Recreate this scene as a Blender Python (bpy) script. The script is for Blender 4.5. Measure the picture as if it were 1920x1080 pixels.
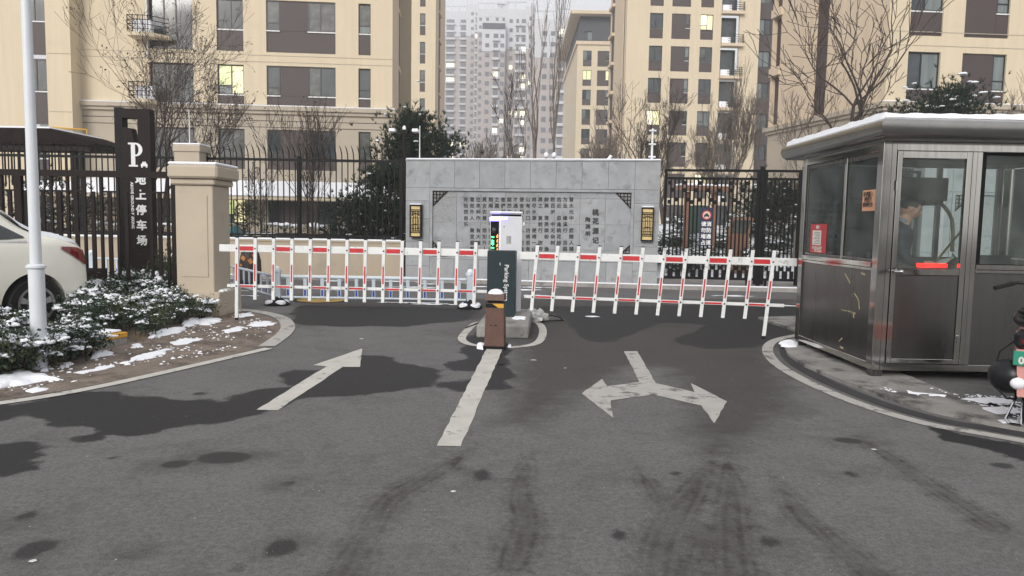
import bpy, bmesh, math, random
import numpy as np
from mathutils import Vector, Matrix, noise as mnoise
random.seed(7)
for o in list(bpy.data.objects): bpy.data.objects.remove(o)
scene = bpy.context.scene
COL = scene.collection
R = math.radians
# ---------------------------------------------------------------- camera, sky, sun, exposure
FPX = 1387.0; PITCH = math.atan(119/FPX); ROLL = .017; CAMH = 1.53
fw = Vector((0, math.cos(PITCH), -math.sin(PITCH))); r0 = Vector((1, 0, 0)); u0 = Vector((0, math.sin(PITCH), math.cos(PITCH)))
RT = r0*math.cos(ROLL) + u0*math.sin(ROLL); UP = u0*math.cos(ROLL) - r0*math.sin(ROLL)
cd = bpy.data.cameras.new('camera'); cam = bpy.data.objects.new('camera', cd); COL.objects.link(cam)
m = Matrix.Identity(4)
for i in range(3):
    m[i][0] = RT[i]; m[i][1] = UP[i]; m[i][2] = -fw[i]
m[2][3] = CAMH
cam.matrix_world = m
cd.sensor_width = 36; cd.lens = 36*FPX/1920; cd.clip_start = .05; cd.clip_end = 4000
scene.camera = cam
world = bpy.data.worlds.new("World"); scene.world = world; world.use_nodes = True
nt = world.node_tree; bg = nt.nodes['Background']
sky = nt.nodes.new('ShaderNodeTexSky'); sky.sky_type = 'NISHITA'; sky.sun_disc = False
SUN_EL, SUN_AZ = 26, 200
sky.sun_elevation = R(SUN_EL); sky.sun_rotation = R(SUN_AZ); sky.air_density = 1.0; sky.dust_density = 4.0; sky.ozone_density = 1.0
hs = nt.nodes.new('ShaderNodeHueSaturation'); hs.inputs['Saturation'].default_value = .30
nt.links.new(sky.outputs[0], hs.inputs['Color']); nt.links.new(hs.outputs[0], bg.inputs[0])
bg.inputs[1].default_value = .05
cloud = nt.nodes.new('ShaderNodeBackground'); cloud.inputs[0].default_value = (.90, .885, .90, 1); cloud.inputs[1].default_value = .71   # the even overcast layer
addsh = nt.nodes.new('ShaderNodeAddShader'); nt.links.new(bg.outputs[0], addsh.inputs[0]); nt.links.new(cloud.outputs[0], addsh.inputs[1])
nt.links.new(addsh.outputs[0], nt.nodes['World Output'].inputs['Surface'])
sd = bpy.data.lights.new('sun', 'SUN'); sd.energy = 1.95; sd.angle = R(25); sd.color = (1, .95, .90)
sun = bpy.data.objects.new('sun', sd); COL.objects.link(sun)
sa, se = R(SUN_AZ), R(SUN_EL)   # sun azimuth: direction towards the sun = (sin az, cos az)
sdir = Vector((math.sin(sa)*math.cos(se), math.cos(sa)*math.cos(se), math.sin(se)))
sun.rotation_euler = sdir.to_track_quat('Z', 'Y').to_euler()
scene.view_settings.view_transform = 'Standard'; scene.view_settings.look = 'None'
scene.view_settings.exposure = 0.1; scene.view_settings.gamma = 1
scene.cycles.use_denoising = True
scene.cycles.max_bounces = 7; scene.cycles.transparent_max_bounces = 24
scene.cycles.volume_bounces = 2

# ---------------------------------------------------------------- measuring helpers (photo pixel -> place in the world)
def ray(x, y): return fw*FPX + RT*(x-960) - UP*(y-540)
CAM = Vector((0, 0, CAMH))
def gp(x, y, z=0.0):
    d = ray(x, y); return CAM + d*((z-CAMH)/d.z)
def pp(x, y, Y):
    d = ray(x, y); return CAM + d*(Y/d.y)

# ---------------------------------------------------------------- materials
MATS = {}
def pm(name, col, rough=.7, metal=0., var=.12, scale=3., bump=0., bscale=60., emit=None, estr=0., spec=.5, streak=False, grime=None):
    """procedural surface: two octaves of colour variation, optional bump"""
    if name in MATS: return MATS[name]
    mt = bpy.data.materials.new(name); mt.use_nodes = True; MATS[name] = mt
    n = mt.node_tree.nodes; l = mt.node_tree.links; b = n['Principled BSDF']
    tc = n.new('ShaderNodeTexCoord'); src = tc.outputs['Object']
    if streak:
        mp = n.new('ShaderNodeMapping'); mp.inputs['Scale'].default_value = (3, 3, .18); l.new(src, mp.inputs[0]); vs = mp.outputs[0]
    else: vs = src
    ns = n.new('ShaderNodeTexNoise'); ns.inputs['Scale'].default_value = scale; ns.inputs['Detail'].default_value = 7; ns.inputs['Roughness'].default_value = .62
    l.new(vs, ns.inputs['Vector'])
    cr = n.new('ShaderNodeValToRGB'); l.new(ns.outputs[0], cr.inputs[0])
    c = col
    cr.color_ramp.elements[0].position = .3; cr.color_ramp.elements[1].position = .7
    cr.color_ramp.elements[0].color = (c[0]*(1-var), c[1]*(1-var), c[2]*(1-var), 1)
    cr.color_ramp.elements[1].color = (min(1, c[0]*(1+var)), min(1, c[1]*(1+var)), min(1, c[2]*(1+var)), 1)
    out = cr.outputs[0]
    if grime:
        g = n.new('ShaderNodeTexNoise'); g.inputs['Scale'].default_value = grime[1]; g.inputs['Detail'].default_value = 9; g.inputs['Roughness'].default_value = .7
        l.new(src, g.inputs['Vector'])
        gr = n.new('ShaderNodeValToRGB'); gr.color_ramp.elements[0].position = grime[2]; gr.color_ramp.elements[1].position = grime[2]+grime[3]
        l.new(g.outputs[0], gr.inputs[0])
        mx = n.new('ShaderNodeMix'); mx.data_type = 'RGBA'; l.new(gr.outputs[0], mx.inputs[0]); l.new(out, mx.inputs[6]); mx.inputs[7].default_value = (*grime[0], 1)
        out = mx.outputs[2]
    l.new(out, b.inputs['Base Color'])
    b.inputs['Roughness'].default_value = rough; b.inputs['Metallic'].default_value = metal
    b.inputs['Specular IOR Level'].default_value = spec
    if rough > .12:
        rr = n.new('ShaderNodeMapRange'); rr.inputs[3].default_value = max(.02, rough*.85); rr.inputs[4].default_value = min(1, rough*1.15)
        l.new(ns.outputs[0], rr.inputs[0]); l.new(rr.outputs[0], b.inputs['Roughness'])
    if bump:
        n2 = n.new('ShaderNodeTexNoise'); n2.inputs['Scale'].default_value = bscale; n2.inputs['Detail'].default_value = 4; l.new(src, n2.inputs['Vector'])
        bp = n.new('ShaderNodeBump'); bp.inputs['Strength'].default_value = bump; bp.inputs['Distance'].default_value = .02
        l.new(n2.outputs[0], bp.inputs['Height']); l.new(bp.outputs[0], b.inputs['Normal'])
    if emit:
        b.inputs['Emission Color'].default_value = (*emit, 1); b.inputs['Emission Strength'].default_value = estr
    return mt

M_cream = pm('cream_render', (.60, .515, .375), .85, var=.06, scale=1.1, bump=.05, bscale=30, streak=True, grime=((.54, .46, .34), .9, .55, .25))
M_cream2 = pm('salmon_render', (.60, .49, .365), .85, var=.07, scale=1.0, streak=True)
M_greige = pm('podium_stone', (.40, .35, .28), .8, var=.08, scale=.8, bump=.05)
M_brown = pm('brown_panel', (.062, .048, .046), .6, var=.10, scale=.7)
M_frame = pm('window_frame', (.018, .020, .022), .35, var=.1)
M_glass = pm('window_glass', (.035, .045, .050), .06, var=.5, scale=1.1, spec=.8)
M_glass2 = pm('window_glass_curtain', (.15, .18, .18), .12, var=.25, scale=2.2, spec=.7, streak=True)
M_glass3 = pm('window_glass_room', (.07, .075, .07), .08, var=.7, scale=2.6, spec=.8)
M_lity = pm('lit_window_yellow', (.5, .5, .3), .4, var=.3, emit=(1, .88, .50), estr=.7)
M_litg = pm('lit_window_green', (.5, .5, .3), .4, var=.3, emit=(.72, .88, .38), estr=.6)
M_litw = pm('lit_window_white', (.5, .5, .4), .4, emit=(1, .93, .68), estr=1.3)
M_white = pm('white_paint', (.70, .72, .72), .4, var=.06, scale=4, grime=((.40, .40, .385), 7, .56, .12))
M_whitepole = pm('pole_white_enamel', (.66, .70, .74), .3, var=.05, scale=2)
M_snow = pm('snow', (.84, .87, .92), .9, var=.03, scale=8, bump=.5, bscale=25)
M_black = pm('black_steel', (.007, .007, .0075), .5, var=.3, scale=6, spec=.15)
M_darkbrown = pm('dark_brown_steel', (.014, .0095, .0085), .55, var=.2, scale=6, spec=.15)
M_red = pm('red_reflective', (.50, .018, .025), .4, var=.15, scale=9)
M_rubber = pm('black_rubber', (.014, .014, .015), .8, var=.2, scale=12, spec=.2)
M_concrete = pm('concrete', (.30, .29, .275), .9, var=.2, scale=6, bump=.4, bscale=60, grime=((.13, .125, .12), 3, .52, .14))
M_pillar = pm('pillar_beige', (.46, .40, .315), .85, var=.05, scale=1.5, bump=.12, bscale=120, grime=((.36, .32, .26), 2.2, .56, .2))
M_low = pm('low_wall_beige', (.40, .34, .26), .85, var=.07, scale=1.0, bump=.1, streak=True, grime=((.30, .27, .22), 1.2, .54, .2))
M_stone = pm('grey_stone', (.30, .315, .33), .8, var=.2, scale=2.5, bump=.25, bscale=90, grime=((.17, .18, .19), 2.0, .58, .1))
M_stone_d = pm('grey_stone_speckled', (.29, .30, .31), .85, var=.16, scale=30, bump=.5, bscale=120, grime=((.20, .21, .215), 14, .56, .06))
M_mortar = pm('stone_joint', (.225, .235, .245), .9)
M_ink = pm('inscription_paint', (.035, .035, .038), .7)
M_gold = pm('lamp_gold_panel', (.62, .46, .20), .45, var=.15, scale=9)
M_steel = pm('stainless_brushed', (.19, .19, .185), .28, metal=1., var=.12, scale=1.2, streak=True)
M_steelp = pm('stainless_polished', (.50, .49, .46), .10, metal=1., var=.12, scale=5, streak=True)
M_steeld = pm('stainless_roof_edge', (.36, .355, .34), .24, metal=1., var=.1, scale=3)
M_boxd = pm('barrier_cabinet_green', (.014, .028, .034), .4, var=.1, scale=5, spec=.3)
M_cab = pm('cabinet_white', (.80, .82, .86), .35, var=.03)
M_bollard = pm('bollard_brown', (.095, .045, .032), .5, var=.2, scale=8)
M_yellow = pm('yellow_reflective', (.62, .34, .03), .45, var=.1)
M_paint = pm('road_paint', (.50, .49, .45), .8, var=.12, scale=4, bump=.3, bscale=150, grime=((.20, .195, .185), 5, .575, .07))
M_paint2 = pm('road_paint_worn', (.42, .41, .385), .85, var=.15, scale=4, bump=.3, bscale=150, grime=((.12, .12, .12), 4, .53, .10))
M_bark = pm('bark_dark', (.062, .048, .042), .9, var=.3, scale=5)
M_bark2 = pm('bark_pale', (.16, .135, .115), .9, var=.25, scale=5)
M_dry = pm('dry_leaf', (.10, .065, .035), .9, var=.4, scale=9)
M_pine = pm('pine_needles', (.013, .026, .014), .8, var=.5, scale=3)
M_leaf = pm('shrub_leaf', (.020, .042, .020), .6, var=.5, scale=9)
M_carw = pm('car_paint_cream', (.84, .83, .74), .15, var=.02, scale=2, spec=.6)
M_chrome = pm('chrome', (.6, .6, .6), .12, metal=1.)
M_alloy = pm('alloy_rim', (.42, .42, .42), .3, metal=.9)
M_tail = pm('tail_lamp_red', (.16, .006, .010), .15, spec=.8)
M_navy = pm('navy_sign', (.010, .012, .045), .45)
M_wood = pm('orange_wood', (.22, .115, .075), .6, var=.2, scale=5)
M_green = pm('green_board', (.045, .075, .062), .3, var=.2, scale=3)
M_skin = pm('skin', (.34, .20, .145), .55, var=.08, scale=9)
M_hair = pm('hair_black', (.010, .009, .009), .6)
M_jacket = pm('jacket_navy', (.016, .018, .028), .8, var=.2, scale=9)
M_paper = pm('paper', (.62, .62, .58), .8)
M_pink = pm('pink_plastic', (.62, .30, .27), .35, var=.05)
M_plast = pm('black_plastic', (.010, .010, .012), .35, var=.2, spec=.3)
M_plate = pm('plate_green', (.02, .25, .16), .4)
M_ivory = pm('cabinet_beige', (.17, .16, .145), .6)
M_tube = pm('olive_tube', (.12, .11, .055), .5)
M_notice = pm('orange_notice', (.62, .33, .20), .7)
M_poster = pm('red_poster', (.45, .05, .06), .6)
M_blue = pm('blue_plastic', (.02, .06, .35), .5)
M_pale = pm('pale_blue_rail', (.52, .60, .66), .45, var=.05)
M_teal = pm('teal_tarp', (.03, .12, .13), .5)
M_redglow = pm('red_led', (.3, 0, 0), .4, emit=(1, .006, .003), estr=5.)
M_blueglow = pm('blue_led', (.1, .1, .4), .4, emit=(.16, .10, 1), estr=9.)
M_greenled = pm('green_led', (0, .2, .05), .4, emit=(.10, 1, .30), estr=3.)
M_orangeled = pm('orange_led', (.3, .1, 0), .4, emit=(1, .32, .08), estr=2.2)
M_bulb = pm('lamp_bulb', (.6, .6, .5), .4, emit=(1, .9, .7), estr=1.2)
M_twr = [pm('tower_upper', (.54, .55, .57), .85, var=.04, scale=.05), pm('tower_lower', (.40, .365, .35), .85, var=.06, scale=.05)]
M_twrw = pm('tower_window', (.12, .135, .16), .5, var=.4, scale=.12)
M_roofg = pm('dark_grey_cladding', (.055, .062, .072), .6, var=.12, scale=.4)

def clear_glass(name, tint, refl):
    mt = bpy.data.materials.new(name); mt.use_nodes = True
    n = mt.node_tree.nodes; l = mt.node_tree.links; n.remove(n['Principled BSDF'])
    tr = n.new('ShaderNodeBsdfTransparent'); tr.inputs[0].default_value = (*tint, 1)
    gl = n.new('ShaderNodeBsdfGlossy'); gl.inputs['Roughness'].default_value = .02
    lw = n.new('ShaderNodeLayerWeight'); lw.inputs[0].default_value = refl
    mx = n.new('ShaderNodeMixShader'); l.new(lw.outputs[0], mx.inputs[0]); l.new(tr.outputs[0], mx.inputs[1]); l.new(gl.outputs[0], mx.inputs[2])
    df = n.new('ShaderNodeBsdfDiffuse'); df.inputs[0].default_value = (.55, .60, .58, 1)   # pale dusty film, put in to lighten the pane like a hazy reflection
    tc = n.new('ShaderNodeTexCoord'); ns = n.new('ShaderNodeTexNoise'); ns.inputs['Scale'].default_value = 2.5; ns.inputs['Detail'].default_value = 8; l.new(tc.outputs['Object'], ns.inputs['Vector'])
    mr_ = n.new('ShaderNodeMapRange'); mr_.inputs[1].default_value = .35; mr_.inputs[2].default_value = .75; mr_.inputs[3].default_value = .02; mr_.inputs[4].default_value = .09; l.new(ns.outputs[0], mr_.inputs[0])
    mx2 = n.new('ShaderNodeMixShader'); l.new(mr_.outputs[0], mx2.inputs[0]); l.new(mx.outputs[0], mx2.inputs[1]); l.new(df.outputs[0], mx2.inputs[2])
    l.new(mx2.outputs[0], n['Material Output'].inputs[0]); MATS[name] = mt
    return mt
M_clear = clear_glass('booth_glass', (.93, .97, .96), .21)

# ---------------------------------------------------------------- mesh helpers
class MB:
    def __init__(s): s.v = []; s.f = []; s.m = []
    def quad(s, a, b, c, d, m=0):
        i = len(s.v); s.v += [tuple(a), tuple(b), tuple(c), tuple(d)]; s.f.append((i, i+1, i+2, i+3)); s.m.append(m)
    def poly(s, pts, m=0):
        i = len(s.v); s.v += [tuple(p) for p in pts]; s.f.append(tuple(range(i, i+len(pts)))); s.m.append(m)
    def bx(s, x0, x1, y0, y1, z0, z1, m=0, bev=0):
        if bev:
            b = bev; i = len(s.v)
            for z, e in ((z0, b), (z0+b, 0), (z1-b, 0), (z1, b)):
                s.v += [(x0+e+b*(e == 0), y0+e, z), (x1-e-b*(e == 0), y0+e, z), (x1-e, y0+e+b*(e == 0), z), (x1-e, y1-e-b*(e == 0), z),
                        (x1-e-b*(e == 0), y1-e, z), (x0+e+b*(e == 0), y1-e, z), (x0+e, y1-e-b*(e == 0), z), (x0+e, y0+e+b*(e == 0), z)]
            for k in range(3):
                for j in range(8):
                    a = i+k*8+j; c = i+k*8+(j+1) % 8; s.f.append((a, c, c+8, a+8)); s.m.append(m)
            s.f.append(tuple(i+7-j for j in range(8))); s.m.append(m); s.f.append(tuple(i+24+j for j in range(8))); s.m.append(m)
            return s
        i = len(s.v)
        s.v += [(x0, y0, z0), (x1, y0, z0), (x1, y1, z0), (x0, y1, z0), (x0, y0, z1), (x1, y0, z1), (x1, y1, z1), (x0, y1, z1)]
        for q in ((0, 3, 2, 1), (4, 5, 6, 7), (0, 1, 5, 4), (1, 2, 6, 5), (2, 3, 7, 6), (3, 0, 4, 7)):
            s.f.append(tuple(i+k for k in q)); s.m.append(m)
        return s
    def tube(s, p0, p1, ra, rb=None, n=8, m=0, caps=True):
        rb = ra if rb is None else rb
        p0 = Vector(p0); p1 = Vector(p1); d = (p1-p0)
        if d.length < 1e-7: return s
        d.normalize(); a = d.orthogonal().normalized(); b = d.cross(a); i = len(s.v)
        for k in range(n):
            t = 2*math.pi*k/n; e = a*math.cos(t)+b*math.sin(t)
            s.v.append(tuple(p0+e*ra)); s.v.append(tuple(p1+e*rb))
        for k in range(n):
            j = (k+1) % n; s.f.append((i+2*k, i+2*j, i+2*j+1, i+2*k+1)); s.m.append(m)
        if caps:
            s.f.append(tuple(i+2*k for k in reversed(range(n)))); s.m.append(m)
            s.f.append(tuple(i+2*k+1 for k in range(n))); s.m.append(m)
        return s
    def path(s, pts, rad, n=6, m=0):
        for i in range(len(pts)-1):
            ra = rad[i] if isinstance(rad, (list, tuple)) else rad; rb = rad[i+1] if isinstance(rad, (list, tuple)) else rad
            s.tube(pts[i], pts[i+1], ra, rb, n, m)
        return s
    def prism(s, pts, lo, hi, axis='z', m=0):
        """extrude a 2-D outline; axis z: (x,y) outline; axis y: (x,z) outline; axis x: (y,z) outline"""
        def q(p, t): return (p[0], p[1], t) if axis == 'z' else ((p[0], t, p[1]) if axis == 'y' else (t, p[0], p[1]))
        i = len(s.v); n = len(pts); s.v += [q(p, lo) for p in pts]+[q(p, hi) for p in pts]
        s.f.append(tuple(range(i+n-1, i-1, -1))); s.m.append(m); s.f.append(tuple(range(i+n, i+2*n))); s.m.append(m)
        for k in range(n):
            j = (k+1) % n; s.f.append((i+k, i+j, i+n+j, i+n+k)); s.m.append(m)
        return s
    def lathe(s, prof, n=16, m=0, c=(0, 0)):
        i = len(s.v)
        for r, z in prof:
            for k in range(n):
                t = 2*math.pi*k/n; s.v.append((c[0]+r*math.cos(t), c[1]+r*math.sin(t), z))
        for a in range(len(prof)-1):
            for k in range(n):
                j = (k+1) % n; s.f.append((i+a*n+k, i+a*n+j, i+(a+1)*n+j, i+(a+1)*n+k)); s.m.append(m)
        s.f.append(tuple(i+k for k in reversed(range(n)))); s.m.append(m)
        e = i+(len(prof)-1)*n; s.f.append(tuple(e+k for k in range(n))); s.m.append(m)
        return s
    def xform(s, mat, start=0):
        for k in range(start, len(s.v)): s.v[k] = tuple(mat @ Vector(s.v[k]))
        return s
    def mesh(s, name, mats):
        me = bpy.data.meshes.new(name); me.from_pydata(s.v, [], s.f)
        if not isinstance(mats, (list, tuple)): mats = [mats]
        for x in mats: me.materials.append(x)
        if len(mats) > 1: me.polygons.foreach_set('material_index', s.m)
        me.update(); return me
    def build(s, name, mats, parent=None, smooth=False, fix=True):
        me = s.mesh(name, mats)
        if fix and len(me.polygons) < 20000:
            b = bmesh.new(); b.from_mesh(me)
            bmesh.ops.recalc_face_normals(b, faces=b.faces); b.to_mesh(me); b.free()
        if smooth: smooth_mesh(me)
        return link(name, me, parent)
def smooth_mesh(me, ang=40):
    me.polygons.foreach_set('use_smooth', [True]*len(me.polygons))
    try: me.set_sharp_from_angle(angle=R(ang))
    except Exception: pass
def link(name, me, parent=None):
    o = bpy.data.objects.new(name, me); COL.objects.link(o)
    if parent is not None: o.parent = parent
    return o
def tag(o, label=None, cat=None, group=None, kind=None):
    if label: o['label'] = label
    if cat: o['category'] = cat
    if group: o['group'] = group
    if kind: o['kind'] = kind
    return o
def empty(name, loc, rz=0, label=None, cat=None, group=None):
    o = bpy.data.objects.new(name, None); COL.objects.link(o); o.location = loc; o.rotation_euler = (0, 0, rz)
    o.empty_display_size = .2
    return tag(o, label, cat, group)
def copy_tree(o, parent=None):
    c = o.copy(); COL.objects.link(c)
    if parent is not None: c.parent = parent
    for ch in [x for x in bpy.data.objects if x.parent == o]: copy_tree(ch, c)
    return c
def struct(o, kind='structure'): o['kind'] = kind; return o
def text_mesh(body, size, mat, extrude=.002, bold=0., align='CENTER', res=2, name='lettering'):
    """text -> mesh lying in the x,z plane facing -y, centred at the origin"""
    cu = bpy.data.curves.new(name, 'FONT'); cu.body = body; cu.size = size; cu.extrude = extrude; cu.offset = bold
    cu.align_x = align; cu.align_y = 'CENTER'; cu.resolution_u = res
    o = bpy.data.objects.new(name, cu); COL.objects.link(o)
    dg = bpy.context.evaluated_depsgraph_get(); me = bpy.data.meshes.new_from_object(o.evaluated_get(dg))
    bpy.data.objects.remove(o); me.transform(Matrix.Rotation(R(90), 4, 'X'))
    me.materials.clear(); me.materials.append(mat)
    return me
def join_meshes(name, items, mat):
    """items: (mesh, matrix)"""
    vs, fs = [], []
    for me, mx in items:
        i = len(vs); vs += [tuple(mx @ v.co) for v in me.vertices]; fs += [tuple(i+k for k in p.vertices) for p in me.polygons]
    out = bpy.data.meshes.new(name); out.from_pydata(vs, [], fs); out.materials.append(mat); out.update()
    return out
# ================================================================= THE GROUND
def seg_sdf(px, py, poly):
    """signed distance (negative inside) of arrays px,py to a polygon"""
    n = len(poly); d = np.full(px.shape, 1e9); inside = np.zeros(px.shape, bool)
    for i in range(n):
        ax, ay = poly[i]; bx_, by_ = poly[(i+1) % n]
        ex, ey = bx_-ax, by_-ay; L = ex*ex+ey*ey+1e-12
        t = np.clip(((px-ax)*ex+(py-ay)*ey)/L, 0, 1)
        d = np.minimum(d, np.hypot(px-ax-t*ex, py-ay-t*ey))
        c = ((ay > py) != (by_ > py)) & (px < (bx_-ax)*(py-ay)/(by_-ay+1e-12)+ax); inside ^= c
    return np.where(inside, -d, d)
def line_dist(px, py, pts):
    d = np.full(px.shape, 1e9)
    for i in range(len(pts)-1):
        ax, ay = pts[i]; bx_, by_ = pts[i+1]; ex, ey = bx_-ax, by_-ay; L = ex*ex+ey*ey+1e-12
        t = np.clip(((px-ax)*ex+(py-ay)*ey)/L, 0, 1); d = np.minimum(d, np.hypot(px-ax-t*ex, py-ay-t*ey))
    return d
def gl(pts, sc=1, ox=0, oy=0): return [tuple(gp(ox+x/sc, oy+y/sc)[:2]) for x, y in pts]

# far ground sheet
g = MB(); g.quad((-900, -300, -.012), (900, -300, -.012), (900, 1200, -.012), (-900, 1200, -.012))
gm = pm('far_ground', (.16, .155, .15), .95, var=.2, scale=.08)
struct(g.build('ground', gm))

# the asphalt, with wet patches and tyre marks as attributes
X0, X1, Y0, Y1, ST = -13.0, 13.0, -2.0, 19.6, .055
nx = int((X1-X0)/ST)+1; ny = int((Y1-Y0)/ST)+1
gx, gy = np.meshgrid(np.linspace(X0, X1, nx), np.linspace(Y0, Y1, ny)); fx, fy = gx.ravel(), gy.ravel()
wet = [
 gl([(0,222),(140,202),(330,172),(455,160),(470,185),(600,190),(700,205),(830,200),(930,168),(1060,155),(1100,148),(1040,128),(1040,105),(1100,92),(1250,90),(1330,30),(1440,35),(1520,62),(1640,80),(1650,130),(1600,150),(1400,172),(1150,195),(960,250),(880,280),(700,298),(570,325),(470,332),(330,308),(190,290),(140,265),(130,235),(60,255),(0,275),(-200,330),(-200,250)], 2, 0, 650),
 gl([(-200,380),(0,368),(60,365),(180,375),(150,400),(80,430),(240,450),(100,475),(0,485),(-200,500)], 2, 0, 650),
 gl([(265,350),(300,330),(390,325),(380,345),(330,362),(280,362)], 2, 0, 650),
 gl([(1650,70),(1740,40),(1720,8),(1760,-40),(1800,-60),(1900,0),(1920,158),(1780,165),(1700,168),(1648,150),(1650,135),(1760,130),(1790,95),(1700,88)], 2, 0, 650),
 gl([(1715,789),(1800,812),(1920,838),(2000,860),(2000,890),(1920,862),(1850,845),(1780,825)]),
 gl([(560,572),(760,575),(900,580),(880,600),(760,612),(640,612),(560,608),(545,590)]),
 gl([(1010,575),(1500,570),(1490,632),(1450,648),(1330,655),(1260,640),(1330,610),(1240,604),(1150,640),(1100,640),(1060,600)]),
]
soft = [
 gl([(1330,650),(1445,655),(1460,690),(1490,720),(1440,765),(1400,830),(1360,850),(1315,810),(1280,780),(1330,770)]),
 gl([(640,412),(760,398),(900,398),(985,405),(850,440),(800,446),(700,440),(560,462)], 2, 0, 650),
 gl([(1005,752),(1050,735),(1120,740),(1118,765),(1040,777),(1005,768)], 2, 0, 650),
 gl([(80,767),(150,745),(186,750),(130,780)], 2, 0, 650), gl([(70,640),(110,630),(130,640),(80,648)], 2, 0, 650),
 gl([(980,600),(1500,570),(1490,650),(1440,660),(1470,700),(1500,770),(1420,820),(1350,850),(1310,850),(1290,800),(1300,745),(1240,690),(1180,690),(1120,730),(1080,740),(1000,800),(940,790),(960,720)]),
 gl([(940,735),(975,728),(990,740),(950,748)], 1, 0, 0), gl([(940,82),(985,75),(990,90),(950,95)], 2, 960, 650)[:0] or gl([(1430,1012),(1455,1010),(1452,1020),(1432,1020)]),
 gl([(1585,888),(1605,886),(1602,892),(1588,892)]), gl([(880,885),(915,880),(925,895),(895,900)]), gl([(500,1022),(555,1018),(552,1036),(508,1038)]),
 gl([(240,1030),(262,1027),(260,1036),(243,1038)]), gl([(1320,545+650-190),(1350,1002),(1352,1012),(1322,1014)]),
 gl([(530,905),(552,904),(550,909),(532,909)]), gl([(1550,350+475),(1620,822),(1640,830),(1560,832)]),
 gl([(560,560),(900,560),(1500,560),(1500,572),(880,600),(560,612)]),
]
tracks = [ (gl([(1345,800),(1335,860),(1300,920),(1250,1000),(1230,1080)]), .13), (gl([(1345,800),(1370,900),(1372,980),(1380,1080)]), .13),
 (gl([(1400,820),(1440,880),(1500,960),(1580,1030),(1640,1080)]), .10), (gl([(1130,800),(1180,860),(1230,930),(1270,960),(1320,1010),(1300,1080)]), .09),
 (gl([(1010,790),(995,850),(975,920),(985,980),(960,1060)]), .10), (gl([(940,780),(860,860),(740,930),(690,1000),(640,1080)]), .10),
 (gl([(1480,760),(1560,800),(1640,840),(1760,920),(1870,990)]), .10), (gl([(990,940),(1040,1000),(1090,1080)]), .10) ]
W = np.full(fx.shape, 1e9)
for p in wet: W = np.minimum(W, seg_sdf(fx, fy, p))
S = np.full(fx.shape, 1e9)
for p in soft: S = np.minimum(S, seg_sdf(fx, fy, p))
T = np.full(fx.shape, 1e9)
def smooth_line(P, k=8):
    out = []
    for i in range(len(P)-1):
        p0, p1, p2, p3 = (Vector(P[max(0, min(len(P)-1, j))]) for j in (i-1, i, i+1, i+2))
        for j in range(k): t = j/k; out.append(tuple(.5*((2*p1)+(p2-p0)*t+(2*p0-5*p1+4*p2-p3)*t*t+(3*p1-p0-3*p2+p3)*t**3)))
    return out+[tuple(P[-1])]
for p, w in tracks:
    sl_ = smooth_line(p); d0_ = np.hypot(fx-sl_[0][0], fy-sl_[0][1]); T = np.minimum(T, line_dist(fx, fy, sl_)-w+.22*np.exp(-(d0_/.9)**2))
SPOTS = [(gl([p_])[0], a_, b_) for p_, a_, b_ in [((528, 1027), .085, .13), ((65, 1030), .085, .14), ((50, 967), .05, .08), ((905, 890), .06, .14), ((1443, 1016), .035, .07), ((1596, 889), .05, .07), ((960+484, 1004+12), .05, .08), ((541, 906), .05, .06), ((215, 858), .05, .05), ((375, 738), .08, .08), ((165, 822), .14, .12), ((420, 858), .20, .16), ((330, 870), .10, .10), ((1590, 826), .12, .10), ((447, 1065), .03, .05), ((1160, 1004), .05, .08), ((1266, 888), .05, .06), ((1880, 873), .09, .08)]]
PS = np.full(fx.shape, 1e9)
for (cx_, cy_), a_, b_ in SPOTS: PS = np.minimum(PS, (np.hypot((fx-cx_)/(a_*.85), (fy-cy_)/(b_*.75))-1)*min(a_, b_))
co = np.stack([fx, fy, np.zeros_like(fx)], 1)
idx = np.arange(nx*ny).reshape(ny, nx)
quads = np.stack([idx[:-1, :-1], idx[:-1, 1:], idx[1:, 1:], idx[1:, :-1]], -1).reshape(-1, 4)
me = bpy.data.meshes.new('road'); me.vertices.add(nx*ny); me.vertices.foreach_set('co', co.ravel().astype(np.float32))
me.loops.add(quads.size); me.loops.foreach_set('vertex_index', quads.ravel().astype(np.int32))
me.polygons.add(len(quads)); me.polygons.foreach_set('loop_start', np.arange(0, quads.size, 4, dtype=np.int32))
me.update(); me.validate()
for nm, arr in (('wet', W), ('damp', S), ('tyre', T), ('spot', PS)):
    at = me.attributes.new(nm, 'FLOAT', 'POINT'); at.data.foreach_set('value', np.clip(arr, -1.5, 1.5).astype(np.float32))
am = bpy.data.materials.new('asphalt'); am.use_nodes = True
n = am.node_tree.nodes; l = am.node_tree.links; b = n['Principled BSDF']
tc = n.new('ShaderNodeTexCoord')
def nz(scale, det=6, rough=.6, dist=0.):
    t = n.new('ShaderNodeTexNoise'); t.inputs['Scale'].default_value = scale; t.inputs['Detail'].default_value = det; t.inputs['Roughness'].default_value = rough; t.inputs['Distortion'].default_value = dist
    l.new(tc.outputs['Object'], t.inputs['Vector']); return t.outputs[0]
def mr(x, a, b_, c=0., d=1.):
    r = n.new('ShaderNodeMapRange'); l.new(x, r.inputs[0]); r.inputs[1].default_value = a; r.inputs[2].default_value = b_; r.inputs[3].default_value = c; r.inputs[4].default_value = d; return r.outputs[0]
def mth(op, a, b_=None):
    r = n.new('ShaderNodeMath'); r.operation = op
    for i, v in enumerate((a, b_)):
        if v is None: continue
        if hasattr(v, 'is_output'): l.new(v, r.inputs[i])
        else: r.inputs[i].default_value = v
    return r.outputs[0]
def att(nm):
    a = n.new('ShaderNodeAttribute'); a.attribute_name = nm; return a.outputs['Fac']
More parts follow.
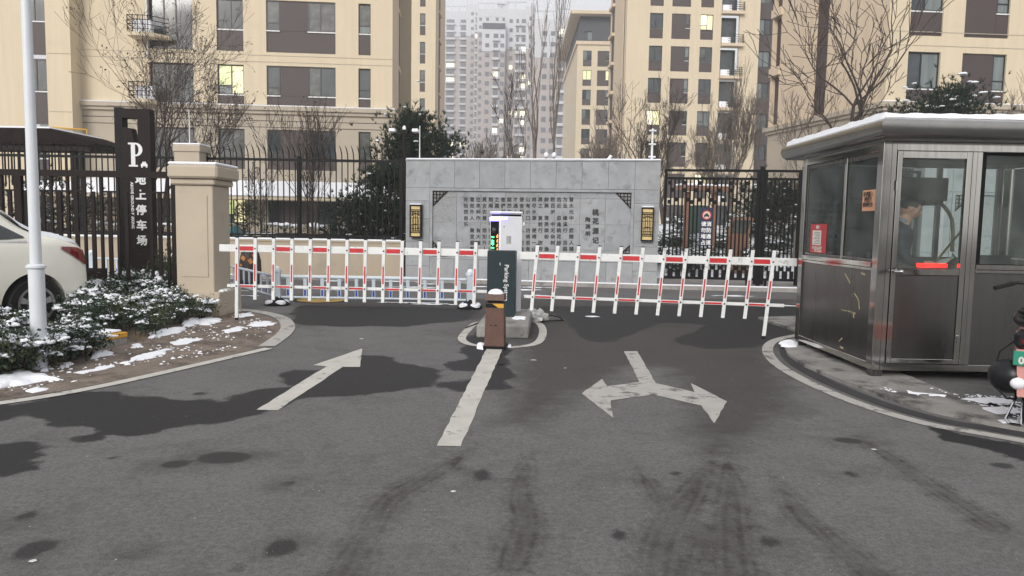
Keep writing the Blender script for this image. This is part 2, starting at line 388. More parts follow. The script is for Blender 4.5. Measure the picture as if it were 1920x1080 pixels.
def mixc(f, a, c):
    r = n.new('ShaderNodeMix'); r.data_type = 'RGBA'; l.new(f, r.inputs[0])
    for i, v in ((6, a), (7, c)):
        if hasattr(v, 'is_output'): l.new(v, r.inputs[i])
        else: r.inputs[i].default_value = (*v, 1)
    return r.outputs[2]
edge = mth('MULTIPLY', mth('SUBTRACT', nz(2.2, 8, .65), .5), .55)
wetf = mr(mth('ADD', att('wet'), edge), -.02, .03, 1, 0)
e2 = mth('MULTIPLY', mth('SUBTRACT', nz(3.5, 8, .75), .5), .9)
dampf = mth('MULTIPLY', mr(mth('ADD', att('damp'), e2), -.22, .16, 1, 0), .72)
e3 = mth('MULTIPLY', mth('SUBTRACT', nz(7, 8, .8), .5), 1.1)
tread = mth('ADD', mr(mth('SINE', mth('MULTIPLY', att('tyre'), 120.)), -.8, .8, .62, 1), 0.)
tyref = mth('MULTIPLY', mth('MULTIPLY', mr(mth('ADD', att('tyre'), mth('MULTIPLY', e3, .45)), -.07, .04, 1, 0), tread), mr(nz(2.0, 8, .8), .34, .60, .22, 1.0))
agg = nz(95, 4, .85); big = nz(.55, 9, .72, .3); mid = nz(9, 9, .8)
base = mixc(mr(big, .3, .7), (.108, .109, .109), (.158, .157, .155))
base = mixc(mth('MULTIPLY', mr(mid, .52, .72), .6), base, (.062, .059, .058))
base = mixc(mth('MULTIPLY', mr(agg, .52, .72), .75), base, (.27, .262, .255))
base = mixc(mth('MULTIPLY', mr(agg, .47, .30), .75), base, (.028, .027, .027))
med = nz(30, 7, .85)
base = mixc(mth('MULTIPLY', mr(med, .50, .62), .50), base, (.058, .057, .056)); base = mixc(mth('MULTIPLY', mr(med, .50, .38), .40), base, (.22, .218, .214))
base = mixc(mth('MULTIPLY', mr(nz(26, 3, .6), .72, .76), .5), base, (.28, .28, .28))
dark = mixc(mr(agg, .35, .7), (.012, .012, .0135), (.038, .038, .041))
brn = mixc(mr(agg, .35, .7), (.024, .021, .020), (.062, .056, .053))
spotf = mth('MULTIPLY', mr(mth('ADD', att('spot'), mth('MULTIPLY', e3, .08)), -.015, .02, 1, 0), .85)
base = mixc(mth('MULTIPLY', mr(nz(1.3, 9, .8, .6), .50, .66), .45), base, (.060, .056, .054))
base = mixc(tyref, base, brn); base = mixc(spotf, base, dark); base = mixc(dampf, base, brn); base = mixc(wetf, base, dark)
l.new(base, b.inputs['Base Color'])
l.new(mr(wetf, 0, 1, .9, .6), b.inputs['Roughness']); l.new(mr(wetf, 0, 1, .3, .18), b.inputs['Specular IOR Level'])
bp = n.new('ShaderNodeBump'); bp.inputs['Strength'].default_value = .5; bp.inputs['Distance'].default_value = .006; l.new(nz(150, 4, .7), bp.inputs['Height'])
bp2 = n.new('ShaderNodeBump'); bp2.inputs['Strength'].default_value = .3; bp2.inputs['Distance'].default_value = .02; l.new(mid, bp2.inputs['Height']); l.new(bp.outputs[0], bp2.inputs['Normal'])
l.new(bp2.outputs[0], b.inputs['Normal'])
me.materials.append(am); road = link('road', me); struct(road)

# ---- painted markings (4 mm sheets)
def jag(pts, amp=.012, step=.12):
    out = []
    for i in range(len(pts)):
        a = Vector(pts[i]).to_2d(); c = Vector(pts[(i+1) % len(pts)]).to_2d(); k = max(1, int((c-a).length/step))
        for j in range(k):
            p = a.lerp(c, j/k); out.append((p.x+random.uniform(-amp, amp)*(j > 0), p.y+random.uniform(-amp, amp)*(j > 0)))
    return out
def sheet(name, pts, z, mat, amp=.006):
    q = MB(); q.poly([(x, y, z) for x, y in jag(pts, amp)]); o = q.build(name, mat); o.data.polygons[0].flip() if o.data.polygons[0].normal.z < 0 else None
    return struct(o)
sheet('road_arrow_marking', gl([(962,238),(1042,240),(1285,77),(1350,77),(1358,8),(1175,70),(1225,75)], 2, 0, 650), .004, M_paint)
sheet('centre_line_marking', gl([(1638,373),(1728,375),(1885,10),(1825,8)], 2, 0, 650), .004, M_paint)
sheet('forked_arrow_marking', gl([(420,18),(470,18),(540,138),(685,172),(670,138),(807,207),(758,289),(710,222),(530,181),(370,203),(380,268),(262,177),(338,122),(358,150),(478,133)], 2, 960, 650), .004, M_paint2)
def band(name, outer, inner, z, mat, amp=.005, z1=None):
    q = MB(); n_ = len(outer)
    def sub(P):
        out = []
        for i in range(len(P)-1):
            for j in range(6):
                # Catmull-Rom
                p0 = Vector(P[max(i-1, 0)]); p1 = Vector(P[i]); p2 = Vector(P[i+1]); p3 = Vector(P[min(i+2, len(P)-1)]); t = j/6
                out.append(.5*((2*p1)+(p2-p0)*t+(2*p0-5*p1+4*p2-p3)*t*t+(3*p1-p0-3*p2+p3)*t**3))
        out.append(Vector(P[-1])); return out
    O, I = sub(outer), sub(inner)
    for i in range(len(O)-1): q.quad((I[i].x, I[i].y, z), (O[i].x, O[i].y, z), (O[i+1].x, O[i+1].y, z), (I[i+1].x, I[i+1].y, z))
    o = q.build(name, mat)
    bm_ = bmesh.new(); bm_.from_mesh(o.data); bmesh.ops.remove_doubles(bm_, verts=bm_.verts, dist=.0005)
    for f in bm_.faces:
        if f.normal.z < 0: f.normal_flip()
    bm_.to_mesh(o.data); bm_.free(); return struct(o)
def offs(P, w):
    out = []
    for i in range(len(P)):
        a = Vector(P[max(i-1, 0)]); c = Vector(P[min(i+1, len(P)-1)]); d = (c-a).normalized(); out.append((P[i][0]-d.y*w, P[i][1]+d.x*w))
    return out
LL = gl([(-260,780),(-120,771),(0,757),(100,742),(200,723),(300,701),(400,678),(503,654)])
band('kerb_line_left', offs(LL, -.065), offs(LL, .065), .008, M_paint)
LA = gl([(440,580),(470,583),(505,589),(530,598),(540,612),(533,626),(515,640),(500,650)])
band('kerb_line_curve', offs(LA, -.10), offs(LA, .10), .0085, M_paint2)
LI = gl([(915,603),(893,606),(878,618),(866,634),(876,644),(900,649),(930,651),(965,651),(1000,646),(1014,636),(1018,620),(1012,608),(1000,603)])
band('island_outline_marking', offs(LI, -.055), offs(LI, .055), .004, M_paint)
LR = gl([(1500,628),(1462,636),(1443,646),(1440,662),(1458,684),(1500,710),(1560,738),(1640,768),(1740,796),(1830,812),(1920,828),(2040,850)])
band('kerb_line_right', offs(LR, -.065), offs(LR, .065), .006, M_paint2)
# concrete pad under the booth, a dark gap between it and the line
pad = gl([(1512,630),(1482,640),(1470,652),(1478,668),(1510,690),(1570,715),(1650,745),(1750,775),(1850,797),(1960,818)])
q = MB(); top = [(x, y) for x, y in jag(pad, .004)][:-6]+[(7.2, 5.2), (7.2, 13.5), (4.2, 12.5)]
q.prism(top, .0, .035); pmt = pm('pad_concrete', (.25, .243, .23), .9, var=.25, scale=1.6, bump=.5, bscale=40, grime=((.07, .068, .066), 1.9, .50, .12))
struct(q.build('booth_pavement', pmt))
gap = offs(LR, .14); gap2 = offs(LR, .30)
band('gutter_gap', gap, gap2, .004, pm('gutter_dark', (.03, .03, .032), .9, var=.3))
# snow dusting on the pad
def snow_patch(name, pts, h=.03, z=0., label=None, kind='stuff', seed=0, rings=5, noise_amp=.5, mat=None):
    rnd = random.Random(seed); P = jag(pts, .045, .06); c = sum((Vector(p) for p in P), Vector((0, 0)))/len(P)
    q = MB(); n_ = len(P); 
    for r in range(rings+1):
        t = 1-r/(rings+.6)
        for (x, y) in P:
            d = Vector((x, y))-c; px_, py_ = c.x+d.x*t, c.y+d.y*t
            e = mnoise.noise(Vector((px_*6, py_*6, seed)))
            hh = 0 if r == 0 else h*(math.sqrt(1-t*t)*.8+.25)*(1+noise_amp*e)
            q.v.append((px_+.02*e, py_+.02*e, z+max(.0, hh)))
    for r in range(rings):
        for k in range(n_):
            j = (k+1) % n_; q.f.append((r*n_+k, r*n_+j, (r+1)*n_+j, (r+1)*n_+k)); q.m.append(0)
    q.f.append(tuple(rings*n_+k for k in range(n_))); q.m.append(0)
    o = q.build(name, mat or M_snow, smooth=True); o['kind'] = kind
    if label: o['label'] = label
    return o

# dirt verge left, raised bed under the hedge
dirt = gl([(-260,776),(-120,767),(0,752),(100,737),(200,718),(300,697),(400,674),(500,650),(525,632),(533,614),(520,602),(500,592),(470,586),(440,583),(425,575)])
DV = MB(); pts = dirt+[(-5.2, 14.2), (-16, 14.2), (-16, 5.0)]; DV.poly([(x, y, .004) for x, y in jag(pts, .01)])
dm = pm('verge_dirt', (.185, .150, .122), .95, var=.3, scale=4, bump=.9, bscale=30, grime=((.09, .07, .056), 2.5, .50, .10))
struct(DV.build('dirt_verge', dm))
SN = [([(0,222),(45,215),(110,223),(118,232),(60,238),(0,246)],1,0,480), ]
for i, (pts, h) in enumerate([
 ([(-30,722),(5,705),(40,697),(75,702),(118,712),(60,720),(0,730),(-30,734)], .06), ([(50,735),(75,725),(84,733),(60,738)], .015),
 ([(75,694),(95,689),(92,697),(76,698)], .04), ([(108,683),(132,681),(130,690),(110,690)], .03),
 ([(168,666),(205,660),(214,666),(180,674),(168,674)], .05), ([(245,672),(290,660),(328,652),(310,662),(270,676),(246,680)], .02),
 ([(320,644),(345,634),(380,636),(350,646),(330,648)], .012), ([(280,628),(300,620),(345,615),(350,620),(310,630),(285,636)], .05),
 ([(342,604),(365,598),(376,606),(350,614)], .06), ([(370,602),(392,596),(417,600),(395,610),(374,610)], .05),
 ([(415,620),(450,612),(465,615),(430,626)], .015), ([(465,608),(495,602),(520,606),(500,613),(470,613)], .015),
 ([(228,680),(245,678),(246,684),(230,686)], .015), ([(135,700),(215,684),(216,688),(150,702)], .008), ([(246,648),(265,644),(268,652),(250,654)], .02),
 ([(438,590),(470,586),(478,592),(450,596)], .02) ]):
    snow_patch('snow_patch', gl(pts), h*.7, .004, seed=i, label='melting snow patch lying on the brown dirt verge')
for i, (pts, h) in enumerate([
 ([(1462,651),(1478,644),(1492,646),(1492,656),(1470,656)], .04), ([(1600,662+20),(1650,690),(1640,694),(1590,686)], .008), ([(1740,745),(1775,748),(1770,752),(1742,750)], .008),
 ([(1800,755),(1860,752),(1905,760),(1850,765)], .01), ([(1840,772),(1900,770),(1925,784),(1870,784)], .01), ([(1700,738),(1745,746),(1720,750)], .006), ([(1870,795),(1920,798),(1920,806),(1880,802)], .01)]):
    snow_patch('snow_patch', gl(pts), h, .036, seed=40+i, label='thin wet snow on the booth pavement')
# crumbs of snow and grit scattered over the verge
def crumbs(name, region, n, rlo, rhi, mat, seed, label, flat=.6, z=.004):
    rnd_ = random.Random(seed); q = MB(); base = bmesh.new(); bmesh.ops.create_icosphere(base, subdivisions=1, radius=1); bv = [v.co.copy() for v in base.verts]; bf = [tuple(v.index for v in f.verts) for f in base.faces]; base.free()
    P = np.array(region); x0, x1, y0, y1 = P[:, 0].min(), P[:, 0].max(), P[:, 1].min(), P[:, 1].max(); k = 0
    while k < n:
        x, y = rnd_.uniform(x0, x1), rnd_.uniform(y0, y1)
        if seg_sdf(np.array([x]), np.array([y]), region)[0] > -.03: continue
        if mnoise.noise(Vector((x*1.7, y*1.7, seed))) < -.1: continue
        r = rnd_.uniform(rlo, rhi)*rnd_.uniform(.5, 1); i = len(q.v); sx, sy = rnd_.uniform(.7, 1.4), rnd_.uniform(.7, 1.4)
        q.v += [(x+v.x*r*sx, y+v.y*r*sy, z+max(-.1, v.z)*r*flat) for v in bv]; q.f += [tuple(i+j for j in f) for f in bf]; q.m += [0]*len(bf); k += 1
    o = q.build(name, mat, smooth=True, fix=False); o['kind'] = 'stuff'; o['label'] = label; return o
vr = gl([(-60,745),(0,744),(100,728),(200,708),(300,688),(400,665),(490,644),(515,625),(505,600),(450,592),(380,604),(300,626),(240,650),(180,672),(90,690),(0,702),(-60,705)])
crumbs('snow_crumbs', vr, 260, .008, .028, M_snow, 3, 'crumbs of melting snow scattered on the dirt verge')
crumbs('gravel', vr, 900, .004, .016, pm('grit', (.12, .10, .085), .9, var=.5, scale=20), 4, 'loose grit and pebbles on the dirt verge', .8)
pr_ = gl([(1640,735),(1750,765),(1850,787),(1925,800),(1925,750),(1800,745),(1700,722)])
crumbs('snow_crumbs', pr_, 200, .006, .022, M_snow, 6, 'crumbs of wet snow on the booth pavement', .4, .036)
rr_ = gl([(-200,800),(960,640),(1500,640),(2100,900),(2100,1100),(-200,1100)])
crumbs('grit', rr_, 260, .002, .005, pm('pale_grit', (.42, .41, .39), .9, var=.4, scale=20), 8, 'pale grit lying on the road', .5, .001)
for i in range(26):   # slushy streaks on the road beyond the gates
    y_ = random.choice([16.0, 16.6, 17.4, 18.1, 18.6, 19.1]) + random.uniform(-.15, .15); x_ = random.uniform(-9, 5); L_ = random.uniform(.3, 1.5)
    snow_patch('snow_streak', [(x_, y_), (x_+L_*.5, y_-.06), (x_+L_, y_), (x_+L_*.6, y_+.07), (x_+L_*.3, y_+.05)], .012, .002, seed=60+i, rings=3, label='slushy snow streak on the wet road beyond the gates')
for i, (a, c, y_) in enumerate([(-6.4, -4.9, 14.9), (-2.6, -1.2, 14.1), (-5.0, -4.4, 12.4), (1.2, 1.5, 12.4), (-1.9, -1.0, 13.9)]):
    snow_patch('snow_streak', [(a, y_), ((a+c)/2, y_-.05), (c, y_), ((a+c)/2, y_+.05)], .012, .002, seed=90+i, rings=3, label='slushy snow streak on the wet road beyond the gates')
# far kerb strip / pavement in front of the wall and the gates
fpv = [(-28, 19.35), (-3, 19.35), (3.6, 18.35), (8, 18.0), (28, 18.0)]
q = MB(); q.prism(fpv+[(28, 23.2), (-28, 23.2)], -.01, .07); struct(q.build('far_pavement', M_concrete))
q = MB(); k1 = [(x, y-.15) for x, y in fpv]; k2 = [(x, y-.005) for x, y in fpv]; q.prism(k1+k2[::-1], -.01, .10); struct(q.build('far_kerb', M_concrete))
q = MB(); q.prism([(x, y-.15) for x, y in fpv[:4]]+[(x, y-.04) for x, y in fpv[:4]][::-1], .101, .125); o = q.build('kerb_snow', M_snow); o['kind'] = 'stuff'; o['label'] = 'thin snow lying on the far kerb'
# compound ground behind the fence and the snowy bank behind the gates
q = MB(); q.quad((-60, 22.6, .075), (60, 22.6, .075), (60, 180, .075), (-60, 180, .075)); struct(q.build('compound_ground', pm('compound_snow', (.5, .51, .54), .9, var=.3, scale=.7, grime=((.09, .085, .075), .6, .5, .15))))
bk = MB(); NX, NY = 60, 40
for j in range(NY):
    for i in range(NX):
        x = 2.8+i*(17/(NX-1)); y = 21.0+j*(12/(NY-1)); t = min(1, max(0, (y-21.0)/9))
        z = .08+1.55*t*t*(3-2*t)+.12*mnoise.noise(Vector((x*.8, y*.8, 3)))*t; bk.v.append((x, y, z))
for j in range(NY-1):
    for i in range(NX-1): a = j*NX+i; bk.f.append((a, a+1, a+NX+1, a+NX)); bk.m.append(0)
o = bk.build('snowy_bank', pm('bank_snow', (.74, .77, .82), .9, var=.12, scale=3, grime=((.08, .075, .06), 2.2, .56, .06)), smooth=True); struct(o)
# distant hill
hill = MB(); NX = 60
for i in range(NX):
    x = -260+i*(700/(NX-1)); z = 70+44*math.exp(-((x-62)/75)**2)+5*mnoise.noise(Vector((x*.03, 0, 1)))
    hill.v += [(x, 380, -.5), (x, 400, z*.6), (x, 430, z)]
for i in range(NX-1):
    for k in range(2): a = 3*i+k; hill.f.append((a, a+3, a+4, a+1)); hill.m.append(0)
struct(hill.build('hill', pm('hill_scrub', (.10, .10, .085), .95, var=.3, scale=.02), smooth=True))
# ================================================================= BUILDINGS
def onplane(px, py, O, ang):
    """pixel -> (u, z) on the vertical plane through O (x,y) running along angle ang"""
    d = ray(px, py); ux, uy = math.cos(ang), math.sin(ang); nx_, ny_ = -uy, ux
    t = ((O[0])*nx_+(O[1])*ny_)/(d.x*nx_+d.y*ny_); p = CAM+d*t
    return (p.x-O[0])*ux+(p.y-O[1])*uy, p.z
def wall_mesh(q, u0, u1, z0, z1, ops, dep=.22, m=0, y=0.):
    """front at local y, openings (u0,u1,z0,z1), reveals go back by dep"""
    ops = [(max(a, u0), min(b_, u1), max(c, z0), min(d, z1)) for a, b_, c, d in ops]; ops = [o for o in ops if o[1]-o[0] > .01 and o[3]-o[2] > .01]
    us = sorted({round(v, 4) for o in ops for v in o[:2]} | {u0, u1}); zs = sorted({round(v, 4) for o in ops for v in o[2:]} | {z0, z1})
    for j in range(len(zs)-1):
        run = None
        for i in range(len(us)-1):
            cu, cz = (us[i]+us[i+1])/2, (zs[j]+zs[j+1])/2
            hole = any(o[0] < cu < o[1] and o[2] < cz < o[3] for o in ops)
            if not hole: run = us[i] if run is None else run
            if (hole or i == len(us)-2) and run is not None:
                e = us[i] if hole else us[i+1]; q.quad((run, y, zs[j]), (e, y, zs[j]), (e, y, zs[j+1]), (run, y, zs[j+1]), m); run = None
    for a, b_, c, d in ops:
        Y = y+dep
        q.quad((a, y, c), (a, y, d), (a, Y, d), (a, Y, c), m); q.quad((b_, y, d), (b_, y, c), (b_, Y, c), (b_, Y, d), m)
        q.quad((a, y, d), (b_, y, d), (b_, Y, d), (a, Y, d), m); q.quad((b_, y, c), (a, y, c), (a, Y, c), (b_, Y, c), m)
WC = {}
def window(root, u, z, w, h, style='two', glass=None, y=.12, snow=False, lit=None):
    """a window hung in its opening; u,z = lower left corner. frame + panes (sub-parts)"""
    key = (round(w, 2), round(h, 2), style, snow)
    t = .055 if w > .6 else .045
    if style == 'one': xs = [0, w]; zsp = [[0, h]]
    elif style == 'two': xs = [0, w*.45, w]; zsp = [[0, h], [0, h]]
    elif style == 'sash': xs = [0, w]; zsp = [[0, h*.27, h]]
    elif style == 'mix': xs = [0, w*.52, w]; zsp = [[0, h*.30, h], [0, h]]
    elif style == 'three': xs = [0, w*.33, w*.6, w]; zsp = [[0, h], [0, h], [0, h]]
    if key not in WC:
        q = MB()
        q.bx(0, w, 0, .07, 0, t); q.bx(0, w, 0, .07, h-t, h); q.bx(0, t, .001, .069, t, h-t); q.bx(w-t, w, .001, .069, t, h-t)
        for i in range(1, len(xs)-1): q.bx(xs[i]-t/2, xs[i]+t/2, .002, .068, t, h-t)
        for i, zz in enumerate(zsp):
            for zc in zz[1:-1]: q.bx(xs[i]+t*.5, xs[i+1]-t*.5, .003, .067, zc-t/2, zc+t/2)
        q.bx(-.01, w+.01, -.05, .0, -.05, -.001, 1)
        pl = []
        for i in range(len(xs)-1):
            for j in range(len(zsp[i])-1):
                g_ = MB(); g_.bx(xs[i]+t*.4, xs[i+1]-t*.4, .03, .045, zsp[i][j]+t*.4, zsp[i][j+1]-t*.4); pl.append(g_.mesh('pane', M_glass))
        WC[key] = (q.mesh('window', [M_frame, M_white]), pl)
    fm, pl = WC[key]
    o = link('window', fm, root); o.location = (u, y, z)
    for i, p in enumerate(pl):
        mt = glass if not isinstance(glass, (list, tuple)) else glass[i % len(glass)]
        if mt is None: mt = [M_glass, M_glass, M_glass2, M_glass3][random.randrange(4)]
        k2 = (key, i, mt.name)
        if k2 not in WC:
            c = p.copy(); c.materials.clear(); c.materials.append(mt); WC[k2] = c
        link('pane', WC[k2], o)
    return o
def panel(root, u0, u1, z0, z1, mat=None, y=.07, name='panel', t=.05):
    q = MB(); q.bx(u0+.005, u1-.005, y, y+t, z0+.005, z1-.005); return q.build(name, mat or M_brown, root)

# ---------- building A, left: cream block with brown infill panels, podium of two greige storeys
AA = R(4.2); AO = pp(585, 300, 36.0); AO = (AO.x, AO.y)
A = empty('apartment_building', (AO[0], AO[1], 0), AA, 'large cream apartment block at left, behind the spiked fence and parking sign', 'building')
def ua(px, py=60): return onplane(px, py, AO, AA)[0]
TOPS = [14.87, 11.87, 8.85, 5.86, 2.75]
uL, uR = ua(130), ua(736)
cols = dict(c1=(ua(278), ua(361)), c2=(ua(406), ua(456)), c3=(ua(499), ua(629)), c4=(ua(672), ua(695)))
ops = []; items = []
for r, T_ in enumerate(TOPS):
    hh = {0: 2.4, 1: 2.4, 2: 1.93, 3: 1.9, 4: 1.42}[r]
    for k, (a, b_) in cols.items(): ops.append((a, b_, T_-hh, T_))
    ww = 1.38
    # c4, c2
    a, b_ = cols['c4']; window(A, a, T_-ww, b_-a, ww, 'sash', y=.10); hh > 1.6 and panel(A, a, b_, T_-hh, T_-ww)
    a, b_ = cols['c2']; lit = r == 2 or r == 4
    window(A, a, T_-ww, b_-a, ww, 'mix', glass=([M_glass2, M_litg, M_lity] if lit else None), y=.10); hh > 1.6 and panel(A, a, b_, T_-hh, T_-ww)
    a, b_ = cols['c3']; w1 = ua(524)-a; w2 = b_-ua(577)
    window(A, a, T_-ww, w1, ww, 'sash', y=.06); window(A, b_-w2, T_-ww, w2, ww, 'two', y=.06)
    panel(A, a+w1, b_-w2, T_-ww, T_, y=.07); hh > 1.6 and panel(A, a, b_, T_-hh, T_-ww, y=.07)
    a, b_ = cols['c1']; 
    window(A, a, T_-hh, b_-a, hh, 'three', glass=[M_glass, M_glass3, M_glass], y=.16)
q = MB(); wall_mesh(q, uL, uR, 7.02, 18, ops); q.quad((uL, 0, 18), (uR, 0, 18), (uR, 14, 18), (uL, 14, 18)); q.quad((uL, 14, 0), (uL, 14, 18), (uR, 14, 18), (uR, 14, 0)); q.quad((uL, 0, 7), (uL, 0, 18), (uL, 14, 18), (uL, 14, 7))
q.build('wall', M_cream, A)
q = MB(); wall_mesh(q, uL, uR, 0, 6.72, ops); q.quad((uL, 0, 0), (uL, 0, 6.7), (uL, 14, 6.7), (uL, 14, 0)); q.build('podium_wall', M_greige, A)
q = MB(); q.bx(uL-.02, uR+.16, -.22, .3, 6.74, 6.94); q.bx(uL, uR+.10, -.12, .25, 6.58, 6.738); q.build('cornice', M_greige, A)
q = MB(); q.bx(uL-.02, uR+.14, -.20, .0, 6.942, 6.98); q.build('cornice_snow', M_snow, A)
for zz in (12.12, 9.30, 9.0, 15.1, 12.3, 6.25, 5.95): # shallow shadow-gap trims proud of the render
    q = MB(); q.bx(uL+.02, uR-.02, -.012, -.001, zz, zz+.03); q.build('trim', M_greige if zz > 7 else M_brown, A)
q = MB(); q.tube((ua(277), -.09, 9.0), (ua(277), -.09, 18), .05); q.build('drain_pipe', M_white, A)
# balcony slab with railing and an outdoor unit
def ac_balcony(root, u0, u1, z, dep=.9, chamfer=0.):
    q = MB(); q.prism([(u0, .0), (u0, -dep), (u1-chamfer, -dep), (u1, -dep*.25), (u1, 0)], z-.16, z); s = q.build('balcony', M_cream, root)
    k = MB()
    for hgt in (.15, .35, .55, .75): k.path([(u0+.04, 0, z+hgt), (u0+.04, -dep+.05, z+hgt), (u1-chamfer-.04, -dep+.05, z+hgt), (u1-.04, -dep*.25, z+hgt)], .018, 5)
    for x_ in np.linspace(u0+.04, u1-chamfer-.04, 5): k.tube((x_, -dep+.05, z), (x_, -dep+.05, z+.78), .02, n=5)
    k.build('railing', M_black, s)
    c = MB(); c.bx(u0+.25, u0+1.05, -dep+.2, -dep+.5, z+.01, z+.6, bev=.02); c.build('air_conditioner', M_cab, s)
    return s
ac_balcony(A, ua(252), ua(322), 10.0, chamfer=.7); ac_balcony(A, ua(252), ua(300), 7.02, chamfer=.3)
# side return to the right
sl = 5.6; q = MB(); q.quad((uR, 0, 0), (uR, 3.7, 0), (uR, 3.7, 18), (uR, 0, 18)); q.quad((uR, 3.72, 0), (uR-.4, 3.72, 0), (uR-.4, 3.72, 18), (uR, 3.72, 18)); q.quad((uR-.4, 3.72, 0), (uR-.4, sl, 0), (uR-.4, sl, 18), (uR-.4, 3.72, 18)); q.build('side_wall', M_cream2, A)
for z_ in (6.9, 9.9, 12.9, 15.9):
    q = MB(); q.bx(uR-.38, uR-.02, 3.75, sl, z_-.2, z_); q.build('slab', M_cream2, A)
    panel(A, uR-.36, uR-.05, z_+.01, z_+2.75, y=4.2, name='panel', t=.9)
# left wing stepping forward
WO = pp(110, 300, 34.3); WO = (WO.x, WO.y)
def uw(px, py=120): return onplane(px, py, WO, AA)[0]
Wg = empty('wing_tmp', (0, 0, 0)); bpy.data.objects.remove(Wg)
off = (WO[0]-AO[0], WO[1]-AO[1]); du = off[0]*math.cos(AA)+off[1]*math.sin(AA); dv = -off[0]*math.sin(AA)+off[1]*math.cos(AA)
def wl(px): return uw(px)+du
a0, a1, b0, b1 = wl(-900), wl(133), wl(48), wl(87)
ops = [(b0, b1, 0.3, 17.5)]
q = MB(); wall_mesh(q, wl(-900), a1, 0, 18, ops, y=dv); q.quad((a1, dv, 0), (a1, .0, 0), (a1, .0, 18), (a1, dv, 18)); q.quad((wl(-900), dv, 18), (a1, dv, 18), (a1, 14, 18), (wl(-900), 14, 18)); q.build('wing_wall', M_cream, A)
for r, T_ in enumerate([14.95, 11.53+.25, 8.62+.05, 5.65, 2.75]):
    window(A, b0, T_-1.45, b1-b0, 1.45, 'two', y=dv+.09, glass=[M_glass3, M_glass]); panel(A, b0, b1, T_-3.0+.06, T_-1.46, y=dv+.08)
for zz in (11.9, 8.9, 6.3): q = MB(); q.bx(wl(90), a1-.03, dv-.012, dv-.001, zz, zz+.03); q.build('trim', M_greige, A)
# snow-loaded lean-to roof over the ground floor windows
u0_, u1_ = ua(60), ua(742)
q = MB(); q.prism([(-.02, 3.28), (-1.7, 2.62), (-1.7, 2.48), (-.02, 2.48)], u0_, u1_, axis='x'); q.build('canopy', M_cream, A)
q = MB(); q.prism([(-.02, 3.42), (-.9, 3.16), (-1.74, 2.80), (-1.78, 2.66), (-1.74, 2.625), (-.9, 2.96), (-.02, 3.285)], u0_-.02, u1_+.03, axis='x'); q.build('canopy_snow', M_snow, A, smooth=True)

# ---------- building A2 behind it (82 m)
B2 = pp(765, 300, 82)
t2 = empty('apartment_building', (B2.x, B2.y, 0), 0, 'narrow slice of a farther cream block with one column of slim windows', 'building')
w2 = pp(815, 300, 82).x-B2.x; ops = []
us = (pp(786, 300, 82).x-B2.x, pp(796, 300, 82).x-B2.x); um = -2.2
zt = lambda py, Y, px=790: pp(px, py, Y).z
for k in range(12):
    T_ = zt(25, 82)+3.0-k*3.0+3
    if T_ > 2.5: ops.append((us[0], us[1], T_-2.3, T_)); window(t2, us[0], T_-1.25, us[1]-us[0], 1.25, 'sash', y=.1); panel(t2, us[0], us[1], T_-2.3, T_-1.25)
q = MB(); wall_mesh(q, -4, w2, 0, 32, ops); q.quad((-4, 0, 32), (w2, 0, 32), (w2, 11, 32), (-4, 11, 32)); q.build('wall', M_cream, t2)
q = MB(); wall_mesh(q, 0, 11, 0, 32, [(3.2, 5.2, 1, 31)]); q.xform(Matrix.Translation((w2, 0, 0)) @ Matrix.Rotation(R(90), 4, 'Z')); q.build('side_wall', M_cream2, t2)
for k in range(10):
    z_ = 1+k*3; q = MB(); q.bx(w2-.18, w2-.05, 3.21, 5.19, z_+.25, z_+2.95); q.build('panel', M_brown, t2)
    q = MB(); q.bx(w2-.1, w2+.15, 3.0, 5.4, z_, z_+.2); q.build('slab', M_cream2, t2)

# ---------- building C (72 m), centre right
CA = R(2.7); CO = pp(1168, 300, 72); CO = (CO.x, CO.y)
Cb = empty('apartment_building', (CO[0], CO[1], 0), CA, 'tall cream apartment block right of centre with stacked balconies and two warmly lit windows', 'building')
def uc(px, py=60): return onplane(px, py, CO, CA)[0]
cT = [27.75, 24.75, 21.75, 18.72, 15.72, 12.7, 9.7, 6.7, 3.7]
CC = dict(c1=(uc(1218), uc(1243)), c2=(uc(1259), uc(1294)), c3=(uc(1313), uc(1337)), c4=(uc(1352), uc(1386)))
ops = []
for r, T_ in enumerate(cT):
    for a, b_ in (CC['c1'], CC['c2'], CC['c3']): ops.append((a, b_, T_-2.35, T_))
    ops.append((CC['c4'][0], CC['c4'][1], T_-2.65, T_+.02))
    a, b_ = CC['c1']; window(Cb, a, T_-1.42, b_-a, 1.42, 'two', glass=([M_litw, M_lity] if r == 5 else None)); panel(Cb, a, b_, T_-2.35, T_-1.42)
    a, b_ = CC['c3']; window(Cb, a, T_-1.42, b_-a, 1.42, 'mix', glass=([M_lity, M_litw, M_lity] if r in (2, 7) else None)); panel(Cb, a, b_, T_-2.35, T_-1.42)
    a, b_ = CC['c2']; panel(Cb, a, b_-.45, T_-2.35, T_); window(Cb, b_-.45, T_-1.3, .45, 1.25, 'sash'); panel(Cb, b_-.45, b_, T_-2.35, T_-1.32)
    a, b_ = CC['c4']; panel(Cb, a, b_, T_-2.65, T_, M_glass, y=.9, name='balcony_glazing')
    q = MB(); q.bx(a-.05, b_+.35, -.45, .25, T_-2.95, T_-2.68); s = q.build('balcony', M_cream2, Cb)
    k = MB()
    for hgt in (.2, .4, .6, .8): k.path([(a+.6, -.4, T_-2.68+hgt), (b_+.3, -.4, T_-2.68+hgt), (b_+.3, .2, T_-2.68+hgt)], .025, 4)
    k.tube((b_+.3, -.4, T_-2.68), (b_+.3, -.4, T_-1.8), .03, n=4); k.build('railing', M_black, s)
    k = MB(); k.bx(a+.1, a+.95, -.05, .25, T_-2.66, T_-2.05, bev=.02); k.build('air_conditioner', M_cab, s)
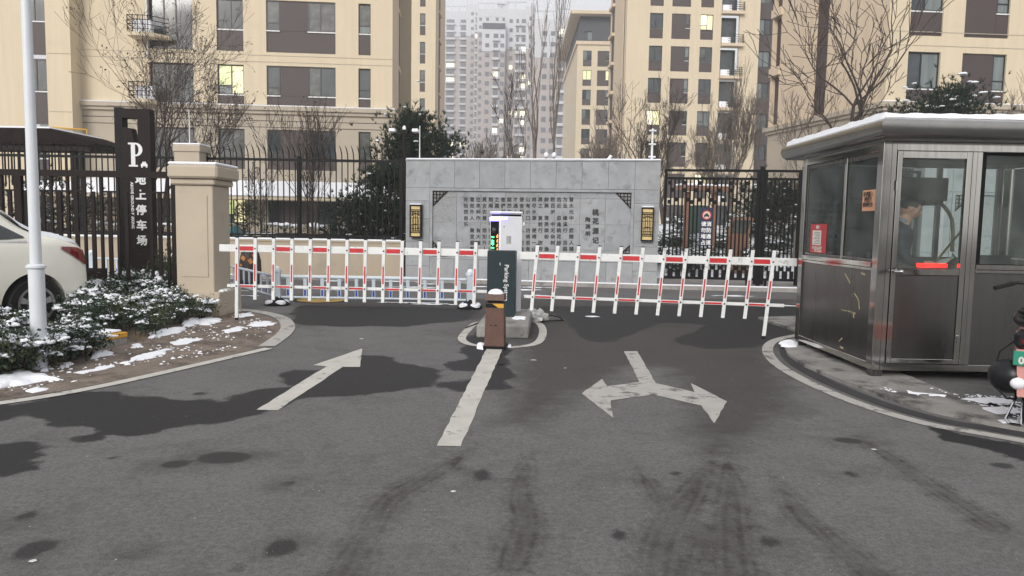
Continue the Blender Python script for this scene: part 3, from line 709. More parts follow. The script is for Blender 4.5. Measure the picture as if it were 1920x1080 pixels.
uE = uc(1424); q = MB(); wall_mesh(q, 0, uE, 0, 33, ops, dep=.25); q.quad((0, 0, 33), (uE, 0, 33), (uE, 14, 33), (0, 14, 33)); q.build('wall', M_cream, Cb)
q = MB(); wall_mesh(q, 0, 9, 0, 33, [(1.0, 1.9, .5, 32.5), (6.6, 8.4, .5, 32.5)], dep=.35); q.xform(Matrix.Rotation(R(90), 4, 'Z') @ Matrix.Scale(-1, 4, (0, 1, 0))); q.build('side_wall', M_cream2, Cb)
for k in range(11):
    z_ = .5+k*2.95; q = MB(); q.bx(.1, .3, 1.02, 1.88, z_, z_+2.94); q.bx(.05, .3, 6.65, 8.35, z_+.35, z_+2.9); q.build('panel', M_brown, Cb)
    q = MB(); q.bx(-.3, .3, 6.4, 8.6, z_, z_+.3); q.build('slab', M_cream2, Cb)
# brown recessed link with windows, right end of the block
ub = uc(1470); ops = []
for T_ in cT: ops.append((uE+.35, uE+1.5, T_-1.5, T_)); window(Cb, uE+.35, T_-1.5, 1.15, 1.5, 'two', y=1.1)
q = MB(); wall_mesh(q, uE, ub, 0, 33, ops, y=1.0); q.build('link_wall', M_brown, Cb)

# ---------- building B (113 m), small block with dark top storey
BO = pp(1078, 300, 113)
Bb = empty('apartment_building', (BO.x, BO.y, 0), 0, 'small cream block in the middle distance with dark grey top storey and overhanging roof', 'building')
bx_ = lambda px: pp(px, 200, 113).x-BO.x
bT = [zt(95+36.7*k, 113, 1110) for k in range(9)]
ops = []
for r, T_ in enumerate(bT):
    if T_ < 2.5: continue
    a, b_ = bx_(1091), bx_(1107); ops.append((a, b_, T_-2.3, T_)); window(Bb, a, T_-1.4, b_-a, 1.4, 'two', glass=(M_litg if r == 1 else None)); panel(Bb, a, b_, T_-2.3, T_-1.4)
    a, b_ = bx_(1118), bx_(1140); ops.append((a, b_, T_-2.3, T_)); panel(Bb, a, b_-.5, T_-2.3, T_); window(Bb, b_-.5, T_-1.4, .5, 1.35, 'sash', glass=(M_lity if r == 1 else None)); panel(Bb, b_-.5, b_, T_-2.3, T_-1.42)
zl = zt(84, 113, 1110); zr = zt(30, 113, 1110); wE = bx_(1175)
q = MB(); wall_mesh(q, 0, wE, 0, zl, ops); q.quad((0, 0, 0), (0, 30, 0), (0, 30, zl), (0, 0, zl)); q.build('wall', M_cream, Bb)
q = MB(); q.bx(-.25, wE, -.25, 30, zl, zl+.5); q.build('cornice', M_cream2, Bb)
q = MB(); wall_mesh(q, .3, wE, zl+.5, zr, [(bx_(1092), bx_(1108), zt(74, 113, 1100), zt(58, 113, 1100))], y=.3); q.quad((.3, .3, zl), (.3, 30, zl), (.3, 30, zr), (.3, .3, zr)); q.build('top_storey_wall', M_roofg, Bb)
window(Bb, bx_(1092), zt(74, 113, 1100), bx_(1108)-bx_(1092), zt(58, 113, 1100)-zt(74, 113, 1100), 'two', y=.42)
q = MB(); q.bx(-1.2, wE, -1.2, 31, zr+.02, zr+.5); q.build('roof', M_cream2, Bb)

# ---------- building D (30 m), right
DA = R(3.9); DO = pp(1652, 300, 30.0); DO = (DO.x, DO.y)
D = empty('apartment_building', (DO[0], DO[1], 0), DA, 'cream apartment block at far right rising behind the booth roof, stone coloured podium', 'building')
def ud(px, py=120): return onplane(px, py, DO, DA)[0]
uEnd = ud(2500); dT = [12.62+.02, 9.62-.96, 5.6, 2.6]
dT = [onplane(1730, 97, DO, DA)[1]+3.02, onplane(1730, 97, DO, DA)[1], 5.55, 2.55]
zc = onplane(1700, 192, DO, DA)[1]
ops = []
D1 = (ud(1702), ud(1763)); D2 = (ud(1804), ud(1887))
for r, T_ in enumerate(dT):
    hh = {0: 2.4, 1: 1.93, 2: 1.9, 3: 1.4}[r]; ww = 1.42
    for k in range(3):
        sh = k*6.2
        a, b_ = D1[0]+sh, D1[1]+sh; ops.append((a, b_, T_-hh, T_)); window(D, a, T_-ww, b_-a, ww, 'two', y=.1, glass=[M_glass, M_glass2]); hh > 1.5 and panel(D, a, b_, T_-hh, T_-ww)
        a, b_ = D2[0]+sh, D2[1]+sh; wn = .52; ops.append((a, b_, T_-hh, T_)); panel(D, a, b_-wn, T_-hh, T_); window(D, b_-wn, T_-ww, wn, ww-.03, 'sash', y=.08, glass=M_glass2); hh > 1.5 and panel(D, b_-wn, b_, T_-hh, T_-ww-.02)
q = MB(); wall_mesh(q, 0, uEnd, zc+.02, 18, ops); q.quad((0, 0, 18), (uEnd, 0, 18), (uEnd, 14, 18), (0, 14, 18)); q.build('wall', M_cream, D)
q = MB(); wall_mesh(q, 0, uEnd, 0, zc-.28, ops); q.build('podium_wall', M_greige, D)
q = MB(); q.bx(-.2, uEnd, -.2, .2, zc-.2, zc); q.bx(-.1, uEnd, -.1, .2, zc-.35, zc-.202); q.build('cornice', M_greige, D)
q = MB(); q.bx(-.18, uEnd, -.18, .0, zc+.002, zc+.03); q.build('cornice_snow', M_snow, D)
for zz in (zc+2.22, zc+2.75, zc-.95): q = MB(); q.bx(.02, uEnd, -.012, -.001, zz, zz+.025); q.build('trim', M_greige, D)
# the receding left face
fa = pp(1440, 240, 38.5); v = Vector((fa.x-DO[0], fa.y-DO[1])); LS = v.length*1.0; ang2 = math.atan2(v.y, v.x)-DA
def side(q): q.xform(Matrix.Rotation(ang2, 4, 'Z') @ Matrix.Scale(-1, 4, (0, 1, 0))); return q
def su(px): return onplane(px, 120, DO, ang2+DA)[0]
s0, s1 = sorted((su(1550), su(1521)))
e0, e1 = sorted((su(1462), su(1448)))
q = MB(); wall_mesh(q, 0, LS, zc+.02, 18, [(s0, s1, zc+.1, 17.9), (e0, e1, zc+.1, 17.9)], dep=.4); side(q).build('side_wall', M_cream2, D)
q = MB(); q.bx(s0, s1, .25, .3, zc+.1, 17.9); side(q).build('panel', M_brown, D)
q = MB(); wall_mesh(q, 0, LS, 0, zc-.2, []); side(q).build('side_podium', M_greige, D)
q = MB(); q.bx(-.1, LS+.2, -.2, .2, zc-.2, zc); q.bx(0, LS+.1, -.1, .2, zc-.35, zc-.202); side(q).build('side_cornice', M_greige, D)
for k in range(5):
    z_ = zc+.2+k*2.9
    q = MB(); q.bx(e0+.02, e1-.02, .2, .26, z_, z_+2.3); side(q).build('panel', M_brown, D)
    q = MB(); q.bx(e0-.1, e1+.1, -.12, .25, z_+2.35, z_+2.75); side(q).build('slab', M_cream2, D)

# ---------- far towers
def tower(px0, px1, Y, ytop, label, pitch_px, cols_px, ysplit=None, balc=(), depth=18, lit=.06, roofbits=(), wpx=5):
    x0, x1 = pp(px0, 200, Y).x, pp(px1, 200, Y).x; zt_ = pp((px0+px1)/2, ytop, Y).z; t = empty('tower_block', (x0, Y, 0), 0, label, 'tower', 'high-rise towers in the haze')
    w = x1-x0; fl = pitch_px*Y/FPX; zs = zt_ if ysplit is None else pp(px0, ysplit, Y).z
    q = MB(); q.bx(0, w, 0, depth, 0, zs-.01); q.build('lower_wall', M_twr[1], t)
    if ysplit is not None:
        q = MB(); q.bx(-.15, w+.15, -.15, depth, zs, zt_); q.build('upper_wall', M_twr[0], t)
    wn = MB(); li = MB(); ba = MB(); sc_ = Y/FPX
    k = 0; z = zt_-fl*1.1
    while z > 4:
        for c in cols_px:
            u = (pp(c, 200, Y).x-x0); ww = wpx*sc_
            (li if random.random() < lit else wn).bx(u-ww/2, u+ww/2, -.2, .1, z-fl*.42, z)
        for c0, c1 in balc:
            u_, v_ = pp(c0, 200, Y).x-x0, pp(c1, 200, Y).x-x0
            ba.bx(u_, v_, -1.2, 0, z-fl*.78, z-fl*.52); (li if random.random() < lit*1.5 else wn).bx(u_+.3, v_-.3, -.25, .05, z-fl*.5, z+fl*.02)
        z -= fl
    for nm, qq, mt in (('windows', wn, M_twrw), ('lit_windows', li, M_litw), ('balconies', ba, M_twr[0])):
        if qq.f: o = qq.build(nm, mt, t, fix=False); o['kind'] = 'stuff'
    for a, b_, y_ in roofbits:
        q = MB(); q.bx(pp(a, 200, Y).x-x0, pp(b_, 200, Y).x-x0, 1, 8, zt_+.01, pp(a, y_, Y).z); q.build('roof_turret', M_twr[0], t)
    q = MB(); 
    for i in range(int(w/3)): q.bx(i*3.0, i*3+.4, .3, .7, zt_, zt_+2.2)
    q.bx(0, w, .35, .65, zt_+2.2, zt_+2.6); q.build('parapet_frame', M_twr[0], t)
    return t
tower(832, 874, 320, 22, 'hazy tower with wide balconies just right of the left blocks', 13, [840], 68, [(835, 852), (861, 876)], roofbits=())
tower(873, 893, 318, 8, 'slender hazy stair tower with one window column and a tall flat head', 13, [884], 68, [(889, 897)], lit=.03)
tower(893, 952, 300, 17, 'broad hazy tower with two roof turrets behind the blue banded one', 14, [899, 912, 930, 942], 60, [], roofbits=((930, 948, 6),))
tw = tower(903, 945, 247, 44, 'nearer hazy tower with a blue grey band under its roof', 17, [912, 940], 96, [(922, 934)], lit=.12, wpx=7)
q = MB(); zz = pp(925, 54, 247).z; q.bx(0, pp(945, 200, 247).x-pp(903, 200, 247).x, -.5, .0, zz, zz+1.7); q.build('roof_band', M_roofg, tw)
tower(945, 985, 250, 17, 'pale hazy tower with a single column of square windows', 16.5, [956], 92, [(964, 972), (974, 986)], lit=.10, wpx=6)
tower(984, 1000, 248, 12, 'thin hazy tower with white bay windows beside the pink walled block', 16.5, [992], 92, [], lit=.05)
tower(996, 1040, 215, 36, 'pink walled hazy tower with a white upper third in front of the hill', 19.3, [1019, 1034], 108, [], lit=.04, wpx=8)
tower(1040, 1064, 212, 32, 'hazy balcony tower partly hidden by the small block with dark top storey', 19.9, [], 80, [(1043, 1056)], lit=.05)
# street side opposite, behind the camera: what the panes and the steel mirror
for i, (x_, w_, h_, lb) in enumerate([(-34, 30, 17, 'cream block across the street behind the viewpoint, left'), (2, 34, 20, 'cream block across the street behind the viewpoint, right')]):
    t = empty('street_building', (x_, -62, 0), 0, lb, 'building'); ops = []
    for r in range(int(h_//3)):
        for c in range(int(w_//3.4)):
            ops.append((1+c*3.4, 2.8+c*3.4, 1+r*3, 2.6+r*3))
    q = MB(); wall_mesh(q, 0, w_, 0, h_, ops); q.quad((0, 0, h_), (w_, 0, h_), (w_, 12, h_), (0, 12, h_)); q.bx(0, w_, .2, .3, 0.5, h_-.5, 1); q.xform(Matrix.Translation((w_, 0, 0)) @ Matrix.Rotation(R(180), 4, 'Z')); q.build('wall', [M_cream, M_glass], t)
# haze
q = MB(); q.bx(-280, 460, -50, 440, -1.1, 124)
hz = q.build('haze', []); hm = bpy.data.materials.new('haze_air'); hm.use_nodes = True; hn = hm.node_tree.nodes; hn.remove(hn['Principled BSDF'])
pv = hn.new('ShaderNodeVolumePrincipled'); pv.inputs['Color'].default_value = (.93, .95, .99, 1); pv.inputs['Density'].default_value = .0012; pv.inputs['Anisotropy'].default_value = .2
hm.node_tree.links.new(pv.outputs[0], hn['Material Output'].inputs['Volume']); hz.data.materials.clear(); hz.data.materials.append(hm); hz['kind'] = 'stuff'
# ================================================================= STONE WALL WITH INSCRIPTION
VERSE = ["晋太元中 武陵人捕鱼", "为业 缘溪行 忘路之", "远近 忽逢桃花林 夹岸", "数百步 中无杂树 芳草", "鲜美 落英缤纷 渔人甚", "异之 复前行 欲穷其林", "林尽水源 便得一山", "山有小口 仿佛若有光", "便舍船从口入 初极狭", "才通人 复行数十步", "豁然开朗 土地平旷 屋", "舍俨然 有良田美池桑竹", "之属 阡陌交通 鸡犬", "相闻 其中往来种作", "男女衣着 悉如外人", "往来种作 有大道 相闻", "看如外人 黄发垂髫", "并怡然自乐"]
GL = {}
def glyph(c, size, mat, bold=.012):
    bold = bold*.4
    k = (c, round(size, 3), mat.name)
    if k not in GL:
        base_ = text_mesh(c, size, mat, extrude=.0015, bold=0, res=2); e_ = bold*size/.15
        GL[k] = join_meshes('glyph', [(base_, Matrix.Translation((dx, -.0003*i_, dz))) for i_, (dx, dz) in enumerate(((-e_, 0), (e_, 0), (0, e_), (0, -e_)))], mat)
    return GL[k]
def stone_wall(O, ang, L, label, full=True):
    w = empty('stone_wall', (O[0], O[1], .07), ang, label, 'wall')
    H = 3.14; bk = .7
    def uz(px, py): u, z = onplane(px, py, O, ang); return u, z-.07
    if full: fl_, ft = uz(806, 352); fr_, _ = uz(1190, 357); fb = uz(1000, 489)[1]; r0_, rt = uz(812, 357); r1_, _ = uz(1184, 360)
    else: fl_, ft, fr_, fb, r0_, rt, r1_ = .66, 2.43, L-.66, .5, .74, 2.36, L-.74
    rt = ft-.075; fb_i = fb+.06
    q = MB(); q.bx(0.01, L-.01, .09, bk, 0, H-.03); q.build('core', M_mortar, w)
    bmts = [pm('block_stone_%d' % k, c, .8, var=.14, scale=2.2+k*.4, bump=.3, bscale=90, grime=(gcol, 2.6+k*.5, .52+.015*k, .14)) for k, (c, gcol) in enumerate([((.30, .315, .335), (.19, .20, .21)), ((.315, .33, .345), (.18, .19, .20)), ((.28, .295, .31), (.17, .18, .185)), ((.30, .31, .325), (.20, .21, .22))])]
    def block(u0, u1, z0, z1, y0, mats=bmts, g=.0028):
        q = MB(); dy = random.uniform(-.003, .003); q.bx(u0+g, u1-g, y0+dy, y0+.12, z0+g, z1-g, bev=.002); q.build('stone_block', random.choice(mats), w)
    # top course
    n_ = 10; e = [0, fl_]+[fl_+(fr_-fl_)*k/8 for k in range(1, 8)]+[fr_, L]
    for i in range(len(e)-1): block(e[i], e[i+1], ft+.0, H-.03, 0)
    zs = [0, .32, .95, 1.58, 2.05, ft]
    for j in range(1, 5):
        block(0, fl_-.0, zs[j], zs[j+1], 0); block(fr_, L, zs[j], zs[j+1], 0)
    block(0, fl_, .0, zs[1], 0); block(fr_, L, 0, zs[1], 0)
    for i in range(1, len(e)-2): block(e[i], e[i+1], 0, fb, 0)
    # moulding frame
    q = MB(); t = .075
    q.bx(fl_+.004, fr_-.004, -.012, .09, ft-t, ft-.006); q.bx(fl_+.004, fr_-.004, .0, .09, fb+.006, fb+t-.02); q.bx(fl_+.004, fl_+t, -.010, .09, fb+t-.019, ft-t-.001); q.bx(fr_-t, fr_-.004, -.010, .09, fb+t-.019, ft-t-.001); q.build('moulding', M_stone, w)
    # recessed panel
    iu0, iu1, iz0, iz1 = fl_+t, fr_-t, fb+t-.02, ft-t; nu = 8; zr_ = [iz0, iz0+.26, iz0+.26+.66, iz0+.26+1.32, iz1]
    zr_ = sorted({min(v, iz1) for v in zr_})
    for j in range(len(zr_)-1):
        if zr_[j+1]-zr_[j] < .05: continue
        for i in range(nu): block(iu0+(iu1-iu0)*i/nu, iu0+(iu1-iu0)*(i+1)/nu, zr_[j], zr_[j+1], .045, [M_stone_d, bmts[0], M_stone_d] if i < 4 else bmts, g=.002)
    # coping snow
    q = MB(); q.bx(-.01, L+.01, -.02, bk, H-.03, H+.0); q.build('coping', M_stone, w)
    q = MB(); q.bx(0, L, -.01, bk-.02, H+.001, H+.035, bev=.012); q.build('snow_cap', M_snow, w)
    # lattice corners
    for cx, cz, sx, sz in ((iu0, iz1, 1, -1), (iu1, iz1, -1, -1), (iu0, iz0, 1, 1), (iu1, iz0, -1, 1)):
        q = MB(); s_ = .40; y0, y1 = .015, .044; b_ = .022
        def bar(a0, c0, a1, c1, wd=b_):
            p = Vector((cx+sx*a0, 0, cz+sz*c0)); r_ = Vector((cx+sx*a1, 0, cz+sz*c1)); d = (r_-p).normalized(); n__ = Vector((-d.z, 0, d.x))*wd/2
            q.prism([((p+n__).x, (p+n__).z), ((r_+n__).x, (r_+n__).z), ((r_-n__).x, (r_-n__).z), ((p-n__).x, (p-n__).z)], y0+random.uniform(0, .002), y1, axis='y')
        bar(0, .012, s_, .012, .03); bar(.012, 0, .012, s_, .03); bar(s_, .0, 0, s_, .03)
        for a in (.1, .19, .28): bar(a, 0, a, s_-a); bar(0, a, s_-a, a, .018)
        q.build('lattice_corner', M_darkbrown, w)
    if full:
        items = []
        x_r = 1071.0
        for ci, col in enumerate(VERSE):
            for ri, ch in enumerate(col):
                if ch == ' ': continue
                px = x_r-11.65*ci; py = 374.7+11.6*ri
                u, z = uz(px, py); 
                if z < iz0+.12: continue
                items.append((glyph(ch, .125, M_ink), Matrix.Translation((u, .040, z)) @ Matrix.Rotation(random.uniform(-.04, .04), 4, 'Y')))
        link('inscription', join_meshes('inscription', items, M_ink), w)
        items = []
        for ch, py in zip("桃花源记", (399, 415.5, 434, 451.5)): u, z = uz(1116.5, py); items.append((glyph(ch, .17, M_ink, .02), Matrix.Translation((u, .040, z))))
        for ch, py in zip("陶渊明", (412.5, 425.5, 439)): u, z = uz(1102, py); items.append((glyph(ch, .135, M_ink, .016), Matrix.Translation((u, .040, z))))
        link('title_lettering', join_meshes('title_lettering', items, M_ink), w)
    return w, uz
SO = (-2.88, 19.9); SA = math.atan2(18.9-19.9, 3.71+2.88); SL = math.hypot(6.59, 1.0)
SW, suz = stone_wall(SO, SA, SL, 'long grey stone wall carved with columns of Chinese writing, behind the barrier gates')
GO = (3.80, 18.84); GA = math.atan2(-.40, 3.4)
e2 = (GO[0]+6.2*math.cos(GA), GO[1]+6.2*math.sin(GA))
SW2, _ = stone_wall(e2, GA, 6.6, 'plain grey stone wall seen through the panes of the guard booth', full=False)
def sconce(O, ang, px0, px1, py0, py1, label):
    u0, z1 = onplane(px0, py0, O, ang); u1, z0 = onplane(px1, py1, O, ang); w = u1-u0; h = z1-z0
    cx = O[0]+u0*math.cos(ang); cy = O[1]+u0*math.sin(ang)
    t = empty('wall_lamp', (cx, cy, z0), ang, label, 'lamp', 'brass fretwork lamps on the stone wall')
    q = MB(); f = .03
    q.bx(0, w, -.15, -.001, 0, f); q.bx(0, w, -.15, -.001, h-f, h); q.bx(0, f, -.149, -.002, f, h-f); q.bx(w-f, w, -.149, -.002, f, h-f)
    for zz in (.13, .17, h-.17, h-.13): q.bx(f, w-f, -.145, -.12, zz-.008, zz+.008)
    # fretwork
    cxm = w/2
    for x_ in (w*.34, w*.5, w*.66): q.bx(x_-.006, x_+.006, -.143, -.122, .17, h-.17)
    for x_ in (w*.22, w*.78): q.bx(x_-.006, x_+.006, -.142, -.122, .17, .29); q.bx(x_-.006, x_+.006, -.142, -.122, h-.29, h-.17); q.bx(x_-.005, x_+.005, -.142, -.122, .36, h-.36)
    for zz in (.29, h-.29): q.path([(w*.16, -.132, zz), (w*.3, -.132, zz+.05), (w*.5, -.132, zz+.07), (w*.7, -.132, zz+.05), (w*.84, -.132, zz)], .008, 4)
    for zz in (.24, h-.24, .34, h-.34): q.bx(f, w-f, -.141, -.122, zz-.005, zz+.005)
    q.build('lamp_frame', M_black, t)
    q = MB(); q.bx(f+.001, w-f-.001, -.118, -.005, f+.001, h-f-.001); q.build('lamp_panel', M_gold, t)
    q = MB(); q.bx(.0, w, -.15, -.001, h+.001, h+.03, bev=.01); q.build('snow_cap', M_snow, t)
sconce(SO, SA, 771, 792, 384, 445, 'brass fretwork wall lamp on the left end of the stone wall')
sconce(SO, SA, 1203, 1224, 389, 452, 'brass fretwork wall lamp on the right end of the stone wall beside the black gate')

# ================================================================= LEFT LOW WALL AND SPIKED FENCE (Y = 20)
FY = 20.05; fx0 = -24.0; fx1 = -2.95
lw_ = empty('low_wall', (fx0, FY, .07), 0, 'low beige rendered wall topped with snow under the black spiked fence', 'wall')
q = MB(); q.bx(0, fx1-fx0, 0, .3, 0, .90); q.build('wall_body', M_low, lw_)
q = MB(); q.bx(-.02, fx1-fx0, -.03, .33, .902, .94); q.build('coping', M_low, lw_)
q = MB(); q.bx(0, fx1-fx0, -.028, .32, .942, .99, bev=.015); q.build('snow_cap', M_snow, lw_)
fe = empty('spiked_fence', (fx0, FY+.12, 1.07), 0, 'tall black spiked steel fence standing on the low beige wall', 'fence')
LEN = fx1-fx0-.05
q = MB(); q.bx(0, LEN, -.02, .02, .05, .10); q.bx(0, LEN, -.02, .02, .0, .03); q.build('bottom_rail', M_black, fe)
q = MB(); q.bx(0, LEN, -.03, .03, 2.06, 2.13); q.build('top_rail', M_black, fe)
q = MB(); q.bx(-.013, .013, -.013, .013, .035, 2.14); q.path([(0, 0, 2.14), (-.005, -.01, 2.28), (-.025, -.04, 2.40), (-.06, -.08, 2.50)], [.016, .016, .014, .004], 5)
pk = q.mesh('picket', M_black)
k = int(LEN/.158)
for i in range(k):
    o = link('picket', pk, fe); o.location = (.08+i*.158, 0, 0)
q = MB(); q.bx(-.04, .04, -.04, .04, 0, 2.2); pm_ = q.mesh('post', M_black)
for px in (-60, 155, 560, 752):
    o = link('post', pm_, fe); o.location = (pp(px, 350, FY+.12).x-fx0, 0.001, 0)
# small rear pillar in that fence line
x0p, x1p = pp(328, 300, 19.8).x, pp(379, 300, 19.8).x
sp_ = empty('small_pillar', (x0p, 19.7, .07), 0, 'small beige rear pillar with a snowy cap behind the big gate pillar', 'pillar')
wp = x1p-x0p; q = MB(); q.bx(.03, wp-.03, 0, .7, 0, 3.22); q.build('shaft', M_pillar, sp_)
q = MB(); q.bx(0, wp, -.03, .73, 3.222, 3.40, bev=.02); q.build('cap', M_pillar, sp_); q = MB(); q.bx(.0, wp, -.02, .72, 3.402, 3.45, bev=.02); q.build('snow_cap', M_snow, sp_)
def whip(px, py0, py1, Y, label, arms=(), r=.014):
    z0, z1 = pp(px, py1, Y).z, pp(px, py0, Y).z
    t = empty('insulator_post', (pp(px, (py0+py1)/2, Y).x, Y, z0), 0, label, 'post'); h = z1-z0
    q = MB(); q.tube((0, 0, 0), (0, 0, h), r, r*.8, 8); q.build('rod', M_white, t)
    for a in arms:
        q = MB(); q.tube((-.09, -.02, h*a), (.09, -.02, h*a), .022, n=8); q.build('insulator', M_white, t)
whip(355, 206, 274, 20.0, 'thin white rod on the snowy small pillar')
whip(787, 236, 297, 20.2, 'thin white rod on top of the stone wall near its left end')
whip(1223, 241, 300, 19.2, 'white post with three insulators on top of the stone wall near its right end', (.1, .5, .93), .03)
# camera pole behind
cp = pp(758, 250, 21.5); pole = empty('camera_pole', (cp.x, 21.5, .07), 0, 'brown pole carrying two white surveillance cameras behind the fence', 'pole'); zt1 = pp(758, 243, 21.5).z-.07; za = pp(758, 252, 21.5).z-.07
q = MB(); q.tube((0, 0, 0), (0, 0, zt1), .05, .045, 10); q.build('shaft', M_darkbrown, pole)
q = MB(); q.tube((-.36, -.02, za), (.36, -.02, za), .02, n=6); q.build('crossbar', M_darkbrown, pole)
for sx in (-1, 1):
    q = MB(); q.bx(sx*.33-.09, sx*.33+.09, -.18, .12, za+.05, za+.15, bev=.02); q.tube((sx*.33, 0, za), (sx*.33, 0, za+.05), .015); q.tube((sx*.33-.02*sx, -.185, za+.10), (sx*.33-.02*sx, -.179, za+.10), .035); q.build('camera', M_cab, pole)
q = MB(); q.tube((0, 0, zt1), (0, 0, zt1+.06), .05, .05, 10); q.tube((0, 0, zt1+.06), (0, 0, zt1+.11), .05, .02, 10); q.build('dome', M_cab, pole)

# ================================================================= RIGHT BLACK GATES
def lattice_leaf(O, ang, u0, u1, label, group='black lattice gate leaves', z0=.22, z1=2.92):
    c, s_ = math.cos(ang), math.sin(ang)
    t = empty('gate_leaf', (O[0]+u0*c, O[1]+u0*s_, .07), ang, label, 'gate', group); w = u1-u0
    q = MB(); q.bx(0, .07, -.035, .035, .06, z1); q.bx(w-.07, w, -.035, .035, .06, z1); q.bx(.07, w-.07, -.034, .034, z1-.06, z1); q.bx(.07, w-.07, -.034, .034, z1-.26, z1-.20); q.bx(.07, w-.07, -.034, .034, z0-.06, z0); q.build('frame', M_black, t)
    n_ = int((w-.14)/.0925); st = (w-.14)/n_
    q = MB(); q.bx(-.019, .019, -.012, .012, z0+.001, z1-.262); bm_ = q.mesh('bar', M_black)
    q = MB(); q.bx(0.0195, st-.0195, -.01, .01, -.05, .05); bb = q.mesh('cross_piece', M_black)
    q = MB(); q.bx(0.0195, st-.0195, -.01, .01, -.10, .10); bb2 = q.mesh('cross_piece', M_black)
    for i in range(n_+1):
        if 0 < i < n_: o = link('bar', bm_, t); o.location = (.07+i*st, 0, 0)
        if i < n_:
            for zz, par, mm in ((2.40, i % 3 == 1, bb), (2.16, i % 3 == 2, bb), (2.10, i % 3 == 0 and i % 2 == 0, bb), (.46, i % 2 == 0, bb), (.31, i % 2 == 1, bb2), (z1-.34, i % 4 == 0, bb)):
                if par: o = link('cross_piece', mm, t); o.location = (.07+i*st, 0, zz)
    return t
uA, _ = onplane(1244, 400, GO, GA); uB, _ = onplane(1424, 400, GO, GA); uC, _ = onplane(1500, 400, GO, GA)
g1 = lattice_leaf(GO, GA, uA, uB-.02, 'black lattice gate leaf carrying the navy no parking sign')
g2 = lattice_leaf(GO, GA, uB+.09, uC, 'black lattice gate leaf between the navy sign leaf and the booth')
g3 = lattice_leaf(GO, GA, uC+.12, 6.1, 'black lattice leaf standing behind the guard booth')
def place(O, ang, u, z=.07): return (O[0]+u*math.cos(ang), O[1]+u*math.sin(ang), z)
for u_, lb in ((uB+.03, 'black square post between the two lattice gate leaves'), (uC+.06, 'black square post beside the guard booth')):
    t = empty('gate_post', place(GO, GA, u_), GA, lb, 'post'); q = MB(); q.bx(-.045, .045, -.05, .05, 0, 2.97); q.build('shaft', M_black, t); q = MB(); q.bx(-.05, .05, -.055, .055, 2.972, 3.0); q.build('cap', M_black, t)
# castor under the gate
for u_ in (uB-.25, uB+.2):
    t = empty('gate_castor', place(GO, GA, u_), GA, 'small black castor under the lattice gate, %s the middle post' % ('left of' if u_ < uB else 'right of'), 'wheel'); q = MB(); q.tube((-.02, -.06, .06), (.02, -.06, .06), .06, n=14); q.build('wheel', M_rubber, t); q = MB(); q.bx(-.03, .03, -.09, -.03, .10, .17); q.build('bracket', M_black, t)
# navy sign on the gate
sx0, sz1 = onplane(1312, 389, GO, GA); sx1, sz0 = onplane(1334, 461, GO, GA)
t = empty('no_parking_sign', (place(GO, GA, sx0)[0]+.0, place(GO, GA, sx0)[1]-.05, sz0), GA, 'navy fire lane sign hung on the black lattice gate', 'sign')
w, h = sx1-sx0, sz1-sz0; q = MB(); q.bx(0, w, -.01, .005, 0, h); q.build('board', M_navy, t)
q = MB(); cz = h-.19; R1 = .115
for k in range(24):
    a0, a1 = 2*math.pi*k/24, 2*math.pi*(k+1)/24
    q.quad(*[(w/2+r*math.cos(a), -.013, cz+r*math.sin(a)) for r, a in ((R1, a0), (R1, a1), (R1*.78, a1), (R1*.78, a0))])
q.build('ring', pm('sign_red', (.45, .06, .04), .5), t)
q = MB(); q.poly([(w/2+R1*.78*math.cos(2*math.pi*k/24), -.012, cz+R1*.78*math.sin(2*math.pi*k/24)) for k in range(24)]); q.build('disc', pm('sign_cream', (.60, .50, .42), .5), t)
q = MB(); c0 = w/2; q.prism([(c0-.065, cz-.035), (c0+.065, cz-.035), (c0+.065, cz+.005), (c0+.042, cz+.012), (c0+.028, cz+.045), (c0-.028, cz+.045), (c0-.042, cz+.012), (c0-.065, cz+.005)], -.017, -.014, 'y'); q.bx(c0-.06, c0-.035, -.017, -.014, cz-.055, cz-.034); q.bx(c0+.035, c0+.06, -.017, -.014, cz-.055, cz-.034); q.build('car_symbol', M_ink, t)
it = []
for col, x_ in (("消防通道", w*.70), ("请勿堵占", w*.30)):
    for i, ch in enumerate(col): it.append((glyph(ch, .125, M_white, .012), Matrix.Translation((x_, -.013, h-.42-i*.155))))
link('lettering', join_meshes('lettering', it, M_white), t)

# notice boards on the snowy bank
def bankz(x, y):
    tt = min(1, max(0, (y-21.0)/9)); return .08+1.55*tt*tt*(3-2*tt)
p = pp(1312, 420, 24.5); t = empty('notice_board', (p.x, 24.5, bankz(p.x, 24.5)-.05), R(12), 'roofed notice board with green panel and orange posts behind the black gate', 'notice board')
hb = 2.9-t.location.z
for s_ in (-.50, .50): q = MB(); q.bx(s_-.06, s_+.07, -.06, .06, 0, hb-.2); q.build('post', M_wood, t)
q = MB(); q.bx(-.43, .30, -.04, .04, hb-1.55, hb-.65); q.build('panel', M_green, t)
q = MB(); q.prism([(-.85, hb-.16), (.95, hb-.16), (.85, hb-.02), (-.75, hb-.02)], -.35, .35, 'y'); q.build('roof', M_wood, t)
q = MB(); q.bx(-.78, .88, -.30, .30, hb-.018, hb+.05, bev=.02); q.build('snow_cap', M_snow, t)
p = pp(1387, 440, 22.3); t = empty('information_lectern', (p.x, 22.3, bankz(p.x, 22.3)-.06), R(10), 'orange wooden lectern with slanted picture panel on the snowy bank behind the gate', 'lectern')
hb = pp(1387, 408, 22.3).z-t.location.z; hm_ = pp(1387, 442, 22.3).z-t.location.z
q = MB(); q.bx(-.32, .30, -.02, .25, 0, hm_); q.build('pedestal', M_wood, t)
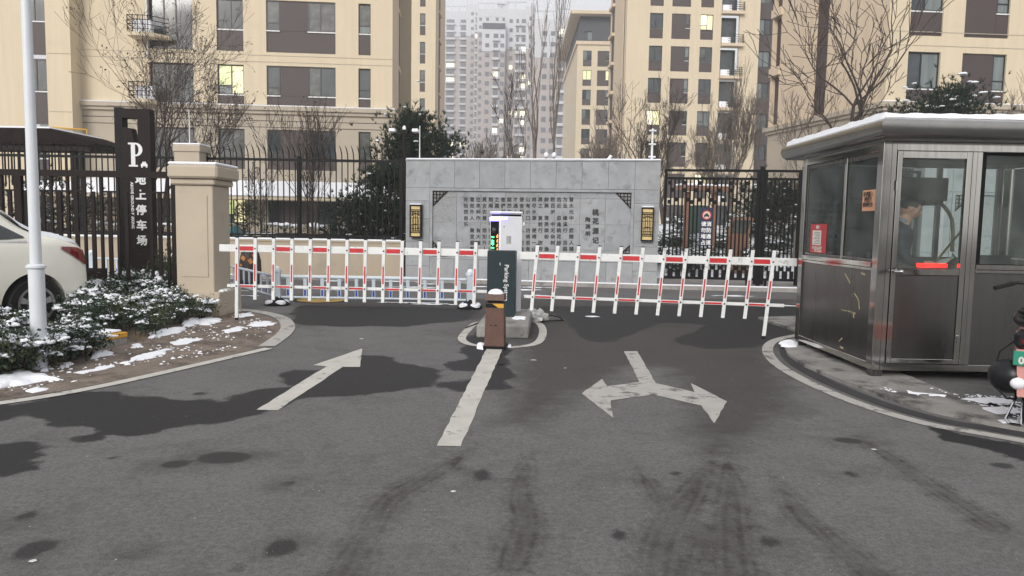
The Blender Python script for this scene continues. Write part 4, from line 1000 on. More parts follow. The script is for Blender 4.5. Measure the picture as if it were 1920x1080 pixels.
q = MB(); q.prism([(-.34, hm_), (.34, hm_), (.50, hb), (-.22, hb)], .0, .05, 'y'); q.xform(Matrix.Translation((0, .0, 0)) @ Matrix.Rotation(R(-4), 4, 'X')); q.build('desk', M_wood, t)
q = MB(); q.prism([(-.27, hm_+.07), (.28, hm_+.07), (.40, hb-.07), (-.15, hb-.07)], -.012, -.003, 'y'); q.xform(Matrix.Rotation(R(-4), 4, 'X')); q.build('picture', M_glass3, t)

# ================================================================= GATE PILLAR, PATTERNED GATE, PARKING SIGN
pb = gp(412, 594)
P1 = empty('gate_pillar', (pb.x, pb.y, 0), R(-1), 'big beige gate pillar with thick snowy cap at the left end of the barrier', 'pillar')
zc0, zc1 = pp(380, 335, pb.y+.1).z, pp(380, 307, pb.y).z; sx_r = pp(400, 450, pb.y+.12).x-pb.x; sx_l = pp(329, 450, pb.y+.12).x-pb.x
q = MB(); q.bx(sx_l, sx_r, .12, .78, 0, zc0-.10, bev=.012); q.build('shaft', M_pillar, P1)
q = MB(); q.bx(sx_l+.09, sx_r-.09, .108, .119, .62, zc0-.26); q.build('raised_panel', M_pillar, P1)
q = MB(); q.bx(sx_l-.05, 0, 0, .90, 0, .38, bev=.01); q.build('plinth', M_pillar, P1)
q = MB(); q.bx(sx_l-.05, sx_r+.05, .07, .83, zc0-.098, zc0, bev=.02); q.build('neck_moulding', M_pillar, P1)
q = MB(); q.bx(sx_l-.07, sx_r+.12, .0, .92, zc0+.002, zc1-.02, bev=.03); q.build('cap', M_pillar, P1)
q = MB(); q.bx(sx_l-.06, sx_r+.11, .01, .91, zc1-.018, zc1+.03, bev=.02); q.build('snow_cap', M_snow, P1)
snow_patch('snow_heap', [(pb.x-.10, pb.y+.2), (pb.x-.02, pb.y+.2), (pb.x-.02, pb.y+.5), (pb.x-.10, pb.y+.5)], .03, .381, seed=5, label='bit of snow on the pillar plinth')
# patterned dark gate left of the pillar
A0 = pp(333, 330, 12.35); gA = empty('patterned_gate', (A0.x, 12.35, 0), R(180), 'dark brown patterned steel gate closing the car park at far left', 'gate')
W_ = 5.3; zt_g = pp(300, 322, 12.35).z; zm = pp(300, 336, 12.35).z; zb = pp(180, 505, 12.35).z; zb2 = pp(180, 522, 12.35).z
q = MB(); q.bx(0, W_, -.04, .04, zm+.02, zt_g); q.bx(0, .10, -.04, .04, .1, zm+.019); q.bx(.11, W_, -.03, .03, .28, .36); q.bx(2.58, 2.70, -.041, .041, .1, zm+.019); q.build('frame', M_darkbrown, gA)
i = 0; x_ = .17
q = MB(); q.bx(-.022, .022, -.02, .02, .361, zm+.019); tall = q.mesh('bar', M_darkbrown)
q = MB(); q.bx(-.03, .03, -.02, .02, .361, zm-.22); short = q.mesh('bar', M_darkbrown)
while x_ < W_-.05:
    if abs(x_-2.64) > .09 and not (A0.x-x_ > pp(250, 330, 12.35).x and A0.x-x_ < pp(273, 330, 12.35).x):
        o = link('bar', tall if i % 2 == 0 else short, gA); o.location = (x_, 0, 0)
    if i % 2 == 1:
        for zz, a, b_ in ((zm-.235, -.13, .13), (zm-.62, -.13, .0), (.9, 0, .13), (1.25, -.13, 0)):
            if random.random() < .8 or zz > 2 and x_+b_ < W_: q = MB(); q.bx(x_+a+.02, x_+b_-.02, -.015, .015, zz, zz+.03); q.build('cross_piece', M_darkbrown, gA)
    x_ += .138; i += 1
q = MB(); q.bx(1.22, 1.95, -.018, .018, zb2, zb+.02); q.build('lower_plate', M_darkbrown, gA)
# parking sign pillar behind it
def sgp(px, py, Y=13.9): v = pp(px, py, Y); return v.x, v.z
s0, zT = sgp(228, 203); s1, _ = sgp(279, 212); _, zB = sgp(250, 512)
S = empty('parking_sign', (s0, 13.9, 0), R(3), 'tall dark brown parking totem with a white letter P behind the patterned gate', 'sign')
w = s1-s0; H_ = zT; cut = [(.02, H_-.12), (w*.55, H_-.20), (w*.55, H_-.62), (w*.42, H_-.60), (.16, H_-.30), (.02, H_-.26)]
q = MB(); zl_ = H_-.70
q.prism([(0, zB), (w, zB), (w, zl_), (0, zl_)], 0, .22, 'y'); q.prism([(w*.55, zl_+.001), (w, zl_+.001), (w, H_), (w*.55, H_)], .001, .219, 'y')
q.prism([(0.0, H_-.17), (w*.55-.001, H_-.17), (w*.55-.001, H_), (0, H_)], .002, .218, 'y')
q.prism([(0, zl_+.001), (w*.55-.001, zl_+.001), (w*.55-.001, H_-.66), (w*.42, H_-.62), (.16, H_-.36), (0, H_-.34)], .003, .217, 'y'); q.build('board', M_darkbrown, S)
q = MB(); q.bx(-.15, -.004, .02, .24, zB, H_+.02); q.build('side_column', M_black, S)
q = MB(); q.bx(.05, .13, .08, .14, 0, zB); q.build('leg', M_darkbrown, S); q = MB(); q.bx(w-.13, w-.05, .08, .14, 0, zB); q.build('leg', M_darkbrown, S)
def put(body, size, x, z, rot=0, bold=.006, name='lettering', sxy=1):
    me_ = text_mesh(body, size, M_white, .002, bold); o = link(name, me_, S); o.location = (x, -.006, z); o.rotation_euler = (0, R(rot), 0); o.scale = (sxy, 1, 1); return o
zP = sgp(252, 290)[1]
# the serif P drawn as strokes
q = MB(); a = w*.30; hP = .44; zb_ = zP-.22
q.bx(a, a+.075, -.008, -.003, zb_+.03, zb_+hP-.03); q.bx(a-.045, a+.12, -.0081, -.003, zb_, zb_+.032); q.bx(a-.05, a+.09, -.0081, -.003, zb_+hP-.032, zb_+hP)
cxp, czp = a+.085, zb_+hP-.125
for k in range(10):
    t0, t1 = -math.pi/2+math.pi*k/10, -math.pi/2+math.pi*(k+1)/10
    q.quad((cxp+.125*math.cos(t0), -.008, czp+.125*math.sin(t0)), (cxp+.125*math.cos(t1), -.008, czp+.125*math.sin(t1)), (cxp+.055*math.cos(t1), -.008, czp+.095*math.sin(t1)), (cxp+.055*math.cos(t0), -.008, czp+.095*math.sin(t0)))
q.bx(a+.07, cxp, -.0079, -.003, zb_+hP-.032, zb_+hP); q.bx(a+.07, cxp, -.0079, -.003, zb_+hP-.25, zb_+hP-.22)
q.build('letter', M_white, S)
q = MB(); c0, cz = a+.235, zb_+.05; q.prism([(c0-.06, cz-.04), (c0+.06, cz-.04), (c0+.06, cz), (c0+.04, cz+.01), (c0+.028, cz+.045), (c0-.028, cz+.045), (c0-.04, cz+.01), (c0-.06, cz)], -.008, -.003, 'y'); q.bx(c0-.055, c0-.03, -.008, -.003, cz-.065, cz-.041); q.bx(c0+.03, c0+.055, -.008, -.003, cz-.065, cz-.041); q.build('car_symbol', M_white, S)
it = []
for i, ch in enumerate("地上停车场"): z_ = sgp(260, 338+28.5*i)[1]; it.append((glyph(ch, .20, M_white, .014), Matrix.Translation((w*.62, -.006, z_))))
z_ = sgp(256, 452)[1]; it.append((glyph("一", .16, M_white, .016), Matrix.Translation((w*.62, -.006, z_)))); 
link('lettering', join_meshes('lettering', it, M_white), S)
put("ABOVE GROUND PARKING", .070, w*.30, sgp(248, 385)[1], 90, .002)

# ================================================================= WHITE STREET GUARD RAIL
def rail(a, b, label, n_sl, blue=True, z0=0.0):
    d = Vector((b[0]-a[0], b[1]-a[1])); L = d.length; t = empty('guard_rail', (a[0], a[1], z0), math.atan2(d.y, d.x), label, 'barrier', 'white guard rail panels across the road')
    for z_, r in ((.52, .026), (.15, .02)): q = MB(); q.tube((.07, 0, z_), (L-.07, 0, z_), r, n=8); q.build('rail', M_pale, t)
    q = MB(); q.bx(-.03, .03, -.012, .012, .14, .52); sl = q.mesh('slat', M_pale); q = MB(); q.bx(-.018, .018, -.016, -.0125, .18, .29); bl = q.mesh('reflector', M_blue)
    for i in range(n_sl):
        o = link('slat', sl, t); o.location = (.2+(L-.4)*i/(n_sl-1), 0, 0)
        if blue: link('reflector', bl, o)
    return t
def rail_post(x, y, label):
    t = empty('rail_post', (x, y, 0), R(8), label, 'post')
    q = MB(); q.bx(-.06, .06, -.06, .06, .12, .60); q.build('shaft', M_pale, t)
    q = MB(); q.lathe([(.085, .60), (.08, .64), (.02, .69)], 8); q.build('cap', M_pale, t)
    q = MB(); q.lathe([(.22, 0), (.23, .03), (.16, .07), (.07, .14), (.065, .16)], 14); q.build('base', M_rubber, t)
    q = MB()
    for k in range(4):
        an = k*math.pi/2+.6; q.lathe([(.10, .03), (.095, .07), (.06, .095), (.01, .10)], 10, c=(.13*math.cos(an), .13*math.sin(an)))
    q.build('base_snow', M_snow, t, smooth=True)
    q = MB(); q.lathe([(.055, .665), (.045, .70), (.01, .715)], 8); q.build('cap_snow', M_snow, t, smooth=True)
rail_post(-4.26, 13.36, 'white rail post on a snow covered rubber base near the yellow oval cover')
rail_post(-.76, 13.37, 'white rail post on a snow covered rubber base left of the parking cabinet')
rail_post(-6.35, 16.4, 'white rail post standing just behind the big gate pillar')
rail_post(-10.6, 18.6, 'white rail post behind the patterned gate near the white car')
rail((-4.26, 13.36), (-.76, 13.37), 'pale guard rail with blue reflectors behind the left barrier arm', 11)
rail((-6.35, 16.4), (-4.26, 13.36), 'pale guard rail with blue reflectors slanting back behind the gate pillar', 9)
rail((-10.6, 18.6), (-6.35, 16.4), 'pale guard rail seen through the patterned gate', 12)
# small orange and dark bin
p = gp(462, 545); t = empty('litter_bin', (-6.35, 17.9, 0), 0, 'small dark bin with orange patches and snow on top behind the barrier end', 'bin')
q = MB(); q.lathe([(.24, 0), (.27, .05), (.25, .55), (.19, .80), (.10, .85)], 14); q.build('body', pm('bin_body', (.03, .022, .02), .6, var=.4, scale=6), t)
q = MB()
for an, z_, s_ in ((-1.9, .62, .09), (-1.2, .55, .10), (-1.5, .35, .06), (-.9, .68, .07), (-2.2, .45, .05)): q.bx(-s_/2, s_/2, -.01, .01, -s_*.6, s_*.6); q.xform(Matrix.Translation((.25*math.cos(an), .25*math.sin(an), z_)) @ Matrix.Rotation(an+math.pi/2, 4, 'Z') @ Matrix.Rotation(.5*an, 4, 'Y'), len(q.v)-8)
q.build('orange_patch', pm('bin_orange', (.55, .22, .05), .5), t); q = MB(); q.lathe([(.20, .83), (.18, .90), (.05, .94)], 12); q.build('snow_cap', M_snow, t, smooth=True)
# yellow manhole cover
p = gp(602, 563); t = empty('manhole_cover', (p.x, p.y, 0), 0, 'yellow painted round manhole cover beyond the left barrier arm', 'manhole cover'); q = MB(); q.lathe([(.46, .002), (.455, .012), (.0, .013)], 32); q.build('lid', pm('manhole_yellow', (.42, .27, .07), .7, var=.2, grime=((.25, .17, .06), 6, .5, .1)), t); q = MB(); q.lathe([(.50, .001), (.47, .009), (.461, .009)], 32)
# ring as true annulus
q = MB()
for k in range(32):
    a0, a1 = 2*math.pi*k/32, 2*math.pi*(k+1)/32; q.quad(*[(r*math.cos(a), r*math.sin(a), .007) for r, a in ((.465, a0), (.465, a1), (.52, a1), (.52, a0))])
q.build('rim', M_rubber, t)

# ================================================================= BARRIER ARMS
def arm(name_label, a, b, n_, lean, pickets, zb, zl, foot, rnd_scuff):
    d = Vector((b[0]-a[0], b[1]-a[1])); L = d.length; t = empty('barrier_gate', (a[0], a[1], 0), math.atan2(d.y, d.x), name_label, 'barrier gate', 'red and white barrier arms')
    q = MB(); q.bx(0, L, -.03, .03, zb-.055, zb+.055, bev=.006); q.build('top_beam', M_white, t)
    q = MB(); q.bx(pickets[0]-.18, (pickets[-1]+.18 if foot == 'right' else L), -.02, .02, zl-.022, zl+.022, bev=.004); q.build('lower_rail', M_white, t)
    if foot == 'right': q = MB(); q.tube((pickets[-1]+.18, 0, zl), (L+.02, 0, zl), .010, n=6); q.build('rod', M_white, t)
    zt_, z0 = zb+.16, zl-.20
    def sx(z): return lean*(z-zb)
    for i, u in enumerate(pickets):
        f = (foot == 'left' and i == 0) or (foot == 'right' and i == n_-1); lo = .04 if f else z0
        q = MB(); q.prism([(u+sx(lo)-.024, lo), (u+sx(lo)+.024, lo), (u+sx(zt_)+.024, zt_), (u+sx(zt_)-.024, zt_)], -.058, -.0315, 'y'); pk_ = q.build('picket', M_white, t)
        q = MB(); z1_, z2_ = zl+.08, zl+.34; q.prism([(u+sx(z1_)-.011, z1_), (u+sx(z1_)+.011, z1_), (u+sx(z2_)+.011, z2_), (u+sx(z2_)-.011, z2_)], -.0605, -.0585, 'y'); q.build('red_strip', M_red, pk_)
        q = MB(); q.prism([(u+sx(zt_)-.025, zt_+.0005), (u+sx(zt_)+.025, zt_+.0005), (u+sx(zt_)+.025, zt_+.014), (u+sx(zt_)-.025, zt_+.014)], -.059, -.031, 'y')
        q.build('end_cap', M_rubber, pk_)
        for zz in (zb, zl): q = MB(); q.tube((u+sx(zz), -.066, zz), (u+sx(zz), -.0605, zz), .012, n=10); q.build('bolt', M_rubber, pk_)
        if f: q = MB(); q.tube((u+sx(.02), -.045, 0.0), (u+sx(.02), -.045, .039), .03, .022, 10); q.build('rubber_foot', M_rubber, pk_)
    for i in range(0, n_-1, 2):
        u0, u1 = pickets[i]+.035, pickets[i+1]-.035
        q = MB(); q.bx(u0, u1, -.0335, -.0305, zb-.032, zb+.032); q.build('red_strip', M_red, t)
        q = MB(); q.bx(u0+sx(zl), u1+sx(zl), -.0235, -.0205, zl-.013, zl+.013); q.build('red_strip', M_red, t)
    return t
La, Lb = (-4.47, 11.30), (-.36, 11.02)
def lam(px, a, b):
    ang_ = math.atan2(b[1]-a[1], b[0]-a[0]); return onplane(px, 480, a, ang_)[0]
pkL = [lam(447+34.25*i, La, Lb) for i in range(14)]
arm('red and white barrier arm on the left, from the beige pillar to the parking cabinet', La, Lb, 14, 0.02, pkL, 1.10, .525, 'left', 0)
Ra, Rb = (.10, 10.97), (3.93, 10.22)
pkR = [lam(px, Ra, Rb) for px in (1007, 1045, 1084, 1123.5, 1163.5, 1204, 1244.5, 1285, 1326, 1367.5, 1409, 1449)]
arm('red and white barrier arm on the right, from the parking cabinet to the guard booth', Ra, Rb, 12, .075, pkR, 1.075, .47, 'right', 1)

# ================================================================= PARKING CABINETS ON THE ISLAND
isl = empty('concrete_plinth', (-.13, 9.88, 0), R(-3), 'stained concrete plinth under the parking cabinets', 'plinth')
q = MB(); q.bx(-.34, .36, 0, 2.0, 0, .175, bev=.015); q.build('block', M_concrete, isl)
snow_patch('snow_heap', [(.02, 10.55), (.20, 10.5), (.22, 10.8), (.05, 10.85)], .02, .176, seed=3, label='thin snow left on the concrete plinth')
bx1 = pp(913, 540, 10.85).x
T1 = empty('barrier_cabinet', (bx1, 10.85, .176), R(-5), 'dark green barrier motor cabinet marked Parking System', 'barrier cabinet')
zc_ = pp(940, 470, 10.85).z-.176; q = MB(); q.bx(0, .41, 0, .30, 0, zc_, bev=.012); q.build('housing', M_boxd, T1)
q = MB(); q.bx(.36, .409, -.004, -.0005, .0, zc_-.01); q.bx(.0, .03, -.003, -.0005, 0, zc_-.01); q.build('edge_trim', M_boxd, T1)
me_ = text_mesh("Parking System", .088, M_white, .001, .001, res=3); me_.transform(Matrix.Scale(1, 4)); o = link('lettering', me_, T1); o.location = (.285, -.004, pp(950, 530, 10.85).z-.176); o.rotation_euler = (0, R(90), 0)
me_ = text_mesh("‹", .08, M_white, .001, .001); o = link('mark', me_, T1); o.location = (.19, -.004, pp(940, 494, 10.85).z-.176)
ct = pp(938, 400, 11.2)
K = empty('plate_reader_cabinet', (ct.x, 11.25, .176), R(-57), 'white number plate reader cabinet with green and orange display and blue light', 'cabinet')
hk = ct.z-.176-.04
q = MB(); q.bx(-.30, 0, 0, .41, 0.0, hk, bev=.012); q.build('housing', M_cab, K)
q = MB(); q.bx(-.31, .01, -.01, .42, hk+.03, hk+.075, bev=.02); q.build('lid', M_cab, K); q = MB(); q.bx(-.28, -.02, .02, .39, hk+.001, hk+.029); q.build('gap', M_black, K)
q = MB(); q.bx(-.27, -.03, -.004, -.0005, .05, hk-.08); q.build('screen', M_black, K)
q = MB(); q.lathe([(.05, 0), (.045, .02), (.02, .04)], 12); q.xform(Matrix.Translation((-.15, -.005, hk-.22)) @ Matrix.Rotation(R(90), 4, 'X')); q.build('camera_lens', M_glass, K)
q = MB(); q.bx(-.295, -.01, -.014, -.0055, hk-.075, hk-.012); q.bx(.0055, .012, .01, .13, hk-.06, hk-.015); q.build('light_strip', M_blueglow, K)
bpy.context.view_layer.update()
it = []
for i, ch in enumerate("一车一杆"): it.append((glyph(ch, .088, M_greenled, .03), Matrix.Translation((-.20, -.007, hk-.33-i*.083))))
link('display_text', join_meshes('display_text', it, M_greenled), K)
q = MB()
for i in range(5): z_ = hk-.31-i*.07; q.bx(-.09+(i % 2)*.01, -.05, -.008, -.0055, z_-.02, z_+.012); q.bx(-.07, -.045, -.0079, -.0056, z_+.012, z_+.03)
q.build('display_text', M_orangeled, K)
q = MB()
for i in range(4): q.bx(.0005, .003, .12+i*.022, .13+i*.022, hk-.42, hk-.30)
q.tube((.0, .07, hk-.16), (.004, .07, hk-.16), .010, n=10); q.build('vent', M_chrome, K)
q = MB(); q.lathe([(.03, 0), (.03, .02), (.02, .03)], 10); q.xform(Matrix.Translation((-.02, .425, hk-.12)) @ Matrix.Rotation(R(-90), 4, 'X')); q.build('knob', M_cab, K)
q = MB(); q.bx(-.30, 0, .0, .41, -.0, .0)
# brown bollard
Bd = empty('bollard', (-.197, 9.12, 0), R(-6), 'brown metal bollard with yellow and black band and a lump of snow on top', 'bollard')
def frus(q, z0, z1, a, b): 
    i = len(q.v)
    for z, r in ((z0, a), (z1, b)): q.v += [(-r, -r, z), (r, -r, z), (r, r, z), (-r, r, z)]
    for f in ((0, 3, 2, 1), (4, 5, 6, 7), (0, 1, 5, 4), (1, 2, 6, 5), (2, 3, 7, 6), (3, 0, 4, 7)): q.f.append(tuple(i+k_ for k_ in f)); q.m.append(0)
    return q
frus(MB(), .035, .565, .123, .108).build('shaft', M_bollard, Bd); MB().bx(-.15, .15, -.15, .15, 0, .034).build('base_plate', M_black, Bd)
frus(MB(), .600, .675, .120, .110).build('cap', M_bollard, Bd); frus(MB(), .566, .599, .085, .085).build('neck', M_black, Bd)
q = MB(); q.poly([(-.03, -.1112, .560), (.1105, -.1112, .560), (.1105, -.1125, .510), (.045, -.1125, .510)]); q.build('band', M_yellow, Bd); q = MB(); q.poly([(-.1105, -.1112, .560), (-.032, -.1112, .560), (.043, -.1125, .510), (-.1105, -.1125, .510)]); q.build('band', M_rubber, Bd)
q = MB(); q.poly([(-.05, -.118, .30), (-.03, -.118, .30), (-.03, -.1183, .285), (-.05, -.1183, .285)]); q.poly([(.0, -.118, .30), (.03, -.118, .30), (.03, -.1183, .285), (.0, -.1183, .285)]); q.build('mark', M_rubber, Bd)
q = MB(); q.lathe([(.10, .676), (.092, .695), (.062, .722), (.02, .733)], 14); q.build('snow_cap', M_snow, Bd, smooth=True)
snow_patch('snow_heap', [(-.42, 9.0), (-.34, 8.93), (-.33, 9.3), (-.40, 9.35)], .045, .0, seed=8, label='snow heap leaning against the brown bollard')
snow_patch('snow_heap', [(-.05, 9.1), (.0, 9.12), (.0, 9.3), (-.05, 9.3)], .03, .0, seed=9, label='snow behind the brown bollard')
# plastic bag and cables
c = gp(1002, 604); q = MB(); rb = random.Random(4)
bmx = bmesh.new(); bmesh.ops.create_icosphere(bmx, subdivisions=3, radius=1)
for v in bmx.verts:
    n_ = mnoise.noise(v.co*2.3)+.5*mnoise.noise(v.co*6); v.co = Vector((v.co.x*.20*(1+.5*n_), v.co.y*.12*(1+.4*n_), max(-.02, v.co.z*.11*(1+.9*n_)+.08)))
mb_ = bpy.data.meshes.new('plastic_bag'); bmx.to_mesh(mb_); bmx.free(); mb_.materials.append(pm('bag_plastic', (.42, .43, .42), .3, var=.35, scale=14)); smooth_mesh(mb_, 25)
o = link('plastic_bag', mb_); o.location = (c.x, c.y, .005); tag(o, 'crumpled clear plastic bag lying right of the concrete plinth', 'bag')
def cable(pts, r, label, z=.012):
    q = MB(); q.path([(p[0], p[1], z+.004*math.sin(i*1.7)) for i, p in enumerate(pts)], r, 6); o = q.build('cable', M_rubber, smooth=True); tag(o, label, 'cable')
cable(gl([(912,600),(895,608),(878,614),(873,616)]), .008, 'thin black cable crossing the painted island outline left of the plinth')
cable(gl([(1008,604),(1040,603),(1056,602),(1050,596),(1030,592)]), .008, 'thin black cable looping on the road right of the plastic bag')
for i, (px, py, s_, mt, lb) in enumerate([(678, 636, .05, M_paper, 'small flat grey litter left of centre in the road'), (850, 923, .03, M_paper, 'round white gum spot in the foreground road'), (62, 1054, .03, M_paper, 'round white gum spot at the bottom left of the road'), (1000, 676, .05, M_paper, 'bit of white wrapper right of the bollard'), (940, 684, .07, M_rubber, 'small black grit heap beside the centre line'), (1060, 691, .025, M_paper, 'tiny white scrap on the right lane'), (1150, 581, .05, M_paper, 'white scrap under the right barrier arm'), (1638, 844, .03, M_paper, 'tiny white scrap near the right kerb line')]):
    c = gp(px, py); q = MB(); pts = [(.62*s_*random.uniform(.6, 1.2)*math.cos(k*math.pi/4), .62*s_*random.uniform(.4, .8)*math.sin(k*math.pi/4)) for k in range(8)]; q.prism(pts, .002, .005); o = q.build('litter', mt); o.location = (c.x, c.y, .003); tag(o, lb, 'litter')
def elips(q, c, r, n=14):
    bmx = bmesh.new(); bmesh.ops.create_uvsphere(bmx, u_segments=n, v_segments=n//2+2, radius=1); i = len(q.v)
    idx_ = {}
    for v in bmx.verts: idx_[v.index] = len(q.v); q.v.append((c[0]+v.co.x*r[0], c[1]+v.co.y*r[1], c[2]+v.co.z*r[2]))
    for f in bmx.faces: q.f.append(tuple(idx_[v.index] for v in f.verts)); q.m.append(0)
    bmx.free(); return q
# ================================================================= GUARD BOOTH
BZ = .036
BT = empty('guard_booth', (3.707, 7.516, BZ), 0, 'stainless steel guard booth with big panes and a snowy roof', 'booth')
BW, BD_ = 2.65, 2.08; zb0, zs0, zs1, zh, zt = .10-BZ, 1.08, 1.17, 2.30, 2.39
def B(name, mt, parent=BT, smooth=False, **k):
    q = MB(); return q
def part(name, mt, boxes, parent=BT, bev=.004):
    q = MB()
    for b_ in boxes: q.bx(*b_, bev=bev)
    return q.build(name, mt, parent)
for x_, y_ in ((0, 0), (BW-.14, 0), (0, BD_-.12), (BW-.14, BD_-.12)):
    part('corner_post', M_steelp, [(x_, x_+.085, y_, y_+.12, zb0, zt), (x_+.087, x_+.14, y_+.006, y_+.114, zb0, zt)])
    part('leg', M_steel, [(x_+.01, x_+.12, y_+.01, y_+.11, -.0, zb0-.001)])
part('bottom_frame', M_steelp, [(.141, BW-.141, 0.004, .08, zb0, zb0+.07), (.141, BW-.141, BD_-.08, BD_-.004, zb0, zb0+.07), (.004, .08, .121, BD_-.121, zb0, zb0+.07), (BW-.08, BW-.004, .121, BD_-.121, zb0, zb0+.07)])
part('top_frame', M_steelp, [(.141, BW-.141, .004, .08, zh, zt), (.141, BW-.141, BD_-.08, BD_-.004, zh, zt), (.004, .08, .121, BD_-.121, zh, zt), (BW-.08, BW-.004, .121, BD_-.121, zh, zt)])
part('floor_panel', M_steel, [(.085, BW-.085, .085, BD_-.085, zb0+.01, zb0+.05)])
# left side: lower panel, sill, two panes
part('lower_panel', M_steel, [(.02, .05, .121, BD_-.121, zb0+.071, zs0-.001)])
part('sill_rail', M_steelp, [(.0, .075, .121, BD_-.121, zs0, zs0+.035), (-.012, .075, .121, BD_-.121, zs0+.037, zs1)])
m1 = .86
part('mullion', M_steelp, [(.01, .06, m1-.03, m1+.03, zs1+.001, zh-.001)])
part('sash_frame', M_steel, [(.02, .05, .121, .145, zs1+.001, zh-.001), (.02, .05, BD_-.15, BD_-.121, zs1+.001, zh-.001), (.021, .049, .146, m1-.031, zh-.05, zh-.002), (.021, .049, m1+.031, BD_-.151, zh-.05, zh-.002), (.021, .049, .146, m1-.031, zs1+.002, zs1+.03), (.021, .049, m1+.031, BD_-.151, zs1+.002, zs1+.03)])
part('pane', M_clear, [(.032, .037, .15, m1-.035, zs1+.035, zh-.055)], bev=0); part('pane', M_clear, [(.032, .037, m1+.035, BD_-.155, zs1+.035, zh-.055)], bev=0)
# front: door and right windows
d0, d1 = .145, .90
dr = part('door', M_steelp, [(d0, d0+.05, -.006, .05, zb0+.075, zh-.002), (d1-.06, d1-.006, -.006, .05, zb0+.075, zh-.002), (d0+.051, d1-.061, -.005, .05, zh-.075, zh-.003), (d0+.051, d1-.061, -.005, .05, zs0-.03, zs0+.035), (d0+.051, d1-.061, -.005, .05, zb0+.076, zb0+.125)])
part('lower_panel', M_steel, [(d0+.052, d1-.062, .01, .03, zb0+.126, zs0-.031)], dr)
part('pane', M_clear, [(d0+.052, d1-.062, .02, .025, zs0+.036, zh-.076)], dr, bev=0)
q = MB(); q.tube((d0+.0, -.05, zs0+.005), (d0+.07, -.05, zs0+.005), .018, n=10); q.tube((d0+.03, -.05, zs0+.005), (d0+.03, -.005, zs0+.005), .012, n=8); q.tube((d0+.068, -.05, zs0+.005), (d0+.085, -.05, zs0+.005), .028, n=12); q.build('handle', M_chrome, dr, smooth=True)
part('latch', M_chrome, [(d1-.045, d1-.02, -.022, -.0065, .36, .44)], dr, bev=.003)
part('hinge', M_chrome, [(d0-.01, d0+.01, -.018, -.0065, 1.9, 2.0)], dr, bev=.002)
part('door_post', M_steelp, [(d1, d1+.045, -.004, .10, zb0+.071, zh-.001), (d1+.047, d1+.10, .0, .10, zb0+.071, zh-.001)])
w0, w1, wm = 1.0+.003, BW-.141, 1.78
part('lower_panel', M_steel, [(w0, w1, .02, .05, zb0+.071, zs0-.001)])
part('sill_rail', M_steelp, [(w0, w1, 0, .075, zs0, zs0+.035), (w0, w1, -.012, .075, zs0+.037, zs1)])
part('mullion', M_steelp, [(wm-.03, wm+.03, .01, .06, zs1+.001, zh-.001)])
part('sash_frame', M_black, [(w0, w0+.05, .02, .05, zs1+.001, zh-.001), (w0+.051, w1, .021, .049, zh-.03, zh-.002)])
part('pane', M_clear, [(w0+.055, wm-.035, .032, .037, zs1+.005, zh-.035)], bev=0); part('pane', M_clear, [(wm+.035, w1-.01, .032, .037, zs1+.005, zh-.035)], bev=0)
# back and right side
for k, (x0, x1) in enumerate(((.145, .86), (.92, 1.74), (1.80, BW-.145))):
    part('pane', M_clear, [(x0+.03, x1-.03, BD_-.04, BD_-.035, zs1+.005, zh-.005)], bev=0); part('mullion', M_steel, [(x1-.03, x1+.03, BD_-.06, BD_-.01, zs1+.001, zh-.001)])
part('lower_panel', M_steel, [(.141, BW-.141, BD_-.05, BD_-.02, zb0+.071, zs0-.001)]); part('sill_rail', M_steel, [(.141, BW-.141, BD_-.075, BD_, zs0, zs1)])
part('lower_panel', M_steel, [(BW-.05, BW-.02, .121, BD_-.121, zb0+.071, zs0-.001)]); part('sill_rail', M_steel, [(BW-.075, BW, .121, BD_-.121, zs0, zs1)])
part('pane', M_clear, [(BW-.037, BW-.032, .13, 1.0, zs1+.005, zh-.005)], bev=0); part('pane', M_clear, [(BW-.037, BW-.032, 1.06, BD_-.13, zs1+.005, zh-.005)], bev=0); part('mullion', M_steel, [(BW-.06, BW-.01, 1.0, 1.06, zs1+.001, zh-.001)])
# roof: bullnose steel edge, ceiling, snow
rp = [(-.02, 0), (.10, .03)]
q = MB(); ro = [(-.17, -.30), (BW+.25, -.30), (BW+.25, BD_+.28), (-.17, BD_+.28)]
prof = [(.14, .0), (.04, .005), (.0, .04), (-.02, .10), (-.01, .16), (.04, .20), (.30, .24)]   # inset, z
for ins, dz in prof: q.v += [(ro[0][0]+ins, ro[0][1]+ins, zt+dz+.001), (ro[1][0]-ins, ro[1][1]+ins, zt+dz+.001), (ro[2][0]-ins, ro[2][1]-ins, zt+dz+.001), (ro[3][0]+ins, ro[3][1]-ins, zt+dz+.001)]
for k in range(len(prof)-1):
    for j in range(4): a = 4*k+j; b_ = 4*k+(j+1) % 4; q.f.append((a, b_, b_+4, a+4)); q.m.append(0)
q.f.append((3, 2, 1, 0)); q.m.append(0); e = 4*(len(prof)-1); q.f.append((e, e+1, e+2, e+3)); q.m.append(0)
rf = q.build('roof', M_steeld, BT, smooth=True)
part('ceiling', pm('booth_ceiling', (.06, .06, .058), .7), [(.09, BW-.09, .09, BD_-.09, zt-.03, zt-.001)])
NXs, NYs = 90, 60; q = MB()
for j in range(NYs):
    for i in range(NXs):
        u, v_ = i/(NXs-1), j/(NYs-1); x_ = -.165+u*(BW+.40); y_ = -.292+v_*(BD_+.56)
        de = min(u*(BW+.4), (1-u)*(BW+.4), v_*(BD_+.56), (1-v_)*(BD_+.56)); nn = mnoise.noise(Vector((x_*2.3, y_*2.3, 1)))+.6*mnoise.noise(Vector((x_*7, y_*7, 4)))
        base_z = .165 if de < .03 else .205+.03*min(1, de/.3)
        q.v.append((x_, y_, zt+base_z-.015*(de < .001)+(.035+.03*nn)*min(1, .35+de/.05) - (.03 if de < .001 else 0)))
